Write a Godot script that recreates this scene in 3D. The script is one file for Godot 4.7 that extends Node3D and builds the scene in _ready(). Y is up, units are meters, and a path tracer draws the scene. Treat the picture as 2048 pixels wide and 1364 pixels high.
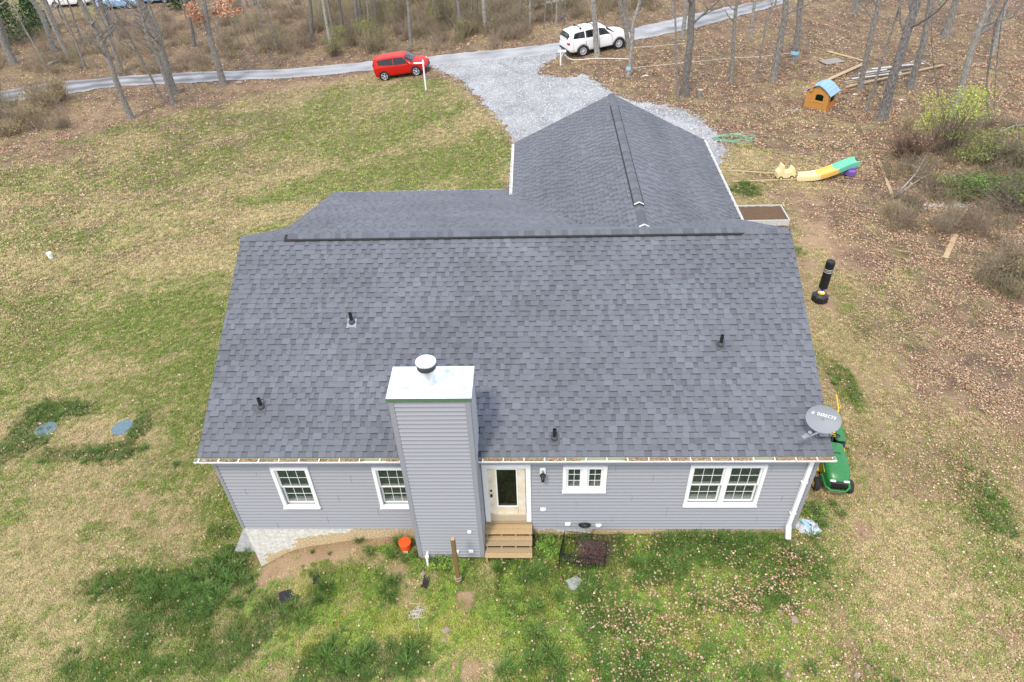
extends Node3D

# ---------- camera numbers (solved from the photograph) ----------
const CAM := Vector3(7.813, 15.127, 10.789)
const FOC := 1379.6
var cam_basis := Basis(Vector3.UP, 0.04631) * Basis(Vector3.RIGHT, -0.68601) * Basis(Vector3.BACK, -0.03817)
var rng := RandomNumberGenerator.new()
var soft_noise := FastNoiseLite.new()
var fine_noise := FastNoiseLite.new()
var used := {}
var M := {}

# ---------- mesh builder ----------
class MB:
	var v := PackedVector3Array()
	var n := PackedVector3Array()
	var c := PackedColorArray()
	var col := Color(1, 1, 1)
	func tri(a: Vector3, b: Vector3, d: Vector3) -> void:
		var m := (b - a).cross(d - a).normalized()
		v.append(a); v.append(d); v.append(b)
		n.append(m); n.append(m); n.append(m)
		c.append(col); c.append(col); c.append(col)
	func tri_n(a: Vector3, b: Vector3, d: Vector3, na: Vector3, nb: Vector3, nd: Vector3) -> void:
		v.append(a); v.append(d); v.append(b)
		n.append(na); n.append(nd); n.append(nb)
		c.append(col); c.append(col); c.append(col)
	func quad(a: Vector3, b: Vector3, d: Vector3, e: Vector3) -> void:
		tri(a, b, d); tri(a, d, e)
	func box(p: Vector3, s: Vector3, b := Basis()) -> MB:
		var x := b.x * s.x * 0.5
		var y := b.y * s.y * 0.5
		var z := b.z * s.z * 0.5
		quad(p - x - y + z, p + x - y + z, p + x + y + z, p - x + y + z)
		quad(p + x - y - z, p - x - y - z, p - x + y - z, p + x + y - z)
		quad(p + x - y + z, p + x - y - z, p + x + y - z, p + x + y + z)
		quad(p - x - y - z, p - x - y + z, p - x + y + z, p - x + y - z)
		quad(p - x + y + z, p + x + y + z, p + x + y - z, p - x + y - z)
		quad(p - x - y - z, p + x - y - z, p + x - y + z, p - x - y + z)
		return self
	# a box with chamfered upright and top edges
	func bevel(p: Vector3, s: Vector3, k: float, b := Basis()) -> MB:
		var rows := []
		for e in [[-0.5, k], [-0.5, 0.0], [0.5, 0.0], [0.5, k]]:
			pass
		var ys := [[-s.y * 0.5, k], [-s.y * 0.5 + k, 0.0], [s.y * 0.5 - k, 0.0], [s.y * 0.5, k]]
		for e in ys:
			var hx: float = s.x * 0.5 - e[1]
			var hz: float = s.z * 0.5 - e[1]
			var r := []
			for q in [[hx - k, hz], [hx, hz - k], [hx, -hz + k], [hx - k, -hz], [-hx + k, -hz], [-hx, -hz + k], [-hx, hz - k], [-hx + k, hz]]:
				r.append(p + b * Vector3(q[0], e[0], q[1]))
			rows.append(r)
		for i in 3:
			for j in 8:
				var j2 := (j + 1) % 8
				quad(rows[i][j], rows[i][j2], rows[i + 1][j2], rows[i + 1][j])
		for j in range(1, 7):
			tri(rows[3][0], rows[3][j], rows[3][j + 1])
			tri(rows[0][0], rows[0][j + 1], rows[0][j])
		return self
	func bar(a: Vector3, d: Vector3, w: float, h: float) -> MB:
		var z := (d - a)
		var l := z.length()
		z /= l
		var up := Vector3.UP if absf(z.y) < 0.95 else Vector3.RIGHT
		var x := up.cross(z).normalized()
		return box((a + d) * 0.5, Vector3(w, h, l), Basis(x, z.cross(x), z))
	func grid(rows: Array, closed := false) -> MB:
		var nr := rows.size()
		var nc: int = rows[0].size()
		var nn := []
		for i in nr:
			var r := PackedVector3Array()
			for j in nc:
				var jm := j - 1
				var jp := j + 1
				if closed:
					jm = (jm + nc) % nc; jp = jp % nc
				else:
					jm = maxi(jm, 0); jp = mini(jp, nc - 1)
				var du: Vector3 = rows[i][jp] - rows[i][jm]
				var dv: Vector3 = rows[mini(i + 1, nr - 1)][j] - rows[maxi(i - 1, 0)][j]
				r.append(du.cross(dv).normalized())
			nn.append(r)
		for i in nr - 1:
			for j in (nc if closed else nc - 1):
				var k := (j + 1) % nc
				tri_n(rows[i][j], rows[i][k], rows[i + 1][k], nn[i][j], nn[i][k], nn[i + 1][k])
				tri_n(rows[i][j], rows[i + 1][k], rows[i + 1][j], nn[i][j], nn[i + 1][k], nn[i + 1][j])
		return self
	func tube(p: Array, r: Array, sides := 8, cap := true) -> MB:
		var rows := []
		var x := Vector3.ZERO
		for i in p.size():
			var d: Vector3 = p[mini(i + 1, p.size() - 1)] - p[maxi(i - 1, 0)]
			d = d.normalized()
			if i == 0:
				x = (Vector3.RIGHT if absf(d.x) < 0.8 else Vector3.BACK)
			x = (x - d * x.dot(d)).normalized()
			var y := d.cross(x)
			var row := []
			for k in sides:
				var a := TAU * k / sides
				row.append(p[i] + (x * cos(a) + y * sin(a)) * r[i])
			rows.append(row)
		grid(rows, true)
		if cap:
			for e in [0, rows.size() - 1]:
				for k in range(1, sides - 1):
					if e == 0: tri(rows[0][0], rows[0][k + 1], rows[0][k])
					else: tri(rows[e][0], rows[e][k], rows[e][k + 1])
		return self
	# profile [[radius, height], ...] turned round an axis
	func lathe(at: Vector3, prof: Array, sides := 20, b := Basis()) -> MB:
		for i in prof.size() - 1:
			var rows := []
			for q in [prof[i], prof[i + 1]]:
				var row := []
				for k in sides:
					var a := -TAU * k / sides
					row.append(at + b * Vector3(cos(a) * q[0], q[1], sin(a) * q[0]))
				rows.append(row)
			var dr: float = prof[i + 1][0] - prof[i][0]
			var dy: float = prof[i + 1][1] - prof[i][1]
			for k in sides:
				var k2 := (k + 1) % sides
				var na := []
				for kk: int in [k, k2]:
					var a := -TAU * kk / sides
					na.append((b * Vector3(cos(a) * dy, -dr, sin(a) * dy)).normalized())
				if prof[i + 1][0] > 1e-5 or prof[i][0] > 1e-5:
					tri_n(rows[0][k], rows[0][k2], rows[1][k2], na[0], na[1], na[1])
					tri_n(rows[0][k], rows[1][k2], rows[1][k], na[0], na[1], na[0])
		return self
	# flat polygon in the x-y plane of b, pushed along b.z
	func prism(poly: PackedVector2Array, at: Vector3, depth: float, b := Basis()) -> MB:
		var ix := Geometry2D.triangulate_polygon(poly)
		var cw := Geometry2D.is_polygon_clockwise(poly)
		var f := []
		var g := []
		for q in poly:
			f.append(at + b * Vector3(q.x, q.y, depth * 0.5))
			g.append(at + b * Vector3(q.x, q.y, -depth * 0.5))
		for i in range(0, ix.size(), 3):
			var a: int = ix[i]
			var d: int = ix[i + 1]
			var e: int = ix[i + 2]
			if (poly[d] - poly[a]).cross(poly[e] - poly[a]) < 0.0:
				var t := d
				d = e; e = t
			tri(f[a], f[d], f[e]); tri(g[a], g[e], g[d])
		for i in poly.size():
			var j := (i + 1) % poly.size()
			if cw: quad(f[i], f[j], g[j], g[i])
			else: quad(g[i], g[j], f[j], f[i])
		return self
	func mesh() -> ArrayMesh:
		var a := []
		a.resize(Mesh.ARRAY_MAX)
		a[Mesh.ARRAY_VERTEX] = v
		a[Mesh.ARRAY_NORMAL] = n
		a[Mesh.ARRAY_COLOR] = c
		var m := ArrayMesh.new()
		m.add_surface_from_arrays(Mesh.PRIMITIVE_TRIANGLES, a)
		return m

# ---------- naming ----------
func numbered(called: String) -> String:
	if not used.has(called):
		used[called] = 0
		return called
	used[called] += 1
	return "%s_%03d" % [called, used[called]]

func meta(o: Node, label: String, category := "", group := "", kind := "") -> Node:
	if label != "": o.set_meta("label", label)
	if category != "": o.set_meta("category", category)
	if group != "": o.set_meta("group", group)
	if kind != "": o.set_meta("kind", kind)
	return o

func thing(called: String, label: String, category: String, where := Vector3.ZERO, turn := 0.0, group := "") -> Node3D:
	var o := Node3D.new()
	o.name = numbered(called)
	add_child(o)
	o.position = where
	o.rotation.y = turn
	meta(o, label, category, group)
	return o

func put(parent: Node, called: String, mesh: Mesh, m: Material, where := Transform3D()) -> MeshInstance3D:
	var o := MeshInstance3D.new()
	o.name = numbered(called) if parent == self else called
	o.mesh = mesh
	o.material_override = m
	o.transform = where
	parent.add_child(o, true)
	return o

func part(parent: Node, called: String, b: MB, m: Material, label := "") -> MeshInstance3D:
	var o := put(parent, called, b.mesh(), m)
	if label != "": o.set_meta("label", label)
	return o

func group_part(parent: Node, called: String, label := "") -> Node3D:
	var o := Node3D.new()
	o.name = called
	parent.add_child(o, true)
	if label != "": o.set_meta("label", label)
	return o

func again(src: Node3D, where: Vector3, turn: float, label := "", size := 1.0) -> Node3D:
	var o: Node3D = src.duplicate()
	var base: String = src.name
	if base.length() > 4 and base[base.length() - 4] == "_" and base.right(3).is_valid_int(): base = base.left(-4)
	o.name = numbered(base)
	add_child(o)
	o.position = where
	o.rotation.y = turn
	o.scale = Vector3.ONE * size
	if label != "": o.set_meta("label", label)
	return o

# ---------- materials ----------
func lin(r: float, g: float, b: float) -> Color:
	return Color(r, g, b).linear_to_srgb()

func noise_image(seed_: int, freq: float, octaves: int, size: int, kind := FastNoiseLite.TYPE_SIMPLEX_SMOOTH) -> Image:
	var f := FastNoiseLite.new()
	f.seed = seed_
	f.noise_type = kind
	f.frequency = freq
	f.fractal_octaves = octaves
	return f.get_seamless_image(size, size)

func ramp_tex(img: Image, lo: Color, hi: Color, power := 1.0) -> ImageTexture:
	var w := img.get_width()
	img.convert(Image.FORMAT_L8)
	var d := img.get_data()
	var out := PackedByteArray()
	out.resize(w * w * 3)
	var lut := []
	for i in 256:
		var q := lo.lerp(hi, pow(i / 255.0, power))
		lut.append([q.r8, q.g8, q.b8])
	for i in w * w:
		var q: Array = lut[d[i]]
		out[i * 3] = q[0]; out[i * 3 + 1] = q[1]; out[i * 3 + 2] = q[2]
	var o := Image.create_from_data(w, w, false, Image.FORMAT_RGB8, out)
	o.generate_mipmaps()
	return ImageTexture.create_from_image(o)

func normal_tex(img: Image, s: float) -> ImageTexture:
	var o: Image = img.duplicate()
	o.convert(Image.FORMAT_RGBA8)
	o.bump_map_to_normal_map(s)
	o.generate_mipmaps()
	return ImageTexture.create_from_image(o)

func mat(col: Color, rough := 0.6, metal := 0.0, tex: Texture2D = null, scale := 1.0, nrm: Texture2D = null, depth := 1.0) -> StandardMaterial3D:
	var m := StandardMaterial3D.new()
	m.albedo_color = col
	m.roughness = rough
	m.metallic = metal
	if tex:
		m.albedo_texture = tex
	if nrm:
		m.normal_enabled = true
		m.normal_texture = nrm
		m.normal_scale = depth
	if tex or nrm:
		m.uv1_triplanar = true
		m.uv1_world_triplanar = true
		m.uv1_scale = Vector3.ONE * scale
	return m

func vmat(rough := 0.8, tex: Texture2D = null, scale := 1.0, nrm: Texture2D = null, depth := 1.0) -> StandardMaterial3D:
	var m := mat(Color.WHITE, rough, 0.0, tex, scale, nrm, depth)
	m.vertex_color_use_as_albedo = true
	return m

# ---------- ground ----------
func S(a: float, b: float, x: float) -> float:
	var t := clampf((x - a) / (b - a), 0.0, 1.0)
	return t * t * (3.0 - 2.0 * t)

const MOUND := [[-0.1, -1.94], [0.81, -1.25], [1.39, -0.95], [2.09, -0.77], [2.86, -0.59], [3.78, -0.47], [4.52, -0.42], [6.5, -0.43], [9.0, -0.3], [14.5, -0.28], [30.0, -0.25]]

func hgt(x: float, z: float) -> float:
	var near := -0.2 - 1.75 * S(7.5, -0.5, x) - 0.7 * S(0.0, -16.0, x)
	var far := -0.6 - 3.2 * S(16.0, -14.0, x)
	var y := lerpf(near, far, S(-13.0, -32.0, z))
	if z > -1.3:
		var soft := -0.3 - 1.7 * S(9.0, -3.0, x) - 0.5 * S(-2.0, -12.0, x)
		y = lerpf(y, soft, S(-1.0, 2.2, z))
		var w := S(1.9, 0.2, z) * S(-1.2, -0.3, z) * S(-0.5, -0.1, x)
		if w > 0.0:
			var g := -0.2
			for i in MOUND.size() - 1:
				if x < MOUND[i + 1][0]:
					g = lerpf(MOUND[i][1], MOUND[i + 1][1], clampf((x - MOUND[i][0]) / (MOUND[i + 1][0] - MOUND[i][0]), 0, 1))
					break
			y = lerpf(y, g, w)
	return y + 0.05 * soft_noise.get_noise_2d(x * 2.2, z * 2.2)

func ray(u: float, v: float) -> Vector3:
	return cam_basis * Vector3((u - 1024.0) / FOC, -(v - 682.0) / FOC, -1.0)

# where the line of sight through a pixel of the 2048 x 1364 photograph meets the ground
func at(u: float, v: float) -> Vector3:
	var d := ray(u, v)
	var t := 12.0
	while t < 190.0:
		var p := CAM + d * t
		if p.y < hgt(p.x, p.z): break
		t += 0.6
	var a := t - 0.6
	var b := t
	for i in 12:
		var m := (a + b) * 0.5
		var p := CAM + d * m
		if p.y < hgt(p.x, p.z): b = m
		else: a = m
	var q := CAM + d * b
	return Vector3(q.x, hgt(q.x, q.z), q.z)

func at_y(u: float, v: float, y: float) -> Vector3:
	var d := ray(u, v)
	return CAM + d * ((y - CAM.y) / d.y)

func on_ground(x: float, z: float, up := 0.0) -> Vector3:
	return Vector3(x, hgt(x, z) + up, z)

# the point over p whose line of sight goes through a pixel (a trunk's lean)
func over(p: Vector3, u: float, v: float) -> Vector3:
	var d := ray(u, v)
	var h := Vector2(d.x, d.z)
	var t := h.dot(Vector2(p.x - CAM.x, p.z - CAM.z)) / h.length_squared()
	return CAM + d * t

# ---------- what covers the ground: maps of grass, lush grass, bare soil, leaf litter, moss ----------
const CX0 := -80.0
const CZ0 := -84.0
const CW := 500
const CH := 376
const CS := 0.25
var cG := PackedFloat32Array()
var cD := PackedFloat32Array()
var cB := PackedFloat32Array()
var cL := PackedFloat32Array()
var cY := PackedFloat32Array()
var lawn_poly := PackedVector2Array()
var drive_poly := PackedVector2Array()
var road_poly := PackedVector2Array()

func cell(x: float, z: float) -> int:
	var i := int((x - CX0) / CS)
	var j := int((z - CZ0) / CS)
	if i < 0 or j < 0 or i >= CW or j >= CH: return -1
	return j * CW + i

func px_poly(a: Array) -> PackedVector2Array:
	var o := PackedVector2Array()
	for q in a:
		var p := at(q[0], q[1])
		o.append(Vector2(p.x, p.z))
	return o

func blob(u: float, v: float, ru: float, rv: float, kind: String, s: float) -> void:
	var p := at(u, v)
	var rx: float = maxf(0.3, (at(u + ru, v) - at(u - ru, v)).length() * 0.5)
	var rz: float = maxf(0.3, (at(u, v + rv) - at(u, v - rv)).length() * 0.5)
	var i0 := maxi(0, int((p.x - rx * 1.6 - CX0) / CS))
	var i1 := mini(CW - 1, int((p.x + rx * 1.6 - CX0) / CS))
	var j0 := maxi(0, int((p.z - rz * 1.6 - CZ0) / CS))
	var j1 := mini(CH - 1, int((p.z + rz * 1.6 - CZ0) / CS))
	for j in range(j0, j1 + 1):
		for i in range(i0, i1 + 1):
			var x := CX0 + (i + 0.5) * CS
			var z := CZ0 + (j + 0.5) * CS
			var d := Vector2((x - p.x) / rx, (z - p.z) / rz).length()
			d += 0.42 * fine_noise.get_noise_2d(x * 5.0, z * 5.0) + 0.3 * soft_noise.get_noise_2d(x * 9.0, z * 9.0)
			var w := s * S(1.25, 0.55, d)
			if w <= 0.0: continue
			var k := j * CW + i
			match kind:
				"G": cG[k] = lerpf(cG[k], 1.0, w)
				"S": cG[k] = lerpf(cG[k], 0.0, w); cD[k] *= 1.0 - w
				"D": cD[k] = lerpf(cD[k], 1.0, w); cB[k] *= 1.0 - w
				"B": cB[k] = lerpf(cB[k], 1.0, w); cD[k] *= 1.0 - w; cY[k] *= 1.0 - w
				"L": cL[k] = lerpf(cL[k], 1.0, w)
				"C": cL[k] = lerpf(cL[k], 0.0, w)
				"Y": cY[k] = lerpf(cY[k], 1.0, w)
				"F": cL[k] = lerpf(cL[k], 0.0, w); cG[k] = lerpf(cG[k], 1.0, w); cD[k] = lerpf(cD[k], 0.5, w)

func make_cover() -> void:
	for a in [cG, cD, cB, cL, cY]: a.resize(CW * CH)
	lawn_poly = px_poly([[-420, 470], [-150, 375], [0, 318], [60, 298], [140, 280], [220, 258], [290, 243], [400, 214], [500, 190], [620, 165], [740, 150], [790, 160], [850, 152], [905, 165], [945, 200], [1000, 250], [1030, 283]])
	for q in [Vector2(6.9, -13), Vector2(6.9, 0), Vector2(6.9, 9), Vector2(-60, 9), Vector2(-60, -14)]: lawn_poly.append(q)
	var lg := PackedFloat32Array()
	for j in CH:
		for i in CW:
			var x := CX0 + (i + 0.5) * CS
			var z := CZ0 + (j + 0.5) * CS
			var k := j * CW + i
			var n1 := soft_noise.get_noise_2d(x * 2.0 + z * 0.8, z * 3.2)
			var n2 := fine_noise.get_noise_2d(x * 2.0, z * 2.0)
			var wx := x + 0.9 * n2
			var wz := z + 0.9 * fine_noise.get_noise_2d(z * 2.0 + 70.0, x * 2.0)
			var lawn := Geometry2D.is_point_in_polygon(Vector2(wx, wz), lawn_poly)
			if lawn:
				cG[k] = clampf(0.47 + 0.8 * n1 + 0.55 * n2, 0.0, 1.0)
				cL[k] = 0.06 + 0.4 * S(-6.0, -13.0, x + 4.0 * n1) * S(-8.0, -14.0, z) * clampf(0.6 + n2 * 1.5, 0.0, 1.0) + 0.18 * S(-16.0, -30.0, z)
				cG[k] = clampf(cG[k] + 0.5 * fine_noise.get_noise_2d(x * 7.0 + z * 5.0, z * 16.0 - x * 4.0), 0.0, 1.0)
				cB[k] = clampf(n2 * 0.9 - 0.35, 0.0, 0.6)
			elif z > -1.0:
				cG[k] = clampf(lerpf(0.9, 0.3, S(13.0, 17.0, x)) + 0.6 * n1 + 0.3 * n2, 0.0, 1.0)
				cL[k] = lerpf(0.1, 0.16, S(7.0, 12.0, x))
				cD[k] = clampf(0.35 + 0.9 * n1 + 0.9 * n2, 0.0, 0.9) * S(15.5, 13.5, x)
				cY[k] = clampf(0.3 - 0.8 * n2, 0.0, 0.5) * S(15.5, 13.0, x)
			elif x > 13.0 and z > -24.0:
				cG[k] = clampf(0.2 + 0.6 * n1 + 0.5 * n2, 0.0, 1.0)
				cL[k] = clampf(0.16 + 0.8 * S(18.5, 22.5, x + n2 * 2.0) * S(-2.5, -6.0, z) + 0.3 * n2, 0.08, 1.0)
				cB[k] = clampf(0.35 + n1 + 0.3 * n2, 0.0, 0.6)
			else:
				cL[k] = clampf(1.0 + 0.7 * minf(0.0, n2 + 0.1) + 0.6 * minf(0.0, n1 + 0.1), 0.3, 1.0)
				cB[k] = 0.55
				cG[k] = 0.25
	var B := [
		[60, 690, 80, 45, "G", 0.7], [300, 640, 110, 40, "G", 0.5], [395, 790, 50, 80, "G", 0.8], [80, 430, 70, 18, "G", 0.5], [350, 335, 150, 35, "G", 0.45], [450, 245, 200, 25, "G", 0.5], [700, 265, 190, 45, "G", 0.6], [830, 335, 170, 35, "G", 0.85], [960, 320, 60, 55, "G", 0.8], [430, 850, 20, 40, "D", 0.6],
		[1000, 225, 30, 35, "S", 0.8], [945, 235, 25, 45, "S", 0.7], [560, 425, 100, 16, "S", 0.9], [330, 510, 120, 25, "S", 0.7], [180, 440, 90, 20, "S", 0.6], [90, 305, 100, 22, "B", 0.6], [90, 305, 110, 22, "L", 0.3], [200, 735, 110, 25, "S", 0.5], [60, 570, 60, 20, "S", 0.5], [450, 385, 60, 20, "S", 0.5],
		[55, 865, 45, 50, "D", 0.8], [130, 822, 60, 18, "D", 0.8], [200, 905, 110, 16, "D", 0.8], [275, 858, 22, 34, "D", 0.7], [175, 862, 55, 22, "S", 1.0], [175, 875, 40, 14, "B", 0.5],
		[150, 965, 130, 28, "S", 0.8], [265, 1010, 60, 22, "B", 0.6], [100, 1070, 90, 30, "S", 0.8], [60, 1160, 110, 60, "S", 0.9], [320, 1062, 60, 20, "B", 0.6], [185, 1068, 35, 20, "G", 0.8], [445, 1000, 38, 60, "G", 0.9], [440, 1060, 25, 20, "D", 0.5], [360, 1110, 30, 14, "B", 0.6],
		[270, 1172, 110, 28, "D", 0.7], [380, 1185, 90, 42, "D", 0.95], [450, 1140, 55, 36, "D", 1.0], [330, 1245, 120, 40, "D", 0.55], [520, 1235, 60, 55, "D", 0.55], [250, 1335, 150, 40, "G", 0.8], [250, 1335, 160, 45, "D", 0.3], [450, 1295, 60, 50, "D", 0.45], [415, 1170, 20, 9, "B", 0.9],
		[700, 1255, 120, 50, "Y", 0.75], [850, 1235, 100, 60, "Y", 0.8], [600, 1290, 50, 30, "Y", 0.6], [950, 1275, 100, 60, "Y", 0.65], [700, 1150, 60, 18, "G", 1.0], [905, 1130, 40, 30, "G", 1.0], [1000, 1200, 80, 60, "G", 0.7], [600, 1170, 40, 20, "Y", 0.5],
		[740, 1335, 70, 40, "D", 0.8], [650, 1315, 50, 50, "D", 0.75], [820, 1322, 40, 40, "D", 0.7], [640, 1190, 25, 30, "D", 0.6],
		[640, 1105, 130, 20, "B", 1.0], [555, 1150, 45, 22, "B", 0.8], [745, 1082, 75, 14, "B", 1.0], [800, 1150, 25, 20, "B", 0.7], [940, 1196, 16, 20, "B", 1.0], [930, 1342, 42, 28, "B", 0.9], [820, 1200, 30, 22, "B", 0.6], [1025, 1155, 30, 12, "B", 0.8],
		[1110, 1100, 55, 30, "G", 1.0], [1110, 1100, 50, 30, "Y", 0.35], [1150, 1200, 90, 45, "G", 0.9], [1150, 1190, 80, 40, "Y", 0.3], [1280, 1100, 70, 36, "G", 1.0], [1405, 1090, 140, 18, "D", 1.0], [1330, 1150, 70, 30, "D", 0.75], [1500, 1112, 90, 28, "D", 0.8], [1250, 1255, 100, 55, "G", 0.8], [1250, 1255, 110, 60, "L", 0.15], [1250, 1250, 90, 50, "D", 0.4],
		[1450, 1185, 120, 40, "D", 0.5], [1480, 1190, 130, 45, "L", 0.25], [1560, 1130, 50, 36, "D", 0.7], [1590, 1110, 50, 40, "L", 0.45], [1400, 1292, 80, 48, "Y", 0.6], [1560, 1270, 55, 38, "Y", 0.5], [1520, 1230, 90, 40, "L", 0.15], [1290, 1335, 90, 28, "D", 0.6],
		[1680, 1235, 16, 30, "B", 0.9], [1702, 1290, 18, 26, "B", 0.95], [1722, 1342, 34, 18, "B", 0.75], [1722, 1056, 22, 16, "B", 1.0], [2035, 1285, 22, 36, "B", 0.8],
		[1800, 1120, 95, 230, "S", 0.85], [1800, 1120, 90, 230, "C", 0.5], [1820, 1200, 60, 150, "B", 0.35], [1965, 1000, 60, 80, "G", 0.85], [2005, 1150, 60, 100, "G", 0.75], [1955, 930, 45, 55, "G", 0.7], [1960, 1000, 50, 80, "D", 0.4], [1690, 775, 28, 55, "G", 0.9], [1690, 770, 20, 45, "D", 0.5], [1760, 890, 40, 25, "G", 0.7], [1750, 855, 80, 40, "C", 0.5], [1640, 720, 14, 40, "G", 0.7], [1690, 600, 26, 46, "G", 0.75], [1800, 620, 26, 70, "G", 0.7], [1835, 560, 22, 70, "G", 0.6], [1720, 700, 60, 60, "C", 0.6], [1820, 680, 30, 60, "G", 0.5],
		[1640, 470, 60, 30, "B", 0.95], [1690, 510, 50, 30, "B", 0.95], [1640, 480, 70, 40, "C", 0.6], [1625, 430, 50, 28, "B", 0.85], [1590, 392, 70, 15, "B", 0.7], [1560, 370, 80, 10, "C", 0.5], [1618, 535, 16, 22, "B", 0.95], [1655, 600, 14, 26, "B", 0.95], [1615, 690, 10, 20, "B", 0.5], [1590, 320, 60, 20, "S", 0.6], [1590, 330, 80, 26, "C", 0.4],
		[1950, 600, 120, 90, "L", 0.95], [1920, 740, 110, 70, "L", 0.8], [1900, 800, 60, 30, "B", 0.5], [2022, 832, 28, 28, "B", 0.9], [1890, 640, 40, 14, "B", 0.7],
		[1492, 378, 26, 14, "D", 0.95], [1510, 290, 26, 12, "G", 0.8], [1490, 300, 40, 20, "C", 0.6], [1545, 288, 40, 14, "G", 0.6], [1600, 460, 16, 16, "G", 0.6], [1470, 360, 40, 30, "C", 0.6], [1590, 505, 12, 20, "D", 0.5],
		[160, 235, 130, 24, "B", 0.7], [160, 235, 140, 26, "C", 0.45], [560, 172, 160, 8, "B", 0.6], [560, 172, 170, 9, "C", 0.4], [1110, 135, 40, 8, "Y", 0.4], [1110, 135, 40, 10, "C", 0.3], [1190, 118, 50, 6, "Y", 0.35], [1330, 20, 40, 8, "Y", 0.4],
		[20, 15, 70, 48, "F", 1.0], [165, 28, 40, 12, "F", 1.0], [270, 5, 60, 12, "F", 0.8], [370, 6, 20, 10, "F", 0.8],
		[1665, 840, 22, 60, "G", 0.8], [1668, 860, 16, 40, "D", 0.4], [1725, 640, 30, 50, "G", 0.6], [1720, 960, 30, 40, "G", 0.5], [1980, 420, 70, 40, "G", 0.5], [1930, 300, 60, 30, "C", 0.2]]
	for b in B: blob(b[0], b[1], b[2], b[3], b[4], b[5])

func cover_color(x: float, z: float) -> Color:
	var k := cell(x, z)
	var f := fine_noise.get_noise_2d(x * 9.0, z * 9.0)
	var f2 := fine_noise.get_noise_2d(x * 31.0, z * 31.0)
	var leaf := Color(0.29, 0.18, 0.112).lerp(Color(0.155, 0.096, 0.062), clampf(0.45 + 0.9 * f + 0.5 * f2, 0.0, 1.0))
	if k < 0: return leaf
	var c := Color(0.43, 0.335, 0.17).lerp(Color(0.165, 0.21, 0.035), clampf(cG[k] + 0.3 * f + 0.25 * f2, 0.0, 1.0))
	c = c.lerp(Color(0.29, 0.32, 0.035), cY[k] * clampf(0.8 + f, 0.0, 1.0))
	c = c.lerp(Color(0.06, 0.115, 0.018), cD[k] * clampf(0.85 + f + 0.4 * f2, 0.0, 1.0))
	c = c.lerp(Color(0.58, 0.39, 0.235).lerp(Color(0.46, 0.3, 0.175), clampf(0.5 + f, 0, 1)), clampf(cB[k] * (1.05 + 0.7 * f), 0.0, 1.0))
	return c.lerp(leaf, clampf(cL[k] + 0.4 * f * cL[k], 0.0, 1.0) * 0.92)

func axis(from: float, to: float, dense0: float, dense1: float, step: float, grow: float, most: float) -> PackedFloat32Array:
	var o := PackedFloat32Array()
	var x := dense0
	while x <= dense1:
		o.append(x)
		x += step
	var s := step
	while x < to:
		s = minf(s * grow, most)
		o.append(x)
		x += s
	o.append(to)
	var back := PackedFloat32Array()
	s = step
	x = dense0 - step
	while x > from:
		back.append(x)
		s = minf(s * grow, most)
		x -= s
	back.append(from)
	back.reverse()
	back.append_array(o)
	return back

func make_ground() -> void:
	var xs := axis(-160, 170, -15, 27, 0.16, 1.035, 6.0)
	var zs := axis(-190, 70, -21, 5.5, 0.15, 1.03, 5.0)
	var v := PackedVector3Array()
	var n := PackedVector3Array()
	var c := PackedColorArray()
	var ix := PackedInt32Array()
	var nx := xs.size()
	for z in zs:
		for x in xs:
			var y := hgt(x, z)
			v.append(Vector3(x, y + 0.018 * fine_noise.get_noise_2d(x * 14.0, z * 14.0), z))
			n.append(Vector3(hgt(x - 0.2, z) - hgt(x + 0.2, z), 0.4, hgt(x, z - 0.2) - hgt(x, z + 0.2)).normalized())
			c.append(cover_color(x, z))
	for j in zs.size() - 1:
		for i in nx - 1:
			var a := j * nx + i
			ix.append_array([a, a + 1, a + nx + 1, a, a + nx + 1, a + nx])
	var arr := []
	arr.resize(Mesh.ARRAY_MAX)
	arr[Mesh.ARRAY_VERTEX] = v
	arr[Mesh.ARRAY_NORMAL] = n
	arr[Mesh.ARRAY_COLOR] = c
	arr[Mesh.ARRAY_INDEX] = ix
	var m := ArrayMesh.new()
	m.add_surface_from_arrays(Mesh.PRIMITIVE_TRIANGLES, arr)
	meta(put(self, "ground", m, M.ground), "", "", "", "structure")

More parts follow.
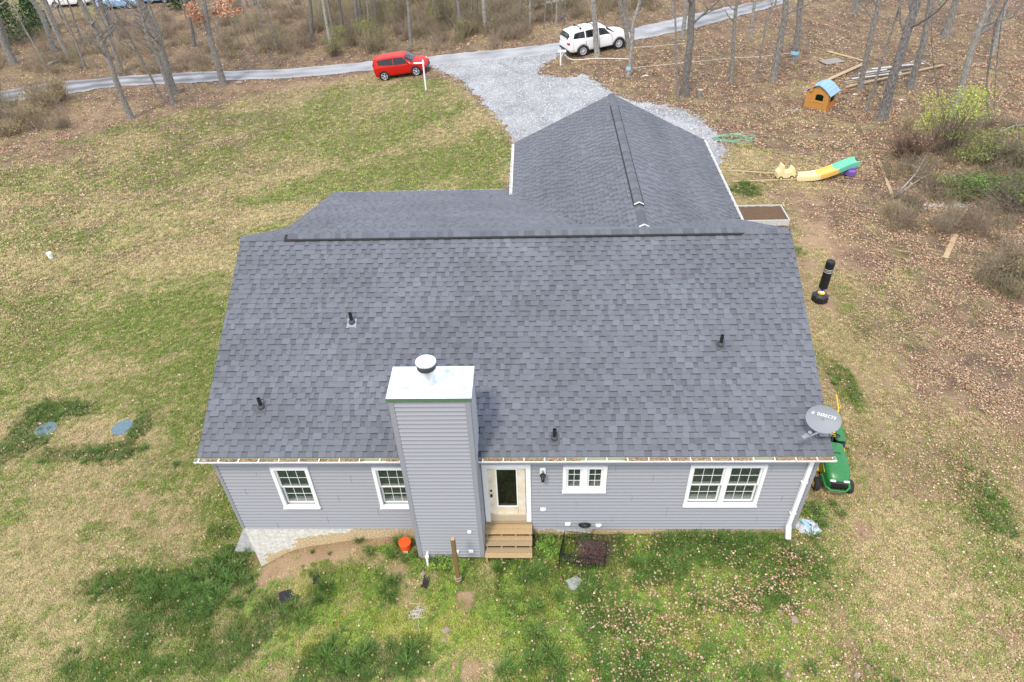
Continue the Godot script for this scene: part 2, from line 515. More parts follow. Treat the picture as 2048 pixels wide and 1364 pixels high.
func make_road() -> void:
	var e := [[-170, 211, -170, 233], [0, 184.6, 0, 205], [105, 167, 113, 191], [222, 155.5, 222, 174], [342, 148.7, 342, 167.5], [450, 143.5, 461, 160.6], [700, 128, 700, 145], [860, 114, 860, 131], [1000, 100, 1005, 118], [1130, 85.4, 1132, 105], [1210, 72, 1212, 94], [1274, 56, 1275, 79], [1340, 41, 1345, 65], [1407, 26, 1410, 50], [1480, 11, 1500, 26], [1545, 0, 1588, 0], [1660, -24, 1710, -26]]
	var left := Curve3D.new()
	var right := Curve3D.new()
	var A := []
	var Bq := []
	for q in e:
		A.append(at(q[0], q[1])); Bq.append(at(q[2], q[3]))
	var b := MB.new()
	var rows := []
	var cols := []
	var l_edge := PackedVector2Array()
	var r_edge := PackedVector2Array()
	for i in e.size() - 1:
		for k in 10:
			var t := k / 10.0
			var i0 := maxi(i - 1, 0)
			var i3 := mini(i + 2, e.size() - 1)
			var p: Vector3 = A[i].cubic_interpolate(A[i + 1], A[i0], A[i3], t)
			var q: Vector3 = Bq[i].cubic_interpolate(Bq[i + 1], Bq[i0], Bq[i3], t)
			var j1 := 0.22 * fine_noise.get_noise_2d(p.x * 6.0, p.z * 6.0)
			var j2 := 0.22 * fine_noise.get_noise_2d(q.x * 6.0, q.z * 6.0)
			var d := (q - p).normalized()
			p -= d * (0.1 + j1); q += d * (0.1 + j2)
			l_edge.append(Vector2(p.x, p.z)); r_edge.append(Vector2(q.x, q.z))
			var row := []
			var cr := []
			var prog := (i + t) / e.size()
			for m in 15:
				var w := m / 14.0
				var s := p.lerp(q, w)
				s.y = hgt(s.x, s.z) + 0.03 + 0.05 * sin(w * PI)
				row.append(s)
				var f := fine_noise.get_noise_2d(s.x * 4.0, s.z * 4.0)
				var f2 := soft_noise.get_noise_2d(s.x * 8.0, s.z * 8.0)
				var worn := maxf(exp(-pow((w - 0.27) / 0.13, 2)), exp(-pow((w - 0.74) / 0.13, 2)))
				var dark := lerpf(0.8, 0.22, S(0.16, 0.42, prog)) + 0.3 * S(0.62, 0.8, prog)
				var g := lerpf(0.64, 0.22, clampf(dark * (0.45 + 0.9 * worn) + 0.35 * f + 0.35 * f2, 0.0, 1.0))
				cr.append(Color(g, g * 0.995, g * 1.01))
			rows.append(row); cols.append(cr)
	for i in rows.size() - 1:
		for m in 14:
			var pts := [[i, m], [i, m + 1], [i + 1, m + 1], [i, m], [i + 1, m + 1], [i + 1, m]]
			for tq in [[0, 2, 1], [3, 5, 4]]:
				for w in tq:
					var g: Array = pts[w]
					b.v.append(rows[g[0]][g[1]]); b.n.append(Vector3.UP); b.c.append(cols[g[0]][g[1]])
	meta(put(self, "road", b.mesh(), M.gravel), "", "", "", "structure")
	road_poly = l_edge.duplicate()
	r_edge.reverse()
	road_poly.append_array(r_edge)
	# driveway: loose grey stone from the road to the garage
	var dp := px_poly([[852, 133], [905, 150], [940, 175], [985, 225], [1015, 258], [1034, 290]])
	for q in [Vector2(7.2, -16.4), Vector2(14.3, -16.4), Vector2(14.3, -14.6)]: dp.append(q)
	dp.append_array(px_poly([[1452, 302], [1428, 285], [1432, 262], [1395, 232], [1330, 210], [1262, 202], [1225, 186], [1192, 165], [1172, 150], [1130, 156], [1100, 152], [1072, 149], [1092, 127], [1132, 107], [1060, 110], [1000, 116], [920, 124]]))
	drive_poly = dp
	var pts := PackedVector2Array()
	for i in dp.size():
		var a := dp[i]
		var d := dp[(i + 1) % dp.size()]
		var k := maxi(1, int((d - a).length() / 0.16))
		for s in k:
			var q := a.lerp(d, float(s) / k)
			pts.append(q + Vector2(fine_noise.get_noise_2d(q.x * 16.0, q.y * 16.0), fine_noise.get_noise_2d(q.y * 16.0 + 40.0, q.x * 16.0)) * 0.4)
	var edge := pts.duplicate()
	var x := -4.0
	while x < 22.0:
		var z := -48.0
		while z < -12.0:
			var q := Vector2(x + 0.2 * fine_noise.get_noise_2d(x * 50.0, z * 50.0), z)
			if Geometry2D.is_point_in_polygon(q, edge): pts.append(q)
			z += 0.4
		x += 0.4
	var ruts := []
	for a in [[[900, 122], [985, 135], [1035, 165], [1090, 215], [1130, 270]], [[1110, 100], [1060, 118], [1050, 150], [1080, 200], [1150, 260]]]:
		var cv := Curve2D.new()
		for q in px_poly(a): cv.add_point(q)
		ruts.append(cv)
	var tr := Geometry2D.triangulate_delaunay(pts)
	var g := MB.new()
	for i in range(0, tr.size(), 3):
		var m := (pts[tr[i]] + pts[tr[i + 1]] + pts[tr[i + 2]]) / 3.0
		if not Geometry2D.is_point_in_polygon(m, edge): continue
		var o := [tr[i], tr[i + 1], tr[i + 2]]
		if (pts[o[1]] - pts[o[0]]).cross(pts[o[2]] - pts[o[0]]) < 0.0: o = [tr[i], tr[i + 2], tr[i + 1]]
		for k in o:
			var q := pts[k]
			g.v.append(Vector3(q.x, hgt(q.x, q.y) + 0.022, q.y))
			g.n.append(Vector3.UP)
			var f := fine_noise.get_noise_2d(q.x * 3.0, q.y * 3.0)
			var track := soft_noise.get_noise_2d(q.x * 9.0 + q.y * 2.0, q.y * 2.5)
			var rut := 0.0
			for w in 2:
				var dd := ((ruts[w] as Curve2D).get_closest_point(q) - q).length()
				rut = maxf(rut, maxf(exp(-pow((dd - 0.78) / 0.22, 2)), 0.0))
			track = maxf(track, 0.75 * rut * (0.7 + f))
			var s := clampf(0.53 + 0.14 * f + 0.1 * fine_noise.get_noise_2d(q.x * 30.0, q.y * 30.0) - 0.2 * maxf(0.0, track), 0.3, 0.75)
			g.c.append(Color(s * 0.985, s * 0.995, s * 1.02))
	meta(put(self, "gravel_driveway", g.mesh(), M.gravel), "", "", "", "structure")

func in_house(x: float, z: float) -> bool:
	if x > -0.15 and x < 14.5 and z > -10.6 and z < 0.03: return true
	if x > -0.1 and x < 7.3 and z > -13.4 and z < -10.0: return true
	if x > 7.2 and x < 14.6 and z > -17.1 and z < -10.0: return true
	return x > 4.7 and x < 7.7 and z > -0.1 and z < 0.72

var lain := []

# spots kept free of tall growth by something flat lying there
func covered(p: Vector2) -> bool:
	if lain.is_empty():
		for q in [[1147, 1168, 0.3], [582, 1192, 0.34], [634, 1160, 0.22], [853, 1163, 0.26], [93, 860, 0.4], [247, 856, 0.4], [838, 1225, 0.3], [1617, 1056, 0.3], [893, 1262, 0.15]]:
			var a := at(q[0], q[1])
			lain.append([Vector2(a.x, a.z), q[2]])
		lain.append([Vector2(8.95, 0.62), 0.52])
	for q in lain:
		if p.distance_squared_to(q[0]) < q[1] * q[1]: return true
	return false

func scatter(called: String, label: String, mesh: Mesh, m: Material, xf: Array, cols: PackedColorArray) -> void:
	var mm := MultiMesh.new()
	mm.transform_format = MultiMesh.TRANSFORM_3D
	mm.use_colors = true
	mm.mesh = mesh
	mm.instance_count = xf.size()
	var buf := PackedFloat32Array()
	buf.resize(xf.size() * 16)
	for i in xf.size():
		var t: Transform3D = xf[i]
		var k := i * 16
		buf[k] = t.basis.x.x; buf[k + 1] = t.basis.y.x; buf[k + 2] = t.basis.z.x; buf[k + 3] = t.origin.x
		buf[k + 4] = t.basis.x.y; buf[k + 5] = t.basis.y.y; buf[k + 6] = t.basis.z.y; buf[k + 7] = t.origin.y
		buf[k + 8] = t.basis.x.z; buf[k + 9] = t.basis.y.z; buf[k + 10] = t.basis.z.z; buf[k + 11] = t.origin.z
		buf[k + 12] = cols[i].r; buf[k + 13] = cols[i].g; buf[k + 14] = cols[i].b; buf[k + 15] = 1.0
	mm.buffer = buf
	var o := MultiMeshInstance3D.new()
	o.name = numbered(called)
	o.multimesh = mm
	o.material_override = m
	add_child(o)
	meta(o, label, called.get_slice("_", called.get_slice_count("_") - 1), "", "stuff")

# a blade of grass bent over in direction a
func blade(b: MB, p: Vector3, a: float, h: float, out: float, w: float) -> void:
	var d := Vector3(cos(a), 0, sin(a))
	var s := Vector3(-d.z, 0, d.x) * w * 0.5
	var m := p + d * out * 0.35 + Vector3.UP * h * 0.72
	var t := p + d * out + Vector3.UP * h
	b.tri(p - s, p + s, m + s * 0.8); b.tri(p - s, m + s * 0.8, m - s * 0.8)
	b.tri(m - s * 0.8, m + s * 0.8, t)

# spots spread so that nearer ground gets more of them
func spot(spread: float) -> Vector2:
	var u := rng.randf_range(-180.0, 2230.0)
	var v := rng.randf_range(-40.0, 1440.0)
	var p := at_y(u, v, -0.9 if u > 700.0 else -2.2)
	return Vector2(p.x + rng.randf_range(-spread, spread), p.z + rng.randf_range(-spread, spread))

func make_grass_and_leaves() -> void:
	# short turf
	var tuft := MB.new()
	for i in 9:
		var q := Vector3(rng.randf_range(-0.06, 0.06), 0.0, rng.randf_range(-0.06, 0.06))
		blade(tuft, q, rng.randf() * TAU, rng.randf_range(0.03, 0.06), rng.randf_range(0.01, 0.05), 0.012)
	var xf := []
	var cols := PackedColorArray()
	var lxf := []
	var lcols := PackedColorArray()
	var leaf_tones := [Color(0.45, 0.27, 0.16), Color(0.54, 0.37, 0.245), Color(0.34, 0.2, 0.115), Color(0.64, 0.48, 0.34), Color(0.22, 0.125, 0.078), Color(0.5, 0.285, 0.17), Color(0.42, 0.29, 0.2), Color(0.28, 0.16, 0.1)]
	for i in 480000:
		var p := spot(0.15)
		if in_house(p.x, p.y): continue
		var k := cell(p.x, p.y)
		if k < 0: continue
		var dist := Vector2(p.x - CAM.x, p.y - CAM.z).length()
		if Geometry2D.is_point_in_polygon(p, drive_poly): continue
		if p.y < -30.0 and Geometry2D.is_point_in_polygon(p, road_poly): continue
		var chance := (1.0 - 0.85 * cL[k]) * (1.0 - cB[k])
		if rng.randf() > chance: continue
		var g := clampf(cG[k] + rng.randf_range(-0.6, 0.6) + 0.6 * fine_noise.get_noise_2d(p.x * 22.0, p.y * 22.0), 0.0, 1.0)
		var c := Color(0.57, 0.45, 0.23).lerp(Color(0.2, 0.285, 0.04), g)
		c = c.lerp(Color(0.36, 0.43, 0.045), cY[k] * rng.randf_range(0.4, 1.0))
		c = c.lerp(Color(0.075, 0.15, 0.022), cD[k] * rng.randf_range(0.6, 1.0))
		var s := rng.randf_range(0.75, 1.25) * lerpf(0.85, 1.8, S(15.0, 50.0, dist))
		var tall := s * lerpf(1.0, 3.6, cD[k] * rng.randf()) * lerpf(0.7, 1.0, g)
		xf.append(Transform3D(Basis(Vector3.UP, rng.randf() * TAU) * Basis.from_scale(Vector3(s, tall, s)), on_ground(p.x, p.y)))
		cols.append(c * rng.randf_range(0.6, 1.3))
	scatter("lawn_grass", "short patchy green and straw coloured lawn grass", tuft.mesh(), M.leafy, xf, cols)
	# fallen leaves
	var leaf := MB.new()
	for sgn in [-1.0, 1.0]:
		var pts := [Vector3(0, 0.004, -0.062), Vector3(0.026 * sgn, 0.018, -0.03), Vector3(0.018 * sgn, 0.012, -0.012), Vector3(0.036 * sgn, 0.024, 0.012), Vector3(0.014 * sgn, 0.012, 0.03), Vector3(0, 0.008, 0.06)]
		for i in range(1, 5):
			if sgn > 0: leaf.tri(Vector3(0, 0.002, 0.0), pts[i + 1], pts[i])
			else: leaf.tri(Vector3(0, 0.002, 0.0), pts[i], pts[i + 1])
	for i in 1100000:
		var p := spot(0.3)
		if in_house(p.x, p.y): continue
		var k := cell(p.x, p.y)
		var dens := 1.0 if k < 0 else cL[k]
		if p.y > 0.1 and p.x < 15.5: dens *= 0.16 + 0.34 * S(6.0, 11.0, p.x)
		if k >= 0 and cL[k] > 0.45: dens *= clampf(0.7 + 1.7 * fine_noise.get_noise_2d(p.x * 6.0, p.y * 6.0), 0.1, 1.0)
		if Geometry2D.is_point_in_polygon(p, drive_poly): dens *= (0.05 if Geometry2D.is_point_in_polygon(p + Vector2(rng.randfn(), rng.randfn()) * 0.7, drive_poly) else 0.6)
		elif p.y < -25.0 and Geometry2D.is_point_in_polygon(p, road_poly): dens *= 0.04
		if rng.randf() > dens: continue
		var dist := Vector2(p.x - CAM.x, p.y - CAM.z).length()
		var s := rng.randf_range(0.3, 0.7) * rng.randf_range(0.8, 1.5) * lerpf(1.0, 2.0, S(18.0, 50.0, dist))
		var bs := Basis(Vector3.UP, rng.randf() * TAU) * Basis(Vector3.RIGHT, rng.randf_range(-0.5, 0.5)) * Basis(Vector3.BACK, rng.randf_range(-0.5, 0.5))
		lxf.append(Transform3D(bs.scaled(Vector3.ONE * s), on_ground(p.x, p.y, rng.randf_range(0.008, 0.05) + (0.0 if k < 0 else 0.07 * cD[k] + (0.05 if p.y > 0.1 and p.x < 15.0 else 0.0)))))
		lcols.append(leaf_tones[rng.randi() % leaf_tones.size()] * rng.randf_range(0.7, 1.1))
	scatter("fallen_leaves", "dry brown oak leaves scattered over the yard and woodland floor", leaf.mesh(), M.leafy, lxf, lcols)
	M.leaf_mesh = leaf.mesh()
	# broad leaved weeds and long grass of the rear yard
	var weed := MB.new()
	for i in 16:
		var a := rng.randf() * TAU
		var r := rng.randf() * 0.075
		var q := Vector3(cos(a) * r, rng.randf_range(0.03, 0.075), sin(a) * r)
		var d := Vector3(cos(a), rng.randf_range(-0.2, 0.5), sin(a)) * rng.randf_range(0.016, 0.028)
		var e := Vector3(-d.z, 0.0, d.x) * 0.7
		weed.col = Color.WHITE * rng.randf_range(0.7, 1.2)
		weed.tri(q - d, q + e, q + d); weed.tri(q - d, q + d, q - e)
	var lush := MB.new()
	for i in 46:
		var a := rng.randf() * TAU
		var r := rng.randf() * 0.11
		lush.col = Color.WHITE * rng.randf_range(0.6, 1.25)
		blade(lush, Vector3(cos(a) * r, -0.01, sin(a) * r), a + rng.randf_range(-0.8, 0.8), rng.randf_range(0.07, 0.17), rng.randf_range(0.03, 0.14), 0.011)
	xf = []
	cols = PackedColorArray()
	var gxf := []
	var gcols := PackedColorArray()
	for i in 60000:
		var p := Vector2(rng.randf_range(0.0, 15.5), rng.randf_range(0.1, 4.6))
		var k := cell(p.x, p.y)
		if in_house(p.x, p.y) or k < 0: continue
		var n := fine_noise.get_noise_2d(p.x * 8.0 + 300.0, p.y * 8.0)
		if covered(p): continue
		var w := clampf(0.2 + 1.5 * n, 0.0, 0.8) * cG[k] * (1.0 - cB[k]) * (1.0 - 0.6 * cD[k]) * S(15.0, 12.5, p.x) * lerpf(0.5, 1.0, S(2.5, 0.5, p.y))
		if rng.randf() > w: continue
		var s := rng.randf_range(0.7, 1.3)
		xf.append(Transform3D(Basis(Vector3.UP, rng.randf() * TAU).scaled(Vector3(s, s * rng.randf_range(0.6, 1.2), s)), on_ground(p.x, p.y)))
		cols.append(Color(0.1, 0.2, 0.02).lerp(Color(0.24, 0.31, 0.045), rng.randf()) * rng.randf_range(0.65, 1.2))
	scatter("leafy_weeds", "bright green low weeds filling the rear yard", weed.mesh(), M.leafy, xf, cols)
	for i in 150000:
		var p := spot(0.2)
		var k := cell(p.x, p.y)
		if k < 0 or p.y < -24.0 or in_house(p.x, p.y): continue
		var w := cD[k] * clampf(0.4 + 2.2 * fine_noise.get_noise_2d(p.x * 11.0, p.y * 11.0 + 90.0), 0.0, 1.0) * (1.0 - cB[k])
		if rng.randf() > w * 0.6 or covered(p): continue
		var s := rng.randf_range(0.6, 1.15)
		gxf.append(Transform3D(Basis(Vector3.UP, rng.randf() * TAU).scaled(Vector3.ONE * s), on_ground(p.x, p.y)))
		gcols.append(Color(0.07, 0.15, 0.02).lerp(Color(0.14, 0.24, 0.04), rng.randf() * rng.randf()) * rng.randf_range(0.75, 1.2))
	scatter("lush_grass", "longer dark green grass growing in patches round the house", lush.mesh(), M.leafy, gxf, gcols)
	print("weeds ", xf.size(), " lush ", gxf.size())
	# twigs dropped on the woodland floor
	var tg := MB.new().tube([Vector3(-0.3, 0.02, 0), Vector3(0.0, 0.035, 0.03), Vector3(0.32, 0.02, -0.02)], [0.012, 0.01, 0.005], 4, false).tube([Vector3(0.0, 0.03, 0.03), Vector3(0.15, 0.05, 0.14)], [0.008, 0.003], 3, false)
	xf = []
	cols = PackedColorArray()
	for i in 26000:
		var p := spot(0.5)
		var k := cell(p.x, p.y)
		if in_house(p.x, p.y) or (p.y > -17.0 and p.x < 19.5) or p.y > -4.0 or (k >= 0 and rng.randf() > cL[k] * 0.5) or Geometry2D.is_point_in_polygon(p, drive_poly) or Geometry2D.is_point_in_polygon(p, road_poly): continue
		var s := rng.randf_range(0.25, 0.8) * lerpf(0.8, 1.5, S(-20.0, -45.0, p.y))
		xf.append(Transform3D(Basis(Vector3.UP, rng.randf() * TAU).scaled(Vector3.ONE * s), on_ground(p.x, p.y, 0.01)))
		cols.append(Color(0.3, 0.26, 0.22) * rng.randf_range(0.45, 1.5))
	scatter("fallen_twigs", "grey brown twigs strewn over the woodland floor", tg.mesh(), M.leafy, xf, cols)
	# loose stones of the drive and the road
	var peb := MB.new().bevel(Vector3.ZERO, Vector3(0.05, 0.03, 0.04), 0.011)
	xf = []
	cols = PackedColorArray()
	for i in 60000:
		var p := Vector2(rng.randf_range(-5.0, 20.0), rng.randf_range(-47.0, -14.0))
		var q := p + Vector2(rng.randfn(), rng.randfn()) * 0.35
		if in_house(p.x, p.y) or not Geometry2D.is_point_in_polygon(q, drive_poly): continue
		var s := rng.randf_range(0.6, 1.7)
		xf.append(Transform3D(Basis(Vector3.UP, rng.randf() * TAU).scaled(Vector3.ONE * s), on_ground(p.x, p.y, 0.028)))
		cols.append(Color(0.46, 0.465, 0.475) * rng.randf_range(0.45, 1.25))
	scatter("driveway_stones", "loose pale grey stones of the gravel drive", peb.mesh(), M.leafy, xf, cols)
	print("tufts ", xf.size(), " leaves ", lxf.size())

# ---------- the house ----------
const HW := 14.371      # wall length
const EAVE := 3.114
const OVER := 0.306     # eave past the rear wall
const RAKE := 0.08
const PITCH := 0.45783
const SLOPE := 6.03
const EXPO := 0.1435
const RIDGE_Z := -5.1035
const RIDGE_Y := 5.7797
const SID := 0.1255     # siding course
var shingle_left := 300
var shingle_mesh := {}
const TAB_W := [0.11, 0.145, 0.175, 0.205]
const TONES := [0.78, 0.88, 1.0, 1.07, 1.15]

func main_front_y(z: float) -> float:
	return RIDGE_Y - (RIDGE_Z - z) * tan(PITCH)

func porch_y(z: float) -> float:
	return 4.22 - 0.2797 * (-8.289 - z)

func wing_y(x: float) -> float:
	return 5.09 - absf(x - 10.91) * 0.5025

func shingle_shape(b: MB, w: float, raised: float, tone: float, t: Transform3D) -> void:
	b.col = Color(0.155, 0.162, 0.182) * tone
	var x := w * 0.5
	var h := 0.009 + raised
	var l := -EXPO - 0.012
	var q := [Vector3(-x, h, 0), Vector3(x, h, 0), Vector3(x, 0.002 + raised * 0.6, l), Vector3(-x, 0.002 + raised * 0.6, l), Vector3(-x, -0.004, 0), Vector3(x, -0.004, 0), Vector3(x, -0.01, l), Vector3(-x, -0.01, l)]
	for i in 8: q[i] = t * q[i]
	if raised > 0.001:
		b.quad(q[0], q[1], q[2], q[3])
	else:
		# the set-back tabs are coloured darker in a band along their upper edge
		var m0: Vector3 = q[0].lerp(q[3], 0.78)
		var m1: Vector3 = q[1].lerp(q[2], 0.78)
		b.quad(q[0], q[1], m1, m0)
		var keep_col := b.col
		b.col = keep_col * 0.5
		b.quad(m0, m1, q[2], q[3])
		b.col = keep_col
	b.quad(q[4], q[5], q[1], q[0])
	b.quad(q[5], q[6], q[2], q[1])
	b.quad(q[7], q[4], q[0], q[3])

func lay_shingles(parent: Node3D, o: Vector3, u: Vector3, s: Vector3, width: float, length: float, keep: Callable, single: bool) -> void:
	var nrm := s.cross(u).normalized()
	if nrm.y < 0.0: nrm = -nrm
	var bs := Basis(u, nrm, -s)
	var field := MB.new()
	var k := 0
	while k * EXPO < length - 0.04:
		var x := -rng.randf() * 0.15
		var up := rng.randf() < 0.5
		while x < width:
			var wi := rng.randi() % TAB_W.size()
			var w: float = TAB_W[wi] if up else TAB_W[maxi(wi - 1, 0)]
			var ti: int = clampi(int(roundf(rng.randfn(2.4 if up else 1.2, 0.7))), 0, 4)
			var a := maxf(x, 0.0)
			var e := minf(x + w, width)
			if e - a > 0.02:
				var t := Transform3D(bs, o + u * (a + e) * 0.5 + s * (k * EXPO))
				if keep.call(t.origin):
					var full := e - a > w - 0.001
					if single and full and shingle_left > 0 and k < 6:
						shingle_left -= 1
						var key := [wi if up else maxi(wi - 1, 0), ti, up]
						if not shingle_mesh.has(key):
							var m := MB.new()
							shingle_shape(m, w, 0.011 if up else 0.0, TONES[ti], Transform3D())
							shingle_mesh[key] = m.mesh()
						put(parent, "shingle", shingle_mesh[key], M.shingle, t)
					else:
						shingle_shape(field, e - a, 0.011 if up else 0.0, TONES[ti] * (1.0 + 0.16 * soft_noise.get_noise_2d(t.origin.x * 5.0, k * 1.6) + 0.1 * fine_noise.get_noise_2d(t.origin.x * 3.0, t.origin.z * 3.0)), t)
			x += w
			up = not up if rng.randf() < 0.92 else up
		k += 1
	var f := part(parent, "shingle_field", field, M.shingle)
	f.set_meta("kind", "stuff")

func slab(b: MB, p: Array, down: float) -> void:
	var d := Vector3.DOWN * down
	b.quad(p[0], p[1], p[2], p[3])
	b.quad(p[3] + d, p[2] + d, p[1] + d, p[0] + d)
	for i in 4:
		var j := (i + 1) % 4
		b.quad(p[i] + d, p[j] + d, p[j], p[i])

func ridge_caps(parent: Node3D, a: Vector3, d: Vector3, pitch: float, lift0: float, lift1: float, v0: float, v1: float) -> void:
	var z := (d - a).normalized()
	var l := (d - a).length()
	var x := Vector3.UP.cross(z).normalized()
	var bs := Basis(x, Vector3.UP, z)
	var shapes := []
	for tone in [0.84, 0.95, 1.05, 1.16]:
		var m := MB.new()
		m.col = Color(0.136, 0.143, 0.161) * tone
		var w := 0.15
		var c := cos(pitch) * w
		var s := sin(pitch) * w
		for g in [-1.0, 1.0]:
			var q := [Vector3(0, 0.02, 0), Vector3(g * c, 0.02 - s, 0), Vector3(g * c, 0.012 - s, 0.165), Vector3(0, 0.012, 0.165)]
			var e := [Vector3(0, 0.0, 0), Vector3(g * c, 0.0 - s, 0), Vector3(g * c, -0.002 - s, 0.165)]
			if g > 0: m.quad(q[0], q[3], q[2], q[1])
			else: m.quad(q[0], q[1], q[2], q[3])
			if g > 0: m.quad(e[0], q[0], q[1], e[1])
			else: m.quad(e[1], q[1], q[0], e[0])
			if g > 0: m.quad(e[1], q[1], q[2], e[2])
			else: m.quad(e[2], q[2], q[1], e[1])
		shapes.append(m.mesh())
	var t := 0.0
	while t < l - 0.12:
		var lift := lift1 if (t > v0 and t < v1) else lift0
		put(parent, "ridge_cap", shapes[rng.randi() % 4], M.shingle, Transform3D(bs, a + z * t + Vector3.UP * lift))
		t += 0.143
	var vent := MB.new()
	vent.col = Color(0.012, 0.012, 0.013)
	for g in [-1.0, 1.0]:
		var tilt := Basis(z, -g * pitch) * bs
		vent.box(a + z * (v0 + v1) * 0.5 + tilt * Vector3(g * 0.085, lift1 * 0.5 - 0.006, 0.0), Vector3(0.172, lift1 - 0.002, v1 - v0), tilt)
	part(parent, "ridge_vent", vent, M.vcol)

# rows of siding between x0 and x1 on a face, with openings left free
func siding(parent: Node3D, bs: Basis, o: Vector3, x0: float, x1: float, y0: float, y1: float, holes: Array, called := "siding_plank") -> void:
	var full: Mesh = null
	var y := y0
	while y < y1 - 0.01:
		var ye := minf(y + SID, y1)
		var cuts := []
		var segs := [[x0, x1]]
		for h in holes:
			if h[3] <= y + 0.004 or h[2] >= ye - 0.004: continue
			var nx := []
			for q in segs:
				if h[0] >= q[1] or h[1] <= q[0]: nx.append(q); continue
				if h[0] > q[0] + 0.01: nx.append([q[0], h[0]])
				if h[1] < q[1] - 0.01: nx.append([h[1], q[1]])
			segs = nx
		# panels butt at staggered seams
		if x1 - x0 > 5.0:
			var cut := []
			var joint := x0 + fposmod(floorf((y - y0) / SID * 0.5) * 1.37 + 0.9, 3.66)
			for q in segs:
				var from: float = q[0]
				var j := joint
				while j < q[1] - 0.15:
					if j > from + 0.15:
						cut.append([from, j - 0.002])
						from = j
					j += 3.66
				cut.append([from, q[1]])
			segs = cut
		for q in segs:
			var plain: bool = q[0] == x0 and q[1] == x1 and ye - y > SID - 0.001
			var m: Mesh = full
			if not plain or full == null:
				var b := MB.new()
				var hh := ye - y
				var a: float = q[0]
				var e: float = q[1]
				# a flared lap: steep at the lower lip, upright above, tucked out again under the next course
				var pr := [[0.0, 0.024], [0.01, 0.018], [0.028, 0.011], [0.055, 0.005], [0.08, 0.003], [0.1, 0.006], [SID, 0.011]]
				var rows := []
				for q2 in pr: rows.append([Vector3(a, minf(q2[0], hh), q2[1]), Vector3(e, minf(q2[0], hh), q2[1])])
				b.grid(rows)
				b.quad(Vector3(a, 0, 0), Vector3(e, 0, 0), Vector3(e, 0, 0.024), Vector3(a, 0, 0.024))
				b.tri(Vector3(e, 0, 0.024), Vector3(e, 0, 0), Vector3(e, hh, 0.003))
				b.tri(Vector3(a, 0, 0), Vector3(a, 0, 0.024), Vector3(a, hh, 0.003))
				m = b.mesh()
				if plain: full = m
			put(parent, called, m, M.siding, Transform3D(bs, o + bs * Vector3(0, y, 0)))
		y += SID

# solid wall with openings, built of blocks between the openings' edges
func wall_blocks(b: MB, bs: Basis, o: Vector3, x0: float, x1: float, y0: float, y1: float, thick: float, holes: Array) -> void:
	var xs := [x0, x1]
	for h in holes:
		xs.append(h[0]); xs.append(h[1])
	xs.sort()
	for i in xs.size() - 1:
		var a: float = xs[i]
		var e: float = xs[i + 1]
		if e - a < 0.001: continue
		var m := (a + e) * 0.5
		var y := y0
		for h in holes:
			if h[0] < m and h[1] > m:
				if h[2] > y: b.box(o + bs * Vector3(m, (y + h[2]) * 0.5, -thick * 0.5), Vector3(e - a, h[2] - y, thick), bs)
				y = h[3]
		if y1 > y: b.box(o + bs * Vector3(m, (y + y1) * 0.5, -thick * 0.5), Vector3(e - a, y1 - y, thick), bs)

func frame_boxes(b: MB, x0: float, x1: float, y0: float, y1: float, w: float, z0: float, z1: float) -> void:
	var d := z1 - z0
	var z := (z0 + z1) * 0.5
	b.box(Vector3((x0 + x1) * 0.5, y1 - w * 0.5, z), Vector3(x1 - x0, w, d))
	b.box(Vector3((x0 + x1) * 0.5, y0 + w * 0.5, z), Vector3(x1 - x0, w, d))
	b.box(Vector3(x0 + w * 0.5, (y0 + y1) * 0.5, z), Vector3(w, y1 - y0 - 2 * w, d))
	b.box(Vector3(x1 - w * 0.5, (y0 + y1) * 0.5, z), Vector3(w, y1 - y0 - 2 * w, d))

func sash(parent: Node3D, x0: float, x1: float, y0: float, y1: float, z: float, rail: float, nx: int, ny: int) -> void:
	var f := MB.new()
	frame_boxes(f, x0, x1, y0, y1, rail, z - 0.02, z + 0.02)
	part(parent, "sash", f, M.white)
	var a := x0 + rail
	var e := x1 - rail
	var c := y0 + rail
	var d := y1 - rail
	for i in range(1, nx):
		part(parent, "muntin", MB.new().box(Vector3(lerpf(a, e, float(i) / nx), (c + d) * 0.5, z), Vector3(0.011, d - c, 0.014)), M.white)
	for j in range(1, ny):
		part(parent, "muntin", MB.new().box(Vector3((a + e) * 0.5, lerpf(c, d, float(j) / ny), z), Vector3(e - a, 0.011, 0.012)), M.white)
	var pw := (e - a) / nx
	var ph := (d - c) / ny
	var pm := MB.new().box(Vector3.ZERO, Vector3(pw - 0.003, ph - 0.003, 0.005)).mesh()
	for i in nx:
		for j in ny:
			put(parent, "pane", pm, M.glass, Transform3D(Basis(), Vector3(a + (i + 0.5) * pw, c + (j + 0.5) * ph, z)))

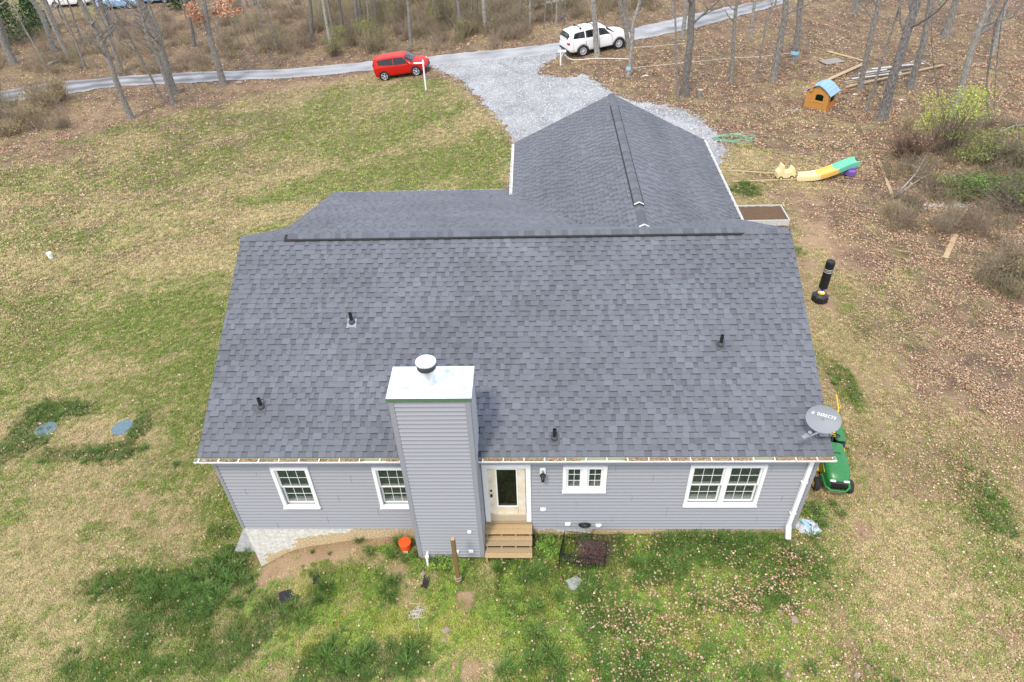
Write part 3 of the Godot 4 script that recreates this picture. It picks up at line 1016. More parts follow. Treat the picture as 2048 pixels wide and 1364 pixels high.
func window(house: Node3D, x0: float, x1: float, y0: float, y1: float, units: int, hung: bool, trim: float, label: String) -> void:
	var w := group_part(house, "window", label)
	var c := MB.new()
	frame_boxes(c, x0, x1, y0, y1, trim, -0.02, 0.05)
	part(w, "casing", c, M.white)
	part(w, "sill", MB.new().box(Vector3((x0 + x1) * 0.5, y0 + 0.012, 0.04), Vector3(x1 - x0 + 0.02, 0.03, 0.09)), M.white)
	part(w, "stool", MB.new().box(Vector3((x0 + x1) * 0.5, y0 + trim * 0.5, -0.22), Vector3(x1 - x0 - 0.02, 0.03, 0.14)), M.white)
	var a := x0 + trim
	var e := x1 - trim
	var b := y0 + trim
	var d := y1 - trim
	var gap := 0.12
	var uw := ((e - a) - gap * (units - 1)) / units
	for i in units:
		var s := a + i * (uw + gap)
		if i > 0: part(w, "mullion", MB.new().box(Vector3(s - gap * 0.5, (b + d) * 0.5, 0.008), Vector3(gap, d - b, 0.06)), M.white)
		if hung:
			var mid := (b + d) * 0.5
			sash(w, s, s + uw, mid - 0.02, d, -0.03, 0.035, 3, 2)
			sash(w, s, s + uw, b, mid + 0.02, -0.075, 0.045, 3, 2)
		else:
			sash(w, s, s + uw, b, d, -0.03, 0.05, 2, 3)

func gutter(parent: Node3D, a: Vector3, d: Vector3, outward: Vector3, hangers := true) -> void:
	var g := group_part(parent, "gutter")
	var u := (d - a).normalized()
	var l := (d - a).length()
	var bs := Basis(u, Vector3.UP, outward)
	var prof := [Vector2(0.004, 0.0), Vector2(0.004, -0.1), Vector2(0.07, -0.1), Vector2(0.1, -0.065), Vector2(0.108, -0.03), Vector2(0.122, -0.012), Vector2(0.122, 0.004), Vector2(0.112, 0.004)]
	var b := MB.new()
	for i in range(1, prof.size() - 1):
		var p: Vector2 = prof[i]
		var q: Vector2 = prof[i + 1]
		b.quad(a + bs * Vector3(0, p.y, p.x), a + bs * Vector3(0, q.y, q.x), a + bs * Vector3(l, q.y, q.x), a + bs * Vector3(l, p.y, p.x))
	for e in [0.0, l]:
		for i in range(1, prof.size() - 2):
			b.tri(a + bs * Vector3(e, prof[0].y, prof[0].x), a + bs * Vector3(e, prof[i].y, prof[i].x), a + bs * Vector3(e, prof[i + 1].y, prof[i + 1].x))
	part(g, "trough", b, M.white)
	var k := MB.new()
	k.box(a + bs * Vector3(l * 0.5, -0.045, 0.0), Vector3(l, 0.11, 0.008), bs)
	part(g, "drip_edge", k, M.drip, "pale green tinted drip edge")
	var s := 0.1
	var h := MB.new().box(Vector3(0, 0.0, 0.06), Vector3(0.022, 0.008, 0.112)).mesh()
	while hangers and s < l:
		put(g, "hanger", h, M.white, Transform3D(bs, a + u * s))
		s += 0.47

func pipe_vent(parent: Node3D, p: Vector3, pale: bool) -> void:
	var t := group_part(parent, "vent_pipe", "black plastic vent pipe with a rubber collar")
	var tilt := Basis(Vector3.RIGHT, PITCH)
	part(t, "flashing", MB.new().box(p + tilt * Vector3(0, 0.012, 0.03), Vector3(0.24, 0.012, 0.26), tilt), M.flash_pale if pale else M.flash)
	part(t, "collar", MB.new().lathe(p, [[0.085, -0.05], [0.08, 0.05], [0.055, 0.09], [0.0, 0.09]], 16), M.flash)
	part(t, "pipe", MB.new().lathe(p, [[0.044, 0.0], [0.044, 0.3], [0.036, 0.3], [0.036, 0.1], [0.0, 0.1]], 14), M.black)

func brick_run(f: Node3D, x0: float, x1: float, y_top: float, z: float, budget: Array, meshes: Array, bottom: Callable) -> void:
	var row := 0
	var y := y_top - 0.036
	while y > -2.15:
		var x := x0 + (0.0 if row % 2 == 0 else -0.1)
		while x < x1:
			var a := maxf(x, x0)
			var e := minf(x + 0.2, x1)
			if e - a > 0.03 and y + 0.03 > bottom.call((a + e) * 0.5):
				var m: Mesh = meshes[rng.randi() % 3]
				put(f, "brick", m, M.brick_stained if y - bottom.call((a + e) * 0.5) < 0.17 + 0.7 * fine_noise.get_noise_2d(x * 5.0, y * 8.0) + 0.12 * x * 0.3 + rng.randf_range(-0.12, 0.12) else M.brick, Transform3D(Basis.from_scale(Vector3((e - a) / 0.2, 1, 1)), Vector3((a + e) * 0.5, y, z)))
			x += 0.2
		y -= 0.0715
		row += 1

func make_house() -> void:
	var H := thing("house", "grey sided single storey house with dark shingle roof and attached front wing", "house", Vector3.ZERO)
	var holes := [[1.36 + 0.05, 2.285 - 0.05, 0.896 + 0.05, 2.437 - 0.05], [3.83 + 0.05, 4.75 - 0.05, 0.896 + 0.05, 2.437 - 0.05], [6.475 + 0.06, 7.638 - 0.06, 0.33, 2.526 - 0.06], [8.41 + 0.04, 9.46 - 0.04, 1.52 + 0.04, 2.46 - 0.04], [11.41 + 0.05, 13.2 - 0.05, 0.96 + 0.05, 2.49 - 0.05]]
	# rear wall
	var rw := group_part(H, "rear_wall")
	var b := MB.new()
	wall_blocks(b, Basis(), Vector3(0, 0, -0.002), 0.0, HW, 0.0, EAVE + 0.05, 0.15, holes)
	part(rw, "wall_core", b, M.siding)
	siding(rw, Basis(), Vector3.ZERO, 0.09, HW - 0.09, 0.0, EAVE - 0.14, holes)
	for x in [0.045, HW - 0.045]:
		part(rw, "corner_post", MB.new().bevel(Vector3(x, (EAVE - 0.12) * 0.5, -0.02), Vector3(0.09, EAVE - 0.12, 0.09), 0.008), M.siding_post)
	# the other walls, a plain shell
	b = MB.new()
	b.box(Vector3(0.074, 1.55, -5.2), Vector3(0.148, 3.1, 10.09)).box(Vector3(HW - 0.074, 1.55, -5.2), Vector3(0.148, 3.1, 10.09))
	for x in [0.07, HW - 0.07]:
		b.prism(PackedVector2Array([Vector2(-5.0, 0), Vector2(5.0, 0), Vector2(0, 2.42)]), Vector3(x, 3.1, -5.17), 0.13, Basis(Vector3(0, 0, -1), Vector3.UP, Vector3.RIGHT))
	b.box(Vector3(HW * 0.5, 1.5, -10.2), Vector3(HW - 0.3, 3.1, 0.14))
	part(H, "outer_walls", b, M.siding)
	siding(group_part(H, "side_wall"), Basis(Vector3.UP, PI / 2), Vector3(HW + 0.001, 0, 0), 0.03, 10.2, 0.0, EAVE, [])
	siding(group_part(H, "side_wall"), Basis(Vector3.UP, -PI / 2), Vector3(-0.001, 0, 0), -10.2, -0.03, 0.0, EAVE, [])
	b = MB.new()
	part(H, "inner_floor", MB.new().box(Vector3(HW * 0.5, 0.22, -5.1), Vector3(HW - 0.34, 0.1, 9.8)), M.floor)
	b.box(Vector3(HW * 0.5, 1.7, -3.6), Vector3(HW - 0.34, 2.8, 0.1))
	for x in [3.2, 5.6, 10.2]: b.box(Vector3(x, 1.7, -1.85), Vector3(0.1, 2.8, 3.3))
	part(H, "inner_rooms", b, M.room)
	# wing and porch walls
	b = MB.new()
	b.box(Vector3(7.3, 1.0, -13.6), Vector3(0.14, 4.4, 6.6)).box(Vector3(14.5, 1.25, -13.6), Vector3(0.14, 3.6, 6.6)).box(Vector3(10.9, 1.0, -16.85), Vector3(7.34, 4.4, 0.14))
	b.prism(PackedVector2Array([Vector2(-3.6, 0), Vector2(3.6, 0), Vector2(0, 1.75)]), Vector3(10.9, 3.15, -16.85), 0.12)
	part(H, "wing_wall", b, M.siding)
	b = MB.new()
	for x in [0.2, 2.4, 4.7, 6.9]: b.box(Vector3(x, 0.3, -13.3), Vector3(0.13, 4.6, 0.13))
	b.box(Vector3(3.55, 2.52, -13.3), Vector3(6.9, 0.2, 0.1))
	part(H, "porch_post", b, M.white)
	part(H, "porch_floor", MB.new().box(Vector3(3.6, -0.55, -11.8), Vector3(7.1, 1.5, 3.3)), M.concrete)
	# foundation
	var fo := group_part(H, "foundation", "cream parged foundation with brick pattern and rust stains")
	part(fo, "footing_wall", MB.new().box(Vector3(HW * 0.5, -1.15, -5.2), Vector3(HW - 0.06, 2.29, 10.3)), M.mortar)
	var bm := []
	for k in 3: bm.append(MB.new().box(Vector3.ZERO, Vector3(0.194, 0.0655, 0.02 + 0.003 * k)).mesh())
	brick_run(fo, 0.03, 4.75, 0.0, -0.043, [], bm, func(x): return hgt(x, 0.0) - 0.05)
	brick_run(fo, 7.7, HW - 0.04, 0.0, -0.043, [], bm, func(x): return hgt(x, 0.0) - 0.03)
	# windows and door
	window(H, 1.36, 2.285, 0.896, 2.437, 1, true, 0.085, "white double hung window with six over six panes")
	window(H, 3.83, 4.742, 0.896, 2.437, 1, true, 0.085, "white double hung window beside the chimney")
	window(H, 8.41, 9.46, 1.52, 2.46, 2, false, 0.085, "small white twin casement window")
	window(H, 11.41, 13.2, 0.96, 2.49, 2, true, 0.085, "wide white pair of double hung windows")
	var d := group_part(H, "door", "white rear door with one full length glass pane and tan stains")
	b = MB.new()
	b.box(Vector3(6.535, 1.43, 0.012), Vector3(0.12, 2.2, 0.075)).box(Vector3(7.578, 1.43, 0.012), Vector3(0.12, 2.2, 0.075)).box(Vector3(7.056, 2.468, 0.012), Vector3(0.923, 0.12, 0.075))
	part(d, "casing", b, M.white)
	b = MB.new()
	b.box(Vector3(6.695, 1.485, -0.05), Vector3(0.2, 1.83, 0.045)).box(Vector3(7.408, 1.485, -0.05), Vector3(0.19, 1.83, 0.045)).box(Vector3(7.05, 2.355, -0.05), Vector3(0.516, 0.09, 0.045)).box(Vector3(7.05, 0.72, -0.05), Vector3(0.516, 0.3, 0.045))
	part(d, "slab", b, M.door)
	b = MB.new()
	frame_boxes(b, 6.785, 7.315, 0.86, 2.32, 0.03, -0.035, -0.015)
	part(d, "glass_bead", b, M.white)
	part(d, "pane", MB.new().box(Vector3(7.05, 1.59, -0.05), Vector3(0.5, 1.42, 0.01)), M.door_glass)
	part(d, "threshold", MB.new().box(Vector3(7.056, 0.455, 0.0), Vector3(0.92, 0.23, 0.055)), M.stain)
	part(d, "handle", MB.new().lathe(Vector3(6.655, 1.32, -0.027), [[0.0, 0.06], [0.028, 0.055], [0.03, 0.03], [0.012, 0.025], [0.012, 0.01], [0.03, 0.008], [0.032, 0.0]], 14, Basis(Vector3.RIGHT, PI / 2)), M.black)
	part(d, "deadbolt", MB.new().lathe(Vector3(6.655, 1.5, -0.027), [[0.0, 0.03], [0.026, 0.026], [0.03, 0.0]], 14, Basis(Vector3.RIGHT, PI / 2)), M.black)
	part(d, "ledger_board", MB.new().box(Vector3(7.05, 0.29, 0.03), Vector3(1.17, 0.07, 0.05)), M.wood_old)
	# roofs
	var ca := cos(PITCH)
	var sa := sin(PITCH)
	var mr := group_part(H, "main_roof", "dark grey laminated shingle roof")
	b = MB.new()
	var e0 := Vector3(-RAKE, EAVE - 0.012, OVER - 0.012)
	var sl := Vector3(0, sa, -ca) * (SLOPE - 0.012)
	slab(b, [e0, e0 + Vector3(HW + 2 * RAKE, 0, 0), e0 + Vector3(HW + 2 * RAKE, 0, 0) + sl, e0 + sl], 0.05)
	var f0 := Vector3(-RAKE, EAVE - 0.012, 2 * RIDGE_Z - OVER + 0.012)
	var sf := Vector3(0, sa, ca) * (SLOPE - 0.012)
	slab(b, [f0 + Vector3(HW + 2 * RAKE, 0, 0), f0, f0 + sf, f0 + Vector3(HW + 2 * RAKE, 0, 0) + sf], 0.05)
	part(mr, "roof_deck", b, M.deck)
	var chim := func(p: Vector3) -> bool: return not (p.x > 4.72 and p.x < 6.45 and p.z > -0.28)
	lay_shingles(mr, Vector3(-RAKE, EAVE, OVER), Vector3.RIGHT, Vector3(0, sa, -ca), HW + 2 * RAKE, SLOPE, chim, true)
	var front := func(p: Vector3) -> bool: return (p.x > 6.6 or p.z > -8.5) and not (p.x > 7.0 and p.x < 14.8 and wing_y(p.x) > p.y + 0.12)
	lay_shingles(mr, Vector3(HW + RAKE, EAVE, 2 * RIDGE_Z - OVER), Vector3.LEFT, Vector3(0, sa, ca), HW + 2 * RAKE, SLOPE, front, false)
	ridge_caps(mr, Vector3(-RAKE, RIDGE_Y + 0.012, RIDGE_Z), Vector3(HW + RAKE, RIDGE_Y + 0.012, RIDGE_Z), PITCH, 0.0, 0.045, 1.2, 13.25)
	pipe_vent(mr, Vector3(3.186, 4.642, -2.794), true)
	pipe_vent(mr, Vector3(12.256, 4.331, -2.163), false)
	pipe_vent(mr, Vector3(1.239, 3.655, -0.791), false)
	pipe_vent(mr, Vector3(8.202, 3.306, -0.082), false)
	# porch roof
	var pr := group_part(H, "porch_roof", "low pitched dark shingle porch roof")
	b = MB.new()
	var pe := Vector3(-RAKE, 2.706, -13.67)
	var pu := Vector3(0, 4.22 - 2.706, 13.67 - 8.289)
	var pl := pu.length()
	pu /= pl
	slab(b, [pe + Vector3(7.4, -0.012, 0), pe + Vector3(0, -0.012, 0), pe + Vector3(0, -0.012, 0) + pu * pl, pe + Vector3(7.4, -0.012, 0) + pu * pl], 0.05)
	part(pr, "roof_deck", b, M.deck)
	lay_shingles(pr, pe + Vector3(10.2, 0, 0), Vector3.LEFT, pu, 10.2, pl, func(p: Vector3) -> bool: return p.x < 6.95 or wing_y(p.x) < p.y + 0.05, false)
	# wing roof
	var wr := group_part(H, "wing_roof", "dark shingle gable roof of the front wing")
	var wp := atan(0.5025)
	b = MB.new()
	slab(b, [Vector3(6.95, 3.088, -17.12), Vector3(6.95, 3.088, -6.3), Vector3(10.91, 5.078, -6.3), Vector3(10.91, 5.078, -17.12)], 0.05)
	slab(b, [Vector3(10.91, 5.078, -17.12), Vector3(10.91, 5.078, -6.3), Vector3(14.87, 3.088, -6.3), Vector3(14.87, 3.088, -17.12)], 0.05)
	part(wr, "roof_deck", b, M.deck)
	var above := func(p: Vector3) -> bool: return p.y > minf(main_front_y(p.z), 99.0) - 0.05 and (p.x > 10.9 or p.z < -8.289 - 5.4 or p.y > porch_y(p.z) - 0.06)
	lay_shingles(wr, Vector3(6.95, 3.1, -17.12), Vector3(0, 0, 1), Vector3(cos(wp), sin(wp), 0), 10.8, 4.43, above, false)
	lay_shingles(wr, Vector3(14.87, 3.1, -6.32), Vector3(0, 0, -1), Vector3(-cos(wp), sin(wp), 0), 10.8, 4.43, above, false)
	ridge_caps(wr, Vector3(10.91, 5.105, -17.12), Vector3(10.91, 5.105, -6.55), wp, 0.0, 0.045, 1.2, 9.25)
	for q in [[9.25, 0.045], [10.5, 0.004]]:
		b = MB.new()
		for g in [-1.0, 1.0]:
			var tl := Basis(Vector3.BACK, -g * wp)
			b.box(Vector3(10.91, 5.127 + q[1], -17.12 + q[0] + 0.02) + tl * Vector3(g * 0.08, 0, 0), Vector3(0.165, 0.008, 0.07), tl)
		part(wr, "cut_end", b, M.pale_end, "pale cut end of a ridge cap")
	# rake boards, fascia, soffit
	b = MB.new()
	for x in [-RAKE + 0.02, HW + RAKE - 0.02]:
		for g in [[e0, sl], [f0, sf]]:
			var p0: Vector3 = g[0]
			var s0: Vector3 = g[1]
			b.bar(Vector3(x, p0.y - 0.105, p0.z), Vector3(x, p0.y + s0.y - 0.105, p0.z + s0.z), 0.025, 0.14)
	b.bar(Vector3(-RAKE + 0.02, pe.y - 0.1, pe.z), Vector3(-RAKE + 0.02, pe.y - 0.1, pe.z) + pu * pl, 0.025, 0.12)
	for g in [-1.0, 1.0]: b.bar(Vector3(10.91 + g * 3.95, 3.0, -17.1), Vector3(10.91, 4.98, -17.1), 0.025, 0.14)
	part(H, "rake_board", b, M.white)
	b = MB.new()
	b.box(Vector3(HW * 0.5, EAVE - 0.1, OVER - 0.03), Vector3(HW + 0.14, 0.15, 0.025))
	b.box(Vector3(HW * 0.5, EAVE - 0.165, OVER * 0.5 - 0.01), Vector3(HW + 0.1, 0.012, OVER - 0.03))
	b.box(Vector3(3.4, 2.6, -13.63), Vector3(6.9, 0.14, 0.025))
	for x in [6.99, 14.83]: b.box(Vector3(x, 3.0, -13.7), Vector3(0.025, 0.14, 6.7))
	part(H, "fascia", b, M.white)
	gutter(H, Vector3(-RAKE - 0.06, EAVE - 0.035, OVER - 0.008), Vector3(4.72, EAVE - 0.035, OVER - 0.008), Vector3.BACK)
	gutter(H, Vector3(6.46, EAVE - 0.035, OVER - 0.008), Vector3(HW + RAKE + 0.05, EAVE - 0.035, OVER - 0.008), Vector3.BACK)
	gutter(H, Vector3(6.95, 2.66, -13.66), Vector3(-RAKE, 2.66, -13.66), Vector3.FORWARD)
	gutter(H, Vector3(6.955, 3.06, -17.1), Vector3(6.955, 3.06, -12.6), Vector3.LEFT)
	gutter(H, Vector3(14.865, 3.06, -10.3), Vector3(14.865, 3.06, -17.1), Vector3.RIGHT)
	# downspouts
	var ds := group_part(H, "downspout", "white downspout at the corner")
	part(ds, "pipe", MB.new().box(Vector3(14.16, 1.52, 0.055), Vector3(0.1, 2.75, 0.07)), M.white)
	part(ds, "elbow", MB.new().bar(Vector3(14.16, 2.86, 0.06), Vector3(14.16, 3.0, 0.33), 0.09, 0.065).bar(Vector3(14.16, 0.2, 0.06), Vector3(14.15, -0.08, 0.26), 0.12, 0.09), M.white)
	for y in [0.7, 1.9]: part(ds, "strap", MB.new().box(Vector3(14.16, y, 0.05), Vector3(0.15, 0.03, 0.074)), M.white)
	ds = group_part(H, "downspout", "white downspout elbow at the walk-out corner")
	part(ds, "elbow", MB.new().bar(Vector3(0.05, 3.02, 0.36), Vector3(-0.05, 2.84, -0.45), 0.1, 0.075), M.white)
	part(ds, "pipe", MB.new().box(Vector3(-0.045, 0.5, -0.5), Vector3(0.07, 4.7, 0.1)), M.white)
	part(H, "soffit_return", MB.new().prism(PackedVector2Array([Vector2(-0.08, 0), Vector2(0.09, 0), Vector2(0.0, 0.16)]), Vector3(0.06, 2.79, 0.12), 0.12), M.white)
	# fittings on the wall
	var lp := group_part(H, "wall_lamp", "black lantern on a white mounting block")
	part(lp, "mounting_block", MB.new().bevel(Vector3(7.93, 2.3, 0.03), Vector3(0.15, 0.22, 0.05), 0.015), M.white)
	b = MB.new().lathe(Vector3(7.93, 2.1, 0.15), [[0.0, 0.24], [0.04, 0.22], [0.075, 0.17], [0.075, 0.16], [0.012, 0.16]], 8)
	for k in 4: b.bar(Vector3(7.93, 2.1, 0.15) + Vector3(cos(k * PI / 2 + 0.78) * 0.06, 0.16, sin(k * PI / 2 + 0.78) * 0.06), Vector3(7.93, 2.1, 0.15) + Vector3(cos(k * PI / 2 + 0.78) * 0.04, -0.02, sin(k * PI / 2 + 0.78) * 0.04), 0.012, 0.012)
	b.box(Vector3(7.93, 2.075, 0.15), Vector3(0.075, 0.02, 0.075)).bar(Vector3(7.93, 2.33, 0.05), Vector3(7.93, 2.36, 0.15), 0.02, 0.02)
	part(lp, "lantern", b, M.black)
	part(lp, "shade", MB.new().lathe(Vector3(7.93, 2.1, 0.15), [[0.034, -0.01], [0.052, 0.155]], 8), M.glass)
	for q in [[7.94, 0.823], [8.57, 0.205], [9.36, 0.15]]:
		var bx := group_part(H, "outlet_box")
		part(bx, "plate", MB.new().bevel(Vector3(q[0], q[1], 0.03), Vector3(0.15, 0.1, 0.05), 0.012), M.white)
		part(bx, "cover", MB.new().bevel(Vector3(q[0], q[1], 0.06), Vector3(0.09, 0.06, 0.025), 0.008), M.white)
	var coil := MB.new()
	for k in 3:
		var pts := []
		var rr := []
		for i in 19:
			var a := TAU * i / 18.0
			pts.append(Vector3(9.0 + cos(a) * (0.15 - 0.02 * k), 0.2 + sin(a) * (0.08 - 0.01 * k), 0.05 + 0.02 * k)); rr.append(0.012)
		coil.tube(pts, rr, 6, false)
	part(H, "cable_coil", coil, M.black, "black cable coiled on the wall")
	make_chimney(H)

func make_chimney(H: Node3D) -> void:
	var C := group_part(H, "chimney", "grey sided chimney chase with white metal cap")
	var x0 := 4.75
	var x1 := 6.43
	var z0 := -0.27
	var z1 := 0.645
	var b := MB.new()
	b.box(Vector3((x0 + x1) * 0.5, 2.48, (z0 + z1) * 0.5 - 0.002), Vector3(x1 - x0 - 0.006, 5.6, z1 - z0 - 0.006))
	part(C, "chase_core", b, M.siding)
	siding(C, Basis(), Vector3(x0, 0, z1), 0.1, x1 - x0 - 0.1, -0.3, 5.26, [])
	siding(C, Basis(Vector3.UP, PI / 2), Vector3(x1, 0, z1), 0.06, z1 - z0, -0.3, 5.26, [])
	siding(C, Basis(Vector3.UP, -PI / 2), Vector3(x0, 0, z1), z0 - z1, -0.06, -0.3, 5.26, [])
	for x in [x0 + 0.045, x1 - 0.045]:
		part(C, "corner_post", MB.new().bevel(Vector3(x, 2.48, z1 - 0.025), Vector3(0.112, 5.56, 0.095), 0.008), M.siding_post)
	part(C, "channel", MB.new().box(Vector3(x1 + 0.012, 4.2, z0 + 0.02), Vector3(0.03, 2.1, 0.03)), M.siding_post)
	part(C, "base_course", MB.new().box(Vector3((x0 + x1) * 0.5, -0.5, (z0 + z1) * 0.5 - 0.02), Vector3(x1 - x0 - 0.03, 0.42, z1 - z0 - 0.04)), M.mortar)
	b = MB.new()
	b.bevel(Vector3(5.59, 5.325, 0.19), Vector3(1.765, 0.055, 0.985), 0.004)
	part(C, "cap", b, M.galv)
	b = MB.new()
	b.box(Vector3(5.59, 5.298, 0.688), Vector3(1.77, 0.092, 0.006))
	part(C, "cap_film", b, M.green_film, "green film on the front lip of the cap")
	var f := group_part(C, "flue")
	part(f, "storm_collar", MB.new().lathe(Vector3(5.56, 5.352, 0.29), [[0.19, 0.0], [0.19, 0.012], [0.15, 0.07], [0.14, 0.072]], 28), M.galv)
	part(f, "pipe", MB.new().lathe(Vector3(5.56, 5.352, 0.29), [[0.143, 0.0], [0.143, 0.5], [0.11, 0.5]], 28), M.galv)
	part(f, "screen", MB.new().lathe(Vector3(5.56, 5.352, 0.29), [[0.15, 0.47], [0.198, 0.5], [0.205, 0.62], [0.2, 0.64]], 28), M.mesh_band)
	part(f, "top_disc", MB.new().lathe(Vector3(5.56, 5.352, 0.29), [[0.2, 0.63], [0.212, 0.635], [0.212, 0.66], [0.1, 0.68], [0.0, 0.685]], 32), M.galv)
	for q in [[938.8, 1064.0, 0.1], [942.0, 1102.5, 0.12], [914.0, 1103.0, 0.1]]:
		var d := ray(q[0], q[1])
		var p := CAM + d * ((z1 + 0.03 - CAM.z) / d.z)
		part(C, "wall_plate", MB.new().bevel(Vector3(p.x, p.y, z1 + 0.028), Vector3(q[2], 0.09, 0.05), 0.012), M.white)
	var pp := MB.new().tube([Vector3(4.98, -0.12, 0.62), Vector3(4.98, -0.12, 0.76), Vector3(4.98, -0.2, 0.8), Vector3(4.99, -0.62, 0.86)], [0.03, 0.03, 0.03, 0.03], 10)
	pp.lathe(Vector3(4.98, -0.15, 0.78), [[0.0, 0.055], [0.05, 0.05], [0.05, -0.02], [0.03, -0.03]], 12)
	part(C, "drain_pipe", pp, M.white, "white plastic pipe at the chimney foot")

# ---------- trees and other plants ----------
func depth_of(p: Vector3) -> float:
	return -(cam_basis.inverse() * (p - CAM)).z

func limb(b: MB, p: Vector3, d: Vector3, l: float, r: float, level: int, tips: Array) -> void:
	var pts := [p]
	var rr := [r]
	var q := p
	var n := 5 if level < 2 else 3
	for i in n:
		d = (d + Vector3(rng.randf_range(-1, 1), rng.randf_range(-0.6, 1.0), rng.randf_range(-1, 1)) * 0.2).normalized()
		q += d * l / n
		pts.append(q)
		rr.append(r * (1.0 - 0.85 * (i + 1.0) / n))
	b.tube(pts, rr, 5 if level == 0 else 3, false)
	tips.append(q)
	if level < 2:
		for i in (4 if level == 0 else 3):
			var k := rng.randi_range(1, n - 1)
			var side := Vector3(rng.randf_range(-1, 1), rng.randf_range(-0.2, 0.9), rng.randf_range(-1, 1)).normalized()
			limb(b, pts[k], (d * 0.5 + side).normalized(), l * rng.randf_range(0.35, 0.6), rr[k] * 0.6, level + 1, tips)

# pts: pixels up the trunk, the first at the ground; w: trunk width there in pixels
func tree(label: String, pts: Array, w: float, bark: Material, height := 17.0, low := 0.2, called := "bare_tree", group := "") -> Node3D:
	var p0 := at(pts[0][0], pts[0][1])
	var r0 := w * 0.5 * depth_of(p0) / FOC
	var t := thing(called, label, "tree", p0, 0.0, group)
	var line := [Vector3.ZERO]
	var prev := p0
	for i in range(1, pts.size()):
		var q := over(prev, pts[i][0], pts[i][1])
		if q.y > prev.y + 0.3:
			line.append(q - p0)
			prev = q
	var d: Vector3 = (line[-1] - line[0]).normalized() if line.size() > 1 else Vector3.UP
	d = (d + Vector3.UP * 0.6).normalized()
	while line[-1].y < height: line.append(line[-1] + d * 1.6 + Vector3(rng.randf_range(-0.12, 0.12), 0, rng.randf_range(-0.12, 0.12)))
	var cur := Curve3D.new()
	for i in line.size():
		var tan_: Vector3 = (line[mini(i + 1, line.size() - 1)] - line[maxi(i - 1, 0)]) * 0.16
		cur.add_point(line[i], -tan_, tan_)
	var l := cur.get_baked_length()
	var cp := [Vector3(0, -0.25, 0), Vector3(0, 0.02, 0)]
	var cr := [r0 * 1.55, r0 * 1.38]
	var s := 0.3
	while s < l:
		cp.append(cur.sample_baked(s) + Vector3(rng.randf_range(-1, 1), 0, rng.randf_range(-1, 1)) * r0 * 0.1 + Vector3(sin(s * 0.9 + p0.x), 0, cos(s * 0.7 + p0.z)) * r0 * 0.28 * minf(s, 2.0) * 0.5)
		cr.append(r0 * lerpf(1.0 + 0.2 * exp(-s * 2.0), 0.22, pow(s / l, 1.1)) * rng.randf_range(0.96, 1.05))
		s += 0.55
	part(t, "trunk", MB.new().tube(cp, cr, 11 if w > 6 else 6), bark)
	var b := MB.new()
	var tips := []
	var n := int(clampf(r0 * 110.0, 9.0, 28.0))
	for i in n:
		var f := lerpf(low, 0.98, (i + rng.randf()) / n)
		var q := cur.sample_baked(l * f)
		var a := rng.randf() * TAU
		limb(b, q, Vector3(cos(a), rng.randf_range(0.3, 1.0), sin(a)).normalized(), lerpf(3.2, 1.2, f) * clampf(r0 * 5.0, 0.5, 1.2), r0 * lerpf(0.42, 0.2, f), 0, tips)
	part(t, "crown", b, bark)
	t.set_meta("tips", tips)
	return t

func leaf_cloud(b: MB, c: Vector3, r: Vector3, n: int, s: float, tones: Array, shell := 0.0) -> void:
	for i in n:
		var q := Vector3(rng.randfn(), rng.randfn(), rng.randfn()).normalized() * pow(rng.randf(), 0.45)
		var p := c + q * r
		b.col = tones[rng.randi() % tones.size()] * rng.randf_range(0.75, 1.2)
		var a := Vector3(rng.randfn(), rng.randfn(), rng.randfn()).normalized() * s * rng.randf_range(0.6, 1.3)
		var d := a.cross(Vector3(rng.randfn(), rng.randfn(), rng.randfn())).normalized() * a.length() * 0.45
		b.tri(p - a, p + d, p + a); b.tri(p - a, p + a, p - d)

func shrub(called: String, label: String, u: float, v: float, size: Vector3, stems: int, twig: Color, leaves: int, tones: Array, leaf := 0.05, group := "") -> Node3D:
	var p := at(u, v)
	var t := thing(called, label, "shrub", p, 0.0, group)
	var b := MB.new()
	for i in stems:
		b.col = twig * rng.randf_range(0.7, 1.25)
		var a := rng.randf() * TAU
		var out := Vector3(cos(a) * size.x, 0, sin(a) * size.z) * 0.5 * rng.randf()
		var h := size.y * rng.randf_range(0.55, 1.05)
		var s := Vector3(rng.randf_range(-0.15, 0.15) * size.x, -0.05, rng.randf_range(-0.15, 0.15) * size.z)
		var m := s + out * 0.5 + Vector3(0, h * 0.55, 0) + Vector3(rng.randf_range(-0.1, 0.1), 0, rng.randf_range(-0.1, 0.1))
		var e := s + out + Vector3(0, h, 0)
		b.tube([s, m, e], [0.016, 0.011, 0.004], 3, false)
		for k in 3:
			var q := m.lerp(e, rng.randf())
			b.tube([q, q + Vector3(rng.randf_range(-0.35, 0.35), rng.randf_range(0.0, 0.35), rng.randf_range(-0.35, 0.35))], [0.007, 0.003], 3, false)
	part(t, "stems", b, M.vcol)
	if leaves > 0:
		var f := MB.new()
		for k in 14:
			var c := Vector3(rng.randf_range(-0.5, 0.5) * size.x * 0.75, size.y * rng.randf_range(0.3, 0.95), rng.randf_range(-0.5, 0.5) * size.z * 0.75)
			leaf_cloud(f, c, Vector3(size.x * 0.2, size.y * 0.17, size.z * 0.2), leaves / 14, leaf, tones)
		part(t, "foliage", f, M.leafy)
	return t

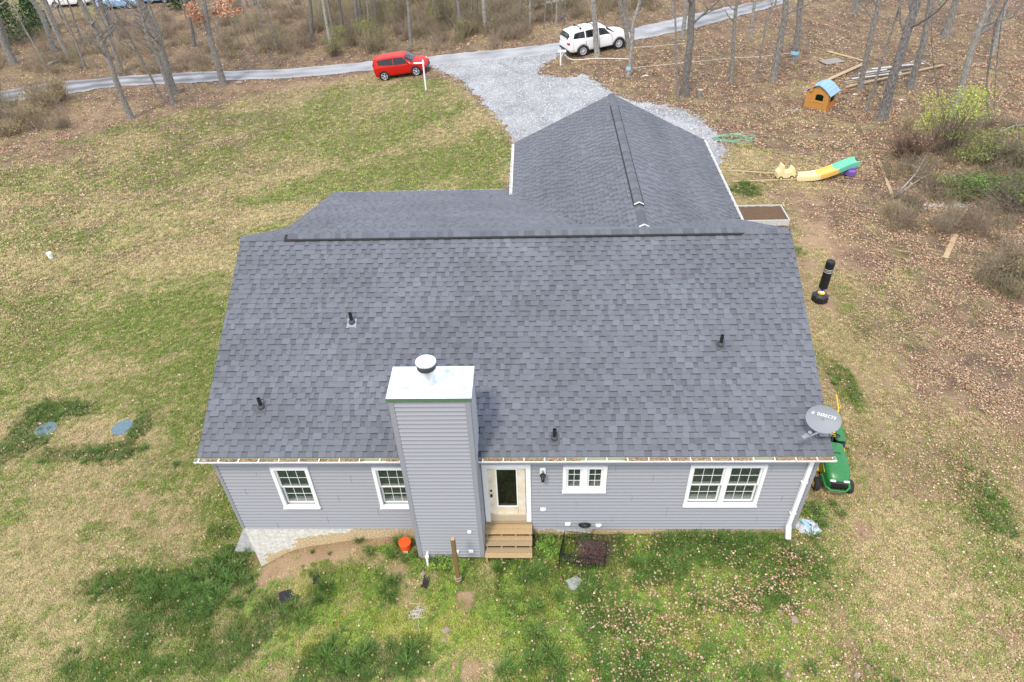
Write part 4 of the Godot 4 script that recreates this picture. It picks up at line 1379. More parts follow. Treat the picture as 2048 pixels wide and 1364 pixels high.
func make_trees() -> void:
	var g: Material = M.bark
	var pale: Material = M.bark_pale
	var dk: Material = M.bark_dark
	tree("grey knotty tree on the bank between the road and the lawn", [[262, 237], [222, 130], [164, 10]], 12, g, 18)
	tree("grey tree with ivy at its foot at the road edge", [[351, 187], [324, 105], [290, 18]], 13, g, 19)
	tree("twin stemmed slim tree next to the ivy footed tree", [[347, 207], [334, 167], [317, 123], [296, 70]], 9, g, 15)
	tree("thin leaning tree beside the twin stemmed tree by the road", [[325, 200], [306, 162], [280, 114], [236, 35]], 5.5, g, 14)
	tree("straight pale tree at the wood's edge, slimmer of a pair", [[138, 118], [112, 62], [86, 5]], 8, pale, 17)
	tree("pale tree behind the slimmer one on the wood's edge", [[109, 100], [84, 35], [65, 0]], 10, pale, 18)
	tree("thick grey tree at the far end of the road verge", [[26, 127], [0, 58]], 15, g, 18)
	tree("slim brown tree in the leaf litter across the road", [[173, 139], [151, 84], [128, 33]], 5, g, 14)
	tree("slender tree standing close to the far road edge", [[245, 144], [220, 79], [186, 5]], 6.5, g, 16)
	tree("forked sapling with spreading twigs across the road", [[95, 139], [72, 95], [42, 44], [23, 0]], 3.4, pale, 9, 0.2)
	tree("broad brown trunk deep in the wood before the parked vehicles", [[230, 62], [199, 0]], 10, g, 18)
	tree("faint thin tree deep in the wood", [[174, 104], [153, 53], [140, 15]], 4, g, 13)
	var oak := tree("tall grey oak by the road still holding orange brown leaves", [[447, 170], [428, 98], [415.6, 44], [405, 3]], 13, g, 18, 0.5, "oak_tree")
	var f := MB.new()
	for q in [[455, 22, 0.75], [440, 10, 0.8], [392, 25, 0.6], [398, 38, 0.5], [470, 25, 0.45], [385, 12, 0.6], [450, 0, 0.7], [425, 28, 0.4]]:
		var c := over(oak.position, q[0], q[1]) - oak.position
		leaf_cloud(f, c + Vector3(0, 0, rng.randf_range(-0.6, 0.8)), Vector3(q[2], q[2] * 0.6, q[2]), 170, 0.1, [Color(0.5, 0.25, 0.14), Color(0.62, 0.36, 0.22), Color(0.36, 0.17, 0.1)])
		f.col = Color(0.16, 0.13, 0.11)
		f.tube([over(oak.position, 412, q[1] + 14) - oak.position, c], [0.035, 0.008], 4, false)
	part(oak, "leaf_clusters", f, M.leafy, "orange brown dead leaves still hanging")
	tree("dark slim tree in the litter behind the oak", [[390, 93], [382, 50], [373, 10]], 6.5, dk, 14)
	tree("white barked tree in front of the greenish shrubs", [[663, 104], [655, 52], [646, 0]], 6.5, M.bark_white, 17)
	tree("tan barked tree just behind the white barked one", [[669, 84], [662, 40], [655, 0]], 5.5, M.bark_tan, 17)
	tree("thin straight tree among grey saplings beyond the road", [[557, 109], [539, 40], [528, 0]], 4, g, 14)
	tree("dark grey tree in the wood near the white barked one", [[626, 83], [622, 40], [619, 0]], 7, dk, 16)
	for q in [[461, 128, 438, 74], [517.5, 121, 498, 84], [519, 98, 484, 10], [588, 26, 574, 0], [490, 125, 470, 60], [541, 122, 525, 60]]:
		tree("thin bare sapling in the brush across the road", [[q[0], q[1]], [q[2], q[3]]], 2.4, g, 8, 0.3, "sapling", "saplings beyond the road")
	tree("grey tree right behind the red car in the shrubs", [[823, 95], [819, 35], [814.5, 0]], 6.5, g, 17)
	tree("slim grey tree among the brown brush above the drive, darker of two", [[922, 67], [916, 0]], 6.5, g, 17)
	tree("paler grey tree standing before the brush above the drive", [[973, 67], [967, 0]], 8, pale, 18)
	tree("dark slim trunk at the left of the green tinged shrubs", [[686, 67], [682, 23], [679, 0]], 6, dk, 15)
	tree("grey slim trunk behind the green tinged shrubs", [[715, 60], [711, 0]], 6, g, 15)
	tree("smooth grey tree standing in front of the white car", [[1194, 111], [1188, 35], [1186, 0]], 11, pale, 18)
	tree("forked tree at the nose of the white car, main stem", [[1257, 95], [1250, 50], [1240, 0]], 9, g, 17)
	tree("slimmer stem growing beside the forked tree's main stem", [[1261, 88], [1257, 40], [1252, 0]], 6, g, 16)
	var t := tree("curving tree with a light blue band holding the white rope", [[1257, 153], [1264, 98], [1268, 49], [1282, 0]], 8, pale, 16)
	band(t, 1258, 136, 8.5)
	tree("thin pole like tree beside the thick tree near the garage roof", [[1356, 202], [1353, 123], [1349, 0]], 4.5, g, 14)
	tree("slim tree by the log pile above the drive", [[1039, 47], [1041, 0]], 4.5, g, 14)
	tree("thick dark barked tree with a green sprig at its foot", [[1370.5, 192], [1377.6, 88], [1384.6, 0]], 14.5, dk, 19)
	tree("pale slim tree at the road's edge above the thick dark one", [[1365, 77], [1372, 0]], 8, pale, 17)
	tree("slim tree with a white scar at its crooked foot", [[1462, 166], [1469, 62], [1474, 0]], 7.5, g, 16)
	tree("slim straight tree at the road bend", [[1501, 76], [1509, 0]], 6.5, pale, 16)
	tree("thin crooked tree left of the flared grey tree", [[1511, 167], [1524, 98], [1534, 37], [1548, 14]], 4.5, g, 11)
	tree("grey tree with a wide flared foot near the blue banded tree", [[1546.5, 161], [1559, 88], [1571, 0]], 12.5, g, 18)
	t = tree("grey tree with a blue band and a white cord round it", [[1589, 121], [1596, 53], [1603, 0]], 12.5, g, 18)
	band(t, 1590.5, 105, 13)
	tree("stout tree with mossy foot far back in the open wood", [[1709, 27], [1714, 0]], 11, g, 17)
	tree("grey tree growing through the end of the board pile", [[1719.5, 177], [1739.6, 86], [1757, 0]], 10, g, 17)
	tree("slender leaning tree in front of the board pile", [[1731, 223], [1753, 158], [1776, 86], [1802, 0]], 5.5, g, 14)
	tree("thickest tree, deeply furrowed bark with a pale scar at its foot", [[1764, 238], [1791, 143], [1831, 0]], 18, M.bark_rough, 20)
	t = tree("tree with vines climbing it at the far end of the boards", [[1819.6, 177], [1844, 86], [1865, 0]], 13, g, 18)
	tree("stout grey tree standing alone in the leaf litter behind the boards", [[1889, 78], [1911, 0]], 14, g, 18)
	tree("smooth leaning grey tree behind the bright green shrub", [[1905, 234], [1932, 133], [1947, 88], [1982, 0]], 13, pale, 18)
	tree("pale tree wrapped by a dark hanging vine", [[1982.6, 109], [1997, 57], [2014, 0]], 10, pale, 17)
	tree("trunk half hidden behind the smooth leaning tree", [[1970, 61], [1995, 0]], 8, g, 17)
	tree("thin dark sapling above the bright green shrub", [[1882.5, 211], [1873, 168], [1868, 140]], 2.4, dk, 5, 0.3, "sapling")
	for q in [[30, 84, 3.0, 5.5, "dark green evergreen at the wood's far corner"], [78, 62, 2.4, 4.6, "dark evergreen behind the pale trees across the road"], [-30, 90, 3.0, 6.0, "evergreen at the far end of the field corner"], [362, 16, 1.8, 3.0, "small dark evergreen behind the oak"]]:
		var ep := at(q[0], q[1])
		var ev := thing("evergreen_tree", q[4], "tree", ep)
		part(ev, "trunk", MB.new().tube([Vector3(0, -0.2, 0), Vector3(0, q[3] * 0.9, 0)], [0.16, 0.03], 7), dk)
		var eb := MB.new()
		for k in 16:
			var t0 := (k + 0.5) / 16.0
			for j in 4:
				var an := TAU * j / 4.0 + k * 0.9
				var rr: float = q[2] * (1.0 - t0 * 0.85) * rng.randf_range(0.3, 0.62)
				leaf_cloud(eb, Vector3(cos(an) * rr, q[3] * (0.06 + 0.9 * t0), sin(an) * rr), Vector3(rr * 0.7 + 0.15, q[3] * 0.05, rr * 0.7 + 0.15), 42, 0.13, [Color(0.05, 0.1, 0.03), Color(0.08, 0.15, 0.045), Color(0.03, 0.065, 0.02)])
		part(ev, "foliage", eb, M.leafy)
	# a hanging vine
	var p := at(1989, 255)
	var vine := thing("vine", "thick dark vine hanging down to the brush from the pale tree", "vine", p)
	var vp := [Vector3(0, -0.1, 0)]
	for q in [[1978, 229], [1974, 200], [1973, 172], [1976, 145], [1980, 122], [1986, 80], [1993, 42], [2014, 0]]: vp.append(over(p, q[0], q[1]) - p)
	var vr := []
	for q in vp: vr.append(0.055)
	part(vine, "stem", MB.new().tube(vp, vr, 7), dk)
	p = at(1990, 236)
	vine = thing("vine", "thin straight vine hanging right of the thick one", "vine", p)
	part(vine, "stem", MB.new().tube([Vector3(0, -0.1, 0), over(p, 1991, 152) - p, over(p, 2002, 48) - p, over(p, 2012, 0) - p], [0.03, 0.028, 0.025, 0.02], 6), dk)
	# more bare stems far back in the wood beyond the road
	for i in 46:
		var u := rng.randf_range(-120, 1180)
		var v := rng.randf_range(2, 62) if u > 420 else rng.randf_range(-10, 80)
		if u < 100 and v < 80: continue
		var lean := (1073.0 - u) / 2300.0
		tree("slim bare tree deep in the wood beyond the road", [[u, v], [u - lean * 70.0 + rng.randf_range(-5, 5), v - 70.0]], rng.randf_range(2.2, 5.0), [g, pale, dk][i % 3], rng.randf_range(9, 15), 0.25, "woodland_tree", "slim trees of the wood beyond the road")

func band(t: Node3D, u: float, v: float, w: float) -> void:
	var q := over(t.position, u, v) - t.position
	var r := w * 0.5 * depth_of(t.position) / FOC * 1.18
	part(t, "band", MB.new().lathe(q, [[r, -0.12], [r * 1.03, -0.1], [r * 1.03, 0.1], [r, 0.12]], 12), M.blue_tape, "light blue band tied round the trunk")

func make_brush() -> void:
	var tw := Color(0.2, 0.155, 0.115)
	var gr := [Color(0.2, 0.24, 0.05), Color(0.28, 0.31, 0.07), Color(0.14, 0.17, 0.04)]
	for q in [[700, 92, 4.0, 2.0, 1400, "low green tinged shrub at the wood's edge left of the red car"], [752, 88, 3.6, 2.0, 1000, "green tinged shrub just behind the red car's tail"], [672, 112, 2.6, 1.4, 700, "small green shrub at the foot of the white barked tree"], [803, 52, 3.4, 3.2, 800, "tall shrub with fresh green buds behind the red car"], [888, 55, 3.0, 3.2, 900, "fresh green shrub beside the dark hollow in the brush"], [925, 78, 1.8, 1.6, 300, "small olive shrub at the foot of the slim grey tree"]]:
		shrub("leafy_shrub", q[5], q[0], q[1], Vector3(q[2], q[3], q[2] * 0.7), 90, tw, q[4], gr, 0.05, "shrubs at the edge of the wood")
	shrub("leafy_shrub", "bright yellow green shrub in front of the leaning grey tree", 1885, 305, Vector3(4.2, 3.0, 3.2), 150, tw, 3600, [Color(0.4, 0.5, 0.06), Color(0.3, 0.4, 0.06), Color(0.5, 0.56, 0.1)], 0.045)
	shrub("leafy_shrub", "dull olive thicket behind the fallen branches", 1990, 330, Vector3(5.0, 1.5, 3.4), 200, tw, 4200, [Color(0.13, 0.17, 0.04), Color(0.2, 0.22, 0.06)], 0.05)
	shrub("leafy_shrub", "dark green creeping thicket at the yard's wooded side", 2040, 420, Vector3(5.6, 1.2, 4.4), 200, tw, 6500, [Color(0.09, 0.15, 0.03), Color(0.15, 0.22, 0.04), Color(0.06, 0.09, 0.03)], 0.05)
	shrub("leafy_shrub", "low green creeper patch before the bright shrub", 1945, 385, Vector3(4.2, 0.8, 2.6), 90, tw, 3200, [Color(0.1, 0.18, 0.03), Color(0.17, 0.25, 0.05)], 0.045)
	shrub("twiggy_shrub", "brown leafless thicket left of the bright green shrub", 1815, 320, Vector3(2.8, 1.6, 2.4), 210, Color(0.2, 0.13, 0.09), 500, [Color(0.3, 0.18, 0.1), Color(0.2, 0.13, 0.08)], 0.05)
	shrub("twiggy_shrub", "brown brush beside the ash patch", 1870, 385, Vector3(2.2, 0.7, 1.6), 90, Color(0.22, 0.16, 0.11), 250, [Color(0.3, 0.2, 0.12)], 0.05)
	shrub("twiggy_shrub", "olive brown brush at the yard's far side below the ash patch", 2010, 560, Vector3(2.4, 0.7, 3.0), 120, Color(0.2, 0.15, 0.1), 700, [Color(0.16, 0.17, 0.06), Color(0.28, 0.19, 0.1)], 0.05)
	for q in [[95, 215, 3.6, 1.5, "tangled tan thicket on the bank below the road"], [55, 245, 3.4, 1.3, "reddish brown thicket at the end of the road bank"], [125, 200, 2.0, 1.7, "dark olive shrub closing the thicket on the bank"], [15, 270, 3.0, 1.1, "low brown brush at the lawn's far corner"]]:
		shrub("twiggy_shrub", q[4], q[0], q[1], Vector3(q[2], q[3], q[2] * 0.8), 230, Color(0.38, 0.3, 0.19), 600, [Color(0.3, 0.24, 0.1), Color(0.18, 0.17, 0.06), Color(0.26, 0.15, 0.09)], 0.06)
	# twiggy undergrowth of the wood, beyond counting
	var m := MB.new()
	for i in 46:
		var a := rng.randf() * TAU
		var l := rng.randf_range(0.5, 1.5)
		var s := Vector3(rng.randf_range(-0.5, 0.5), -0.05, rng.randf_range(-0.5, 0.5))
		var e := s + Vector3(cos(a) * l * 0.5, l, sin(a) * l * 0.5)
		var k := s.lerp(e, 0.5) + Vector3(rng.randf_range(-0.12, 0.12), 0, rng.randf_range(-0.12, 0.12))
		m.col = Color.WHITE * rng.randf_range(0.6, 1.2)
		m.tube([s, k, e], [0.014, 0.01, 0.004], 3, false)
		for j in 2:
			var o := k.lerp(e, rng.randf())
			m.tube([o, o + Vector3(rng.randf_range(-0.4, 0.4), rng.randf_range(0, 0.4), rng.randf_range(-0.4, 0.4))], [0.007, 0.003], 3, false)
	var xf := []
	var cols := PackedColorArray()
	for r in [[440, 1060, 5, 118, 300], [620, 1060, 0, 70, 260], [-100, 420, 40, 150, 110], [-100, 130, 195, 268, 60], [1060, 1330, 0, 45, 60], [1770, 2120, 250, 470, 130], [1960, 2120, 470, 620, 20]]:
		for i in r[4]:
			var u := rng.randf_range(r[0], r[1])
			var v := rng.randf_range(r[2], r[3])
			if v > 190.0 - u * 0.09 - 6.0 and u < 1300 and r[3] < 160: continue
			if u > 1060 and u < 1330 and v > 52 - (u - 1060) * 0.12: continue
			var p := at(u, v)
			if Geometry2D.is_point_in_polygon(Vector2(p.x, p.z), road_poly): continue
			var s := rng.randf_range(0.5, 1.25) * (0.6 if u > 1700 else 1.0)
			xf.append(Transform3D(Basis(Vector3.UP, rng.randf() * TAU).scaled(Vector3(s, s * rng.randf_range(0.5, 1.1), s)), p))
			cols.append(Color(0.34, 0.25, 0.185).lerp(Color(0.3, 0.28, 0.13), rng.randf() * 0.7) * rng.randf_range(0.7, 1.25))
	scatter("woodland_undergrowth", "tangled leafless brown undergrowth of the wood", m.mesh(), M.leafy, xf, cols)
	print("brush ", xf.size())

func make_clumps() -> void:
	var src := []
	for k in 4:
		var b := MB.new()
		for i in 120:
			b.col = Color(0.06, 0.13, 0.018).lerp(Color(0.15, 0.26, 0.045), rng.randf() * rng.randf()) * rng.randf_range(0.7, 1.2)
			var a := rng.randf() * TAU
			var r := rng.randf() * 0.12
			blade(b, Vector3(cos(a) * r, -0.02, sin(a) * r), a + rng.randf_range(-0.7, 0.7), rng.randf_range(0.1, 0.3), rng.randf_range(0.06, 0.24), 0.011)
		src.append(b.mesh())
	var spots := [[719, 1081, 0.8], [742, 1106, 0.75], [800, 1092, 1.0], [790, 1112, 0.9], [815, 1118, 0.9], [835, 1110, 0.7], [660, 1108, 0.3], [625, 1105, 0.35], [655, 1175, 1.1], [640, 1200, 1.0], [628, 1150, 0.7], [790, 1165, 1.0], [775, 1185, 1.1], [760, 1150, 0.7], [785, 1200, 0.8], [590, 1215, 1.1], [610, 1240, 1.2], [570, 1230, 0.9],
		[450, 1125, 1.2], [470, 1140, 1.1], [430, 1150, 1.3], [455, 1165, 1.2], [410, 1185, 1.3], [390, 1160, 1.2], [480, 1165, 1.1], [370, 1195, 1.1], [440, 1195, 1.3], [495, 1110, 0.8], [350, 1175, 1.0], [505, 1185, 0.9], [420, 1215, 1.2], [470, 1210, 1.1], [320, 1170, 1.0], [300, 1185, 0.9], [290, 1160, 0.8], [385, 1220, 1.0], [510, 1160, 0.8], [400, 1130, 0.9],
		[740, 1300, 1.1], [720, 1325, 1.3], [670, 1290, 1.0], [655, 1320, 1.3], [690, 1345, 1.2], [825, 1305, 1.2], [815, 1335, 1.2], [785, 1295, 0.7], [1010, 1345, 1.2], [1075, 1270, 1.0], [1070, 1220, 1.0], [1065, 1330, 1.2], [1100, 1310, 1.2], [1120, 1340, 1.1], [1170, 1270, 0.9], [1050, 1155, 1.0], [1075, 1150, 1.1], [1000, 1140, 0.9], [1020, 1120, 0.8], [1180, 1185, 1.1], [1165, 1195, 1.0], [1117, 1195, 0.8],
		[1345, 1085, 1.2], [1375, 1080, 1.3], [1400, 1085, 1.2], [1430, 1080, 1.3], [1460, 1085, 1.2], [1490, 1082, 1.2], [1520, 1090, 1.1], [1365, 1100, 1.0], [1500, 1105, 1.1], [1535, 1078, 0.9], [1420, 1105, 0.8], [1560, 1085, 0.9], [1360, 1125, 1.2], [1385, 1110, 1.0], [1290, 1135, 1.0], [1310, 1125, 1.1], [1335, 1140, 1.2], [1345, 1155, 1.1], [1360, 1140, 1.0], [1270, 1130, 0.9], [1275, 1165, 0.9], [1625, 1075, 0.9], [1640, 1050, 0.8], [1600, 1115, 0.9], [1580, 1100, 0.8],
		[1500, 1355, 1.2], [1545, 1345, 1.1], [1410, 1300, 0.7], [1440, 1310, 0.7], [1255, 1300, 0.9], [1280, 1345, 1.1], [1360, 1330, 0.8], [1620, 1340, 0.8], [1590, 1220, 0.6], [1200, 1330, 0.9], [1185, 1290, 0.8], [45, 870, 0.7], [65, 845, 0.7], [100, 835, 0.6], [240, 890, 0.6], [190, 905, 0.7], [85, 925, 0.7], [355, 930, 0.7], [275, 845, 0.6], [1680, 1030, 0.7], [1665, 1010, 0.6]]
	for i in spots.size():
		var q: Array = spots[i]
		var p := at(q[0], q[1])
		var o := put(self, "grass_clump", src[i % 4], M.leafy, Transform3D(Basis(Vector3.UP, rng.randf() * TAU).scaled(Vector3(q[2] * 1.2, q[2], q[2] * 1.2)), p))
		var where := "in the yellowish grass of the rear yard"
		if q[0] < 300 and q[1] < 960: where = "near the septic lids"
		elif q[0] < 530: where = "off the walk-out corner of the house"
		elif q[1] < 1130 and q[0] < 850: where = "on the dirt slope by the bucket"
		elif q[0] > 1575 and q[1] < 1125: where = "at the downspout corner"
		elif q[0] > 1250 and q[1] < 1112: where = "along the wall under the wide windows"
		elif q[0] > 1250 and q[1] < 1170: where = "in the lush band before the wide windows"
		elif q[0] > 990 and q[1] < 1200: where = "near the steps and the flat stone"
		elif q[0] > 1000: where = "in the leaf strewn part of the rear yard"
		elif q[1] < 1250: where = "beside the black plastic scraps"
		meta(o, "dark green tussock of long grass " + where, "grass clump", "long grass tussocks " + where)

# ---------- vehicles ----------
var stations := []

# a point of the car body: x along it, s from 0 (sill) to 7 (roof centre), side -1 or 1
func car_pt(x: float, s: float, side: float) -> Vector3:
	var i := 0
	while i < stations.size() - 2 and x > stations[i + 1][0]: i += 1
	var a: Array = stations[i]
	var e: Array = stations[i + 1]
	var t := clampf((x - a[0]) / (e[0] - a[0]), 0.0, 1.0)
	var q := []
	for k in 6: q.append(lerpf(a[k], e[k], t))
	var w: float = q[1]
	var yb: float = q[2]
	var belt: float = q[3]
	var roof: float = q[4]
	var wr: float = q[5]
	var sec := [Vector2(w * 0.88, yb), Vector2(w * 0.98, yb + 0.09), Vector2(w, lerpf(yb, belt, 0.5)), Vector2(w * 0.985, belt - 0.07), Vector2(w * 0.95, belt), Vector2(wr, roof - 0.07), Vector2(wr * 0.86, roof - 0.015), Vector2(0.0, roof)]
	var j := mini(int(s), 6)
	var p: Vector2 = sec[j].lerp(sec[j + 1], s - j)
	return Vector3(x, p.y, p.x * side)

func car_patch(b: MB, corners: Array, side: float, lift := 0.008) -> void:
	# corners: (x, s) at low-rear, low-front, high-front, high-rear
	var n := 5
	var rows := []
	for i in n + 1:
		var r := []
		for j in n + 1:
			var lo := Vector2(corners[0][0], corners[0][1]).lerp(Vector2(corners[1][0], corners[1][1]), float(j) / n)
			var hi := Vector2(corners[3][0], corners[3][1]).lerp(Vector2(corners[2][0], corners[2][1]), float(j) / n)
			var q := lo.lerp(hi, float(i) / n)
			var p := car_pt(q.x, q.y, side)
			var du := car_pt(q.x + 0.03, q.y, side) - car_pt(q.x - 0.03, q.y, side)
			var dv := car_pt(q.x, minf(q.y + 0.05, 7.0), side) - car_pt(q.x, q.y - 0.05, side)
			var nn := du.cross(dv).normalized()
			if nn.dot(Vector3(0, 0.3, side)) < 0.0: nn = -nn
			r.append(p + nn * lift)
		rows.append(r)
	b.grid(rows)

func wheel(car: Node3D, p: Vector3, r: float, side: float, spokes: int, dark: bool) -> void:
	var w := group_part(car, "wheel")
	w.position = p
	var bs := Basis(Vector3.RIGHT, PI / 2 * side)
	part(w, "tyre", MB.new().lathe(Vector3.ZERO, [[r * 0.66, -0.1], [r * 0.94, -0.11], [r, -0.07], [r, 0.07], [r * 0.94, 0.105], [r * 0.68, 0.1], [r * 0.66, 0.06]], 26, bs), M.rubber)
	var b := MB.new()
	b.lathe(Vector3.ZERO, [[r * 0.7, 0.09], [r * 0.66, 0.1], [r * 0.6, 0.085], [r * 0.58, 0.05]], 26, bs)
	for k in spokes:
		var a := TAU * k / spokes
		var d := bs * Vector3(cos(a), 0, sin(a))
		b.bar(bs * Vector3(0, 0.085, 0) + d * 0.02, bs * Vector3(0, 0.09, 0) + d * r * 0.62, r * (0.2 if spokes < 7 else 0.12), 0.03)
	b.lathe(Vector3.ZERO, [[r * 0.16, 0.08], [r * 0.15, 0.1], [0.0, 0.105]], 14, bs)
	part(w, "rim", b, M.alloy)
	part(w, "hub", MB.new().lathe(Vector3.ZERO, [[r * 0.64, 0.045], [0.0, 0.05]], 20, bs), M.black)

func car_body(label: String, cat: String, called: String, st: Array, paint: Material, rear_px: Vector2, front_px: Vector2, wb: float, rear_axle: float, r: float, half_track: float, spokes: int, sides: Array, glass: Array, clad: bool) -> Node3D:
	stations = st
	var a := at(rear_px.x, rear_px.y)
	var e := at(front_px.x, front_px.y)
	var xa := (e - a).normalized()
	var up := Vector3(hgt(a.x - 1, a.z) - hgt(a.x + 1, a.z), 2.0, hgt(a.x, a.z - 1) - hgt(a.x, a.z + 1)).normalized()
	var za := xa.cross(up).normalized()
	up = za.cross(xa).normalized()
	var mid := (a + e) * 0.5 - za * half_track
	mid.y = (hgt(a.x, a.z) + hgt(e.x, e.z)) * 0.5 + (hgt(mid.x - za.x * half_track, mid.z - za.z * half_track) - (a.y + e.y) * 0.5) * 0.5 + 0.0
	var o := thing(called, label, cat, mid)
	o.transform = Transform3D(Basis(xa, up, za), mid - xa * (rear_axle + wb * 0.5))
	var rows := []
	var svals := [0.0, 0.5, 1.0, 1.5, 2.0, 2.5, 3.0, 3.5, 4.0, 4.5, 5.0, 5.5, 6.0, 6.5, 7.0]
	var x: float = st[0][0]
	var xs := []
	for i in st.size() - 1:
		for k in 3: xs.append(lerpf(st[i][0], st[i + 1][0], k / 3.0))
	xs.append(st[-1][0])
	for xx in xs:
		var row := []
		for s in svals: row.append(car_pt(xx, s, 1.0))
		for i in range(svals.size() - 2, -1, -1): row.append(car_pt(xx, svals[i], -1.0))
		rows.append(row)
	var b := MB.new()
	b.grid(rows)
	for e2 in [0, rows.size() - 1]:
		var rr: Array = rows[e2]
		for i in range(1, rr.size() - 1):
			if e2 == 0: b.tri(rr[0], rr[i], rr[i + 1])
			else: b.tri(rr[0], rr[i + 1], rr[i])
	part(o, "body", b, paint)
	var fl: float = st[0][0] + 0.25
	part(o, "underbody", MB.new().box(Vector3((st[0][0] + st[-1][0]) * 0.5, 0.3, 0), Vector3(st[-1][0] - st[0][0] - 0.5, 0.16, 1.35)), M.black)
	for sd in [1.0, -1.0]:
		for q in sides:
			b = MB.new()
			car_patch(b, q, sd)
			part(o, "side_window", b, M.car_glass)
		for ax in [rear_axle, rear_axle + wb]:
			var w: float = car_pt(ax, 2.0, sd).z
			b = MB.new()
			b.lathe(Vector3(ax, r, w - 0.16 * sd), [[0.0, 0.02], [r + 0.05, 0.02], [r + 0.055, 0.155], [r + (0.1 if clad else 0.06), 0.172], [r + (0.1 if clad else 0.06), 0.1]], 28, Basis(Vector3.RIGHT, PI / 2 * sd))
			part(o, "wheel_arch", b, M.black if clad else paint)
			b = MB.new()
			b.lathe(Vector3(ax, r, w - 0.16 * sd), [[0.0, 0.17], [r + 0.045, 0.17]], 24, Basis(Vector3.RIGHT, PI / 2 * sd))
			part(o, "wheel_well", b, M.black)
			wheel(o, Vector3(ax, r, w - 0.07 * sd), r, sd, spokes, clad)
		b = MB.new()
		car_patch(b, [[rear_axle + r + 0.05, 0.05], [rear_axle + wb - r - 0.05, 0.05], [rear_axle + wb - r - 0.05, 1.0 if clad else 0.75], [rear_axle + r + 0.05, 1.0 if clad else 0.75]], sd, 0.012)
		part(o, "sill_trim", b, M.black)
		var mx: float = glass[2]
		var mp := car_pt(mx, 4.3, sd)
		part(o, "mirror", MB.new().bevel(mp + Vector3(0.0, 0.03, 0.13 * sd), Vector3(0.12, 0.13, 0.2), 0.03), paint)
		for q in sides:
			b = MB.new()
			for sx in [q[0][0] - 0.03, q[1][0] + 0.03]:
				car_patch(b, [[sx - 0.007, 1.0], [sx + 0.007, 1.0], [sx + 0.007, 4.0], [sx - 0.007, 4.0]], sd, 0.004)
			part(o, "door_seam", b, M.black)
			var hp := car_pt(q[0][0] + 0.16, 3.2, sd)
			part(o, "door_handle", MB.new().bevel(hp + Vector3(0, 0, 0.012 * sd), Vector3(0.18, 0.035, 0.03), 0.008), paint)
	# windscreen and rear glass across the car
	for g in [glass[0], glass[1]]:
		b = MB.new()
		for sd in [1.0, -1.0]:
			var n := 6
			var rw := []
			for i in n + 1:
				var r2 := []
				for j in n + 1:
					var xx := lerpf(g[0], g[1], float(i) / n)
					var s := lerpf(g[2], 7.0, float(j) / n)
					var p := car_pt(xx, s, sd)
					r2.append(p + Vector3(g[3], 0.25, 0).normalized() * 0.03)
				rw.append(r2)
			b.grid(rw)
		part(o, "windscreen" if g[3] > 0 else "rear_window", b, M.car_glass)
	return o

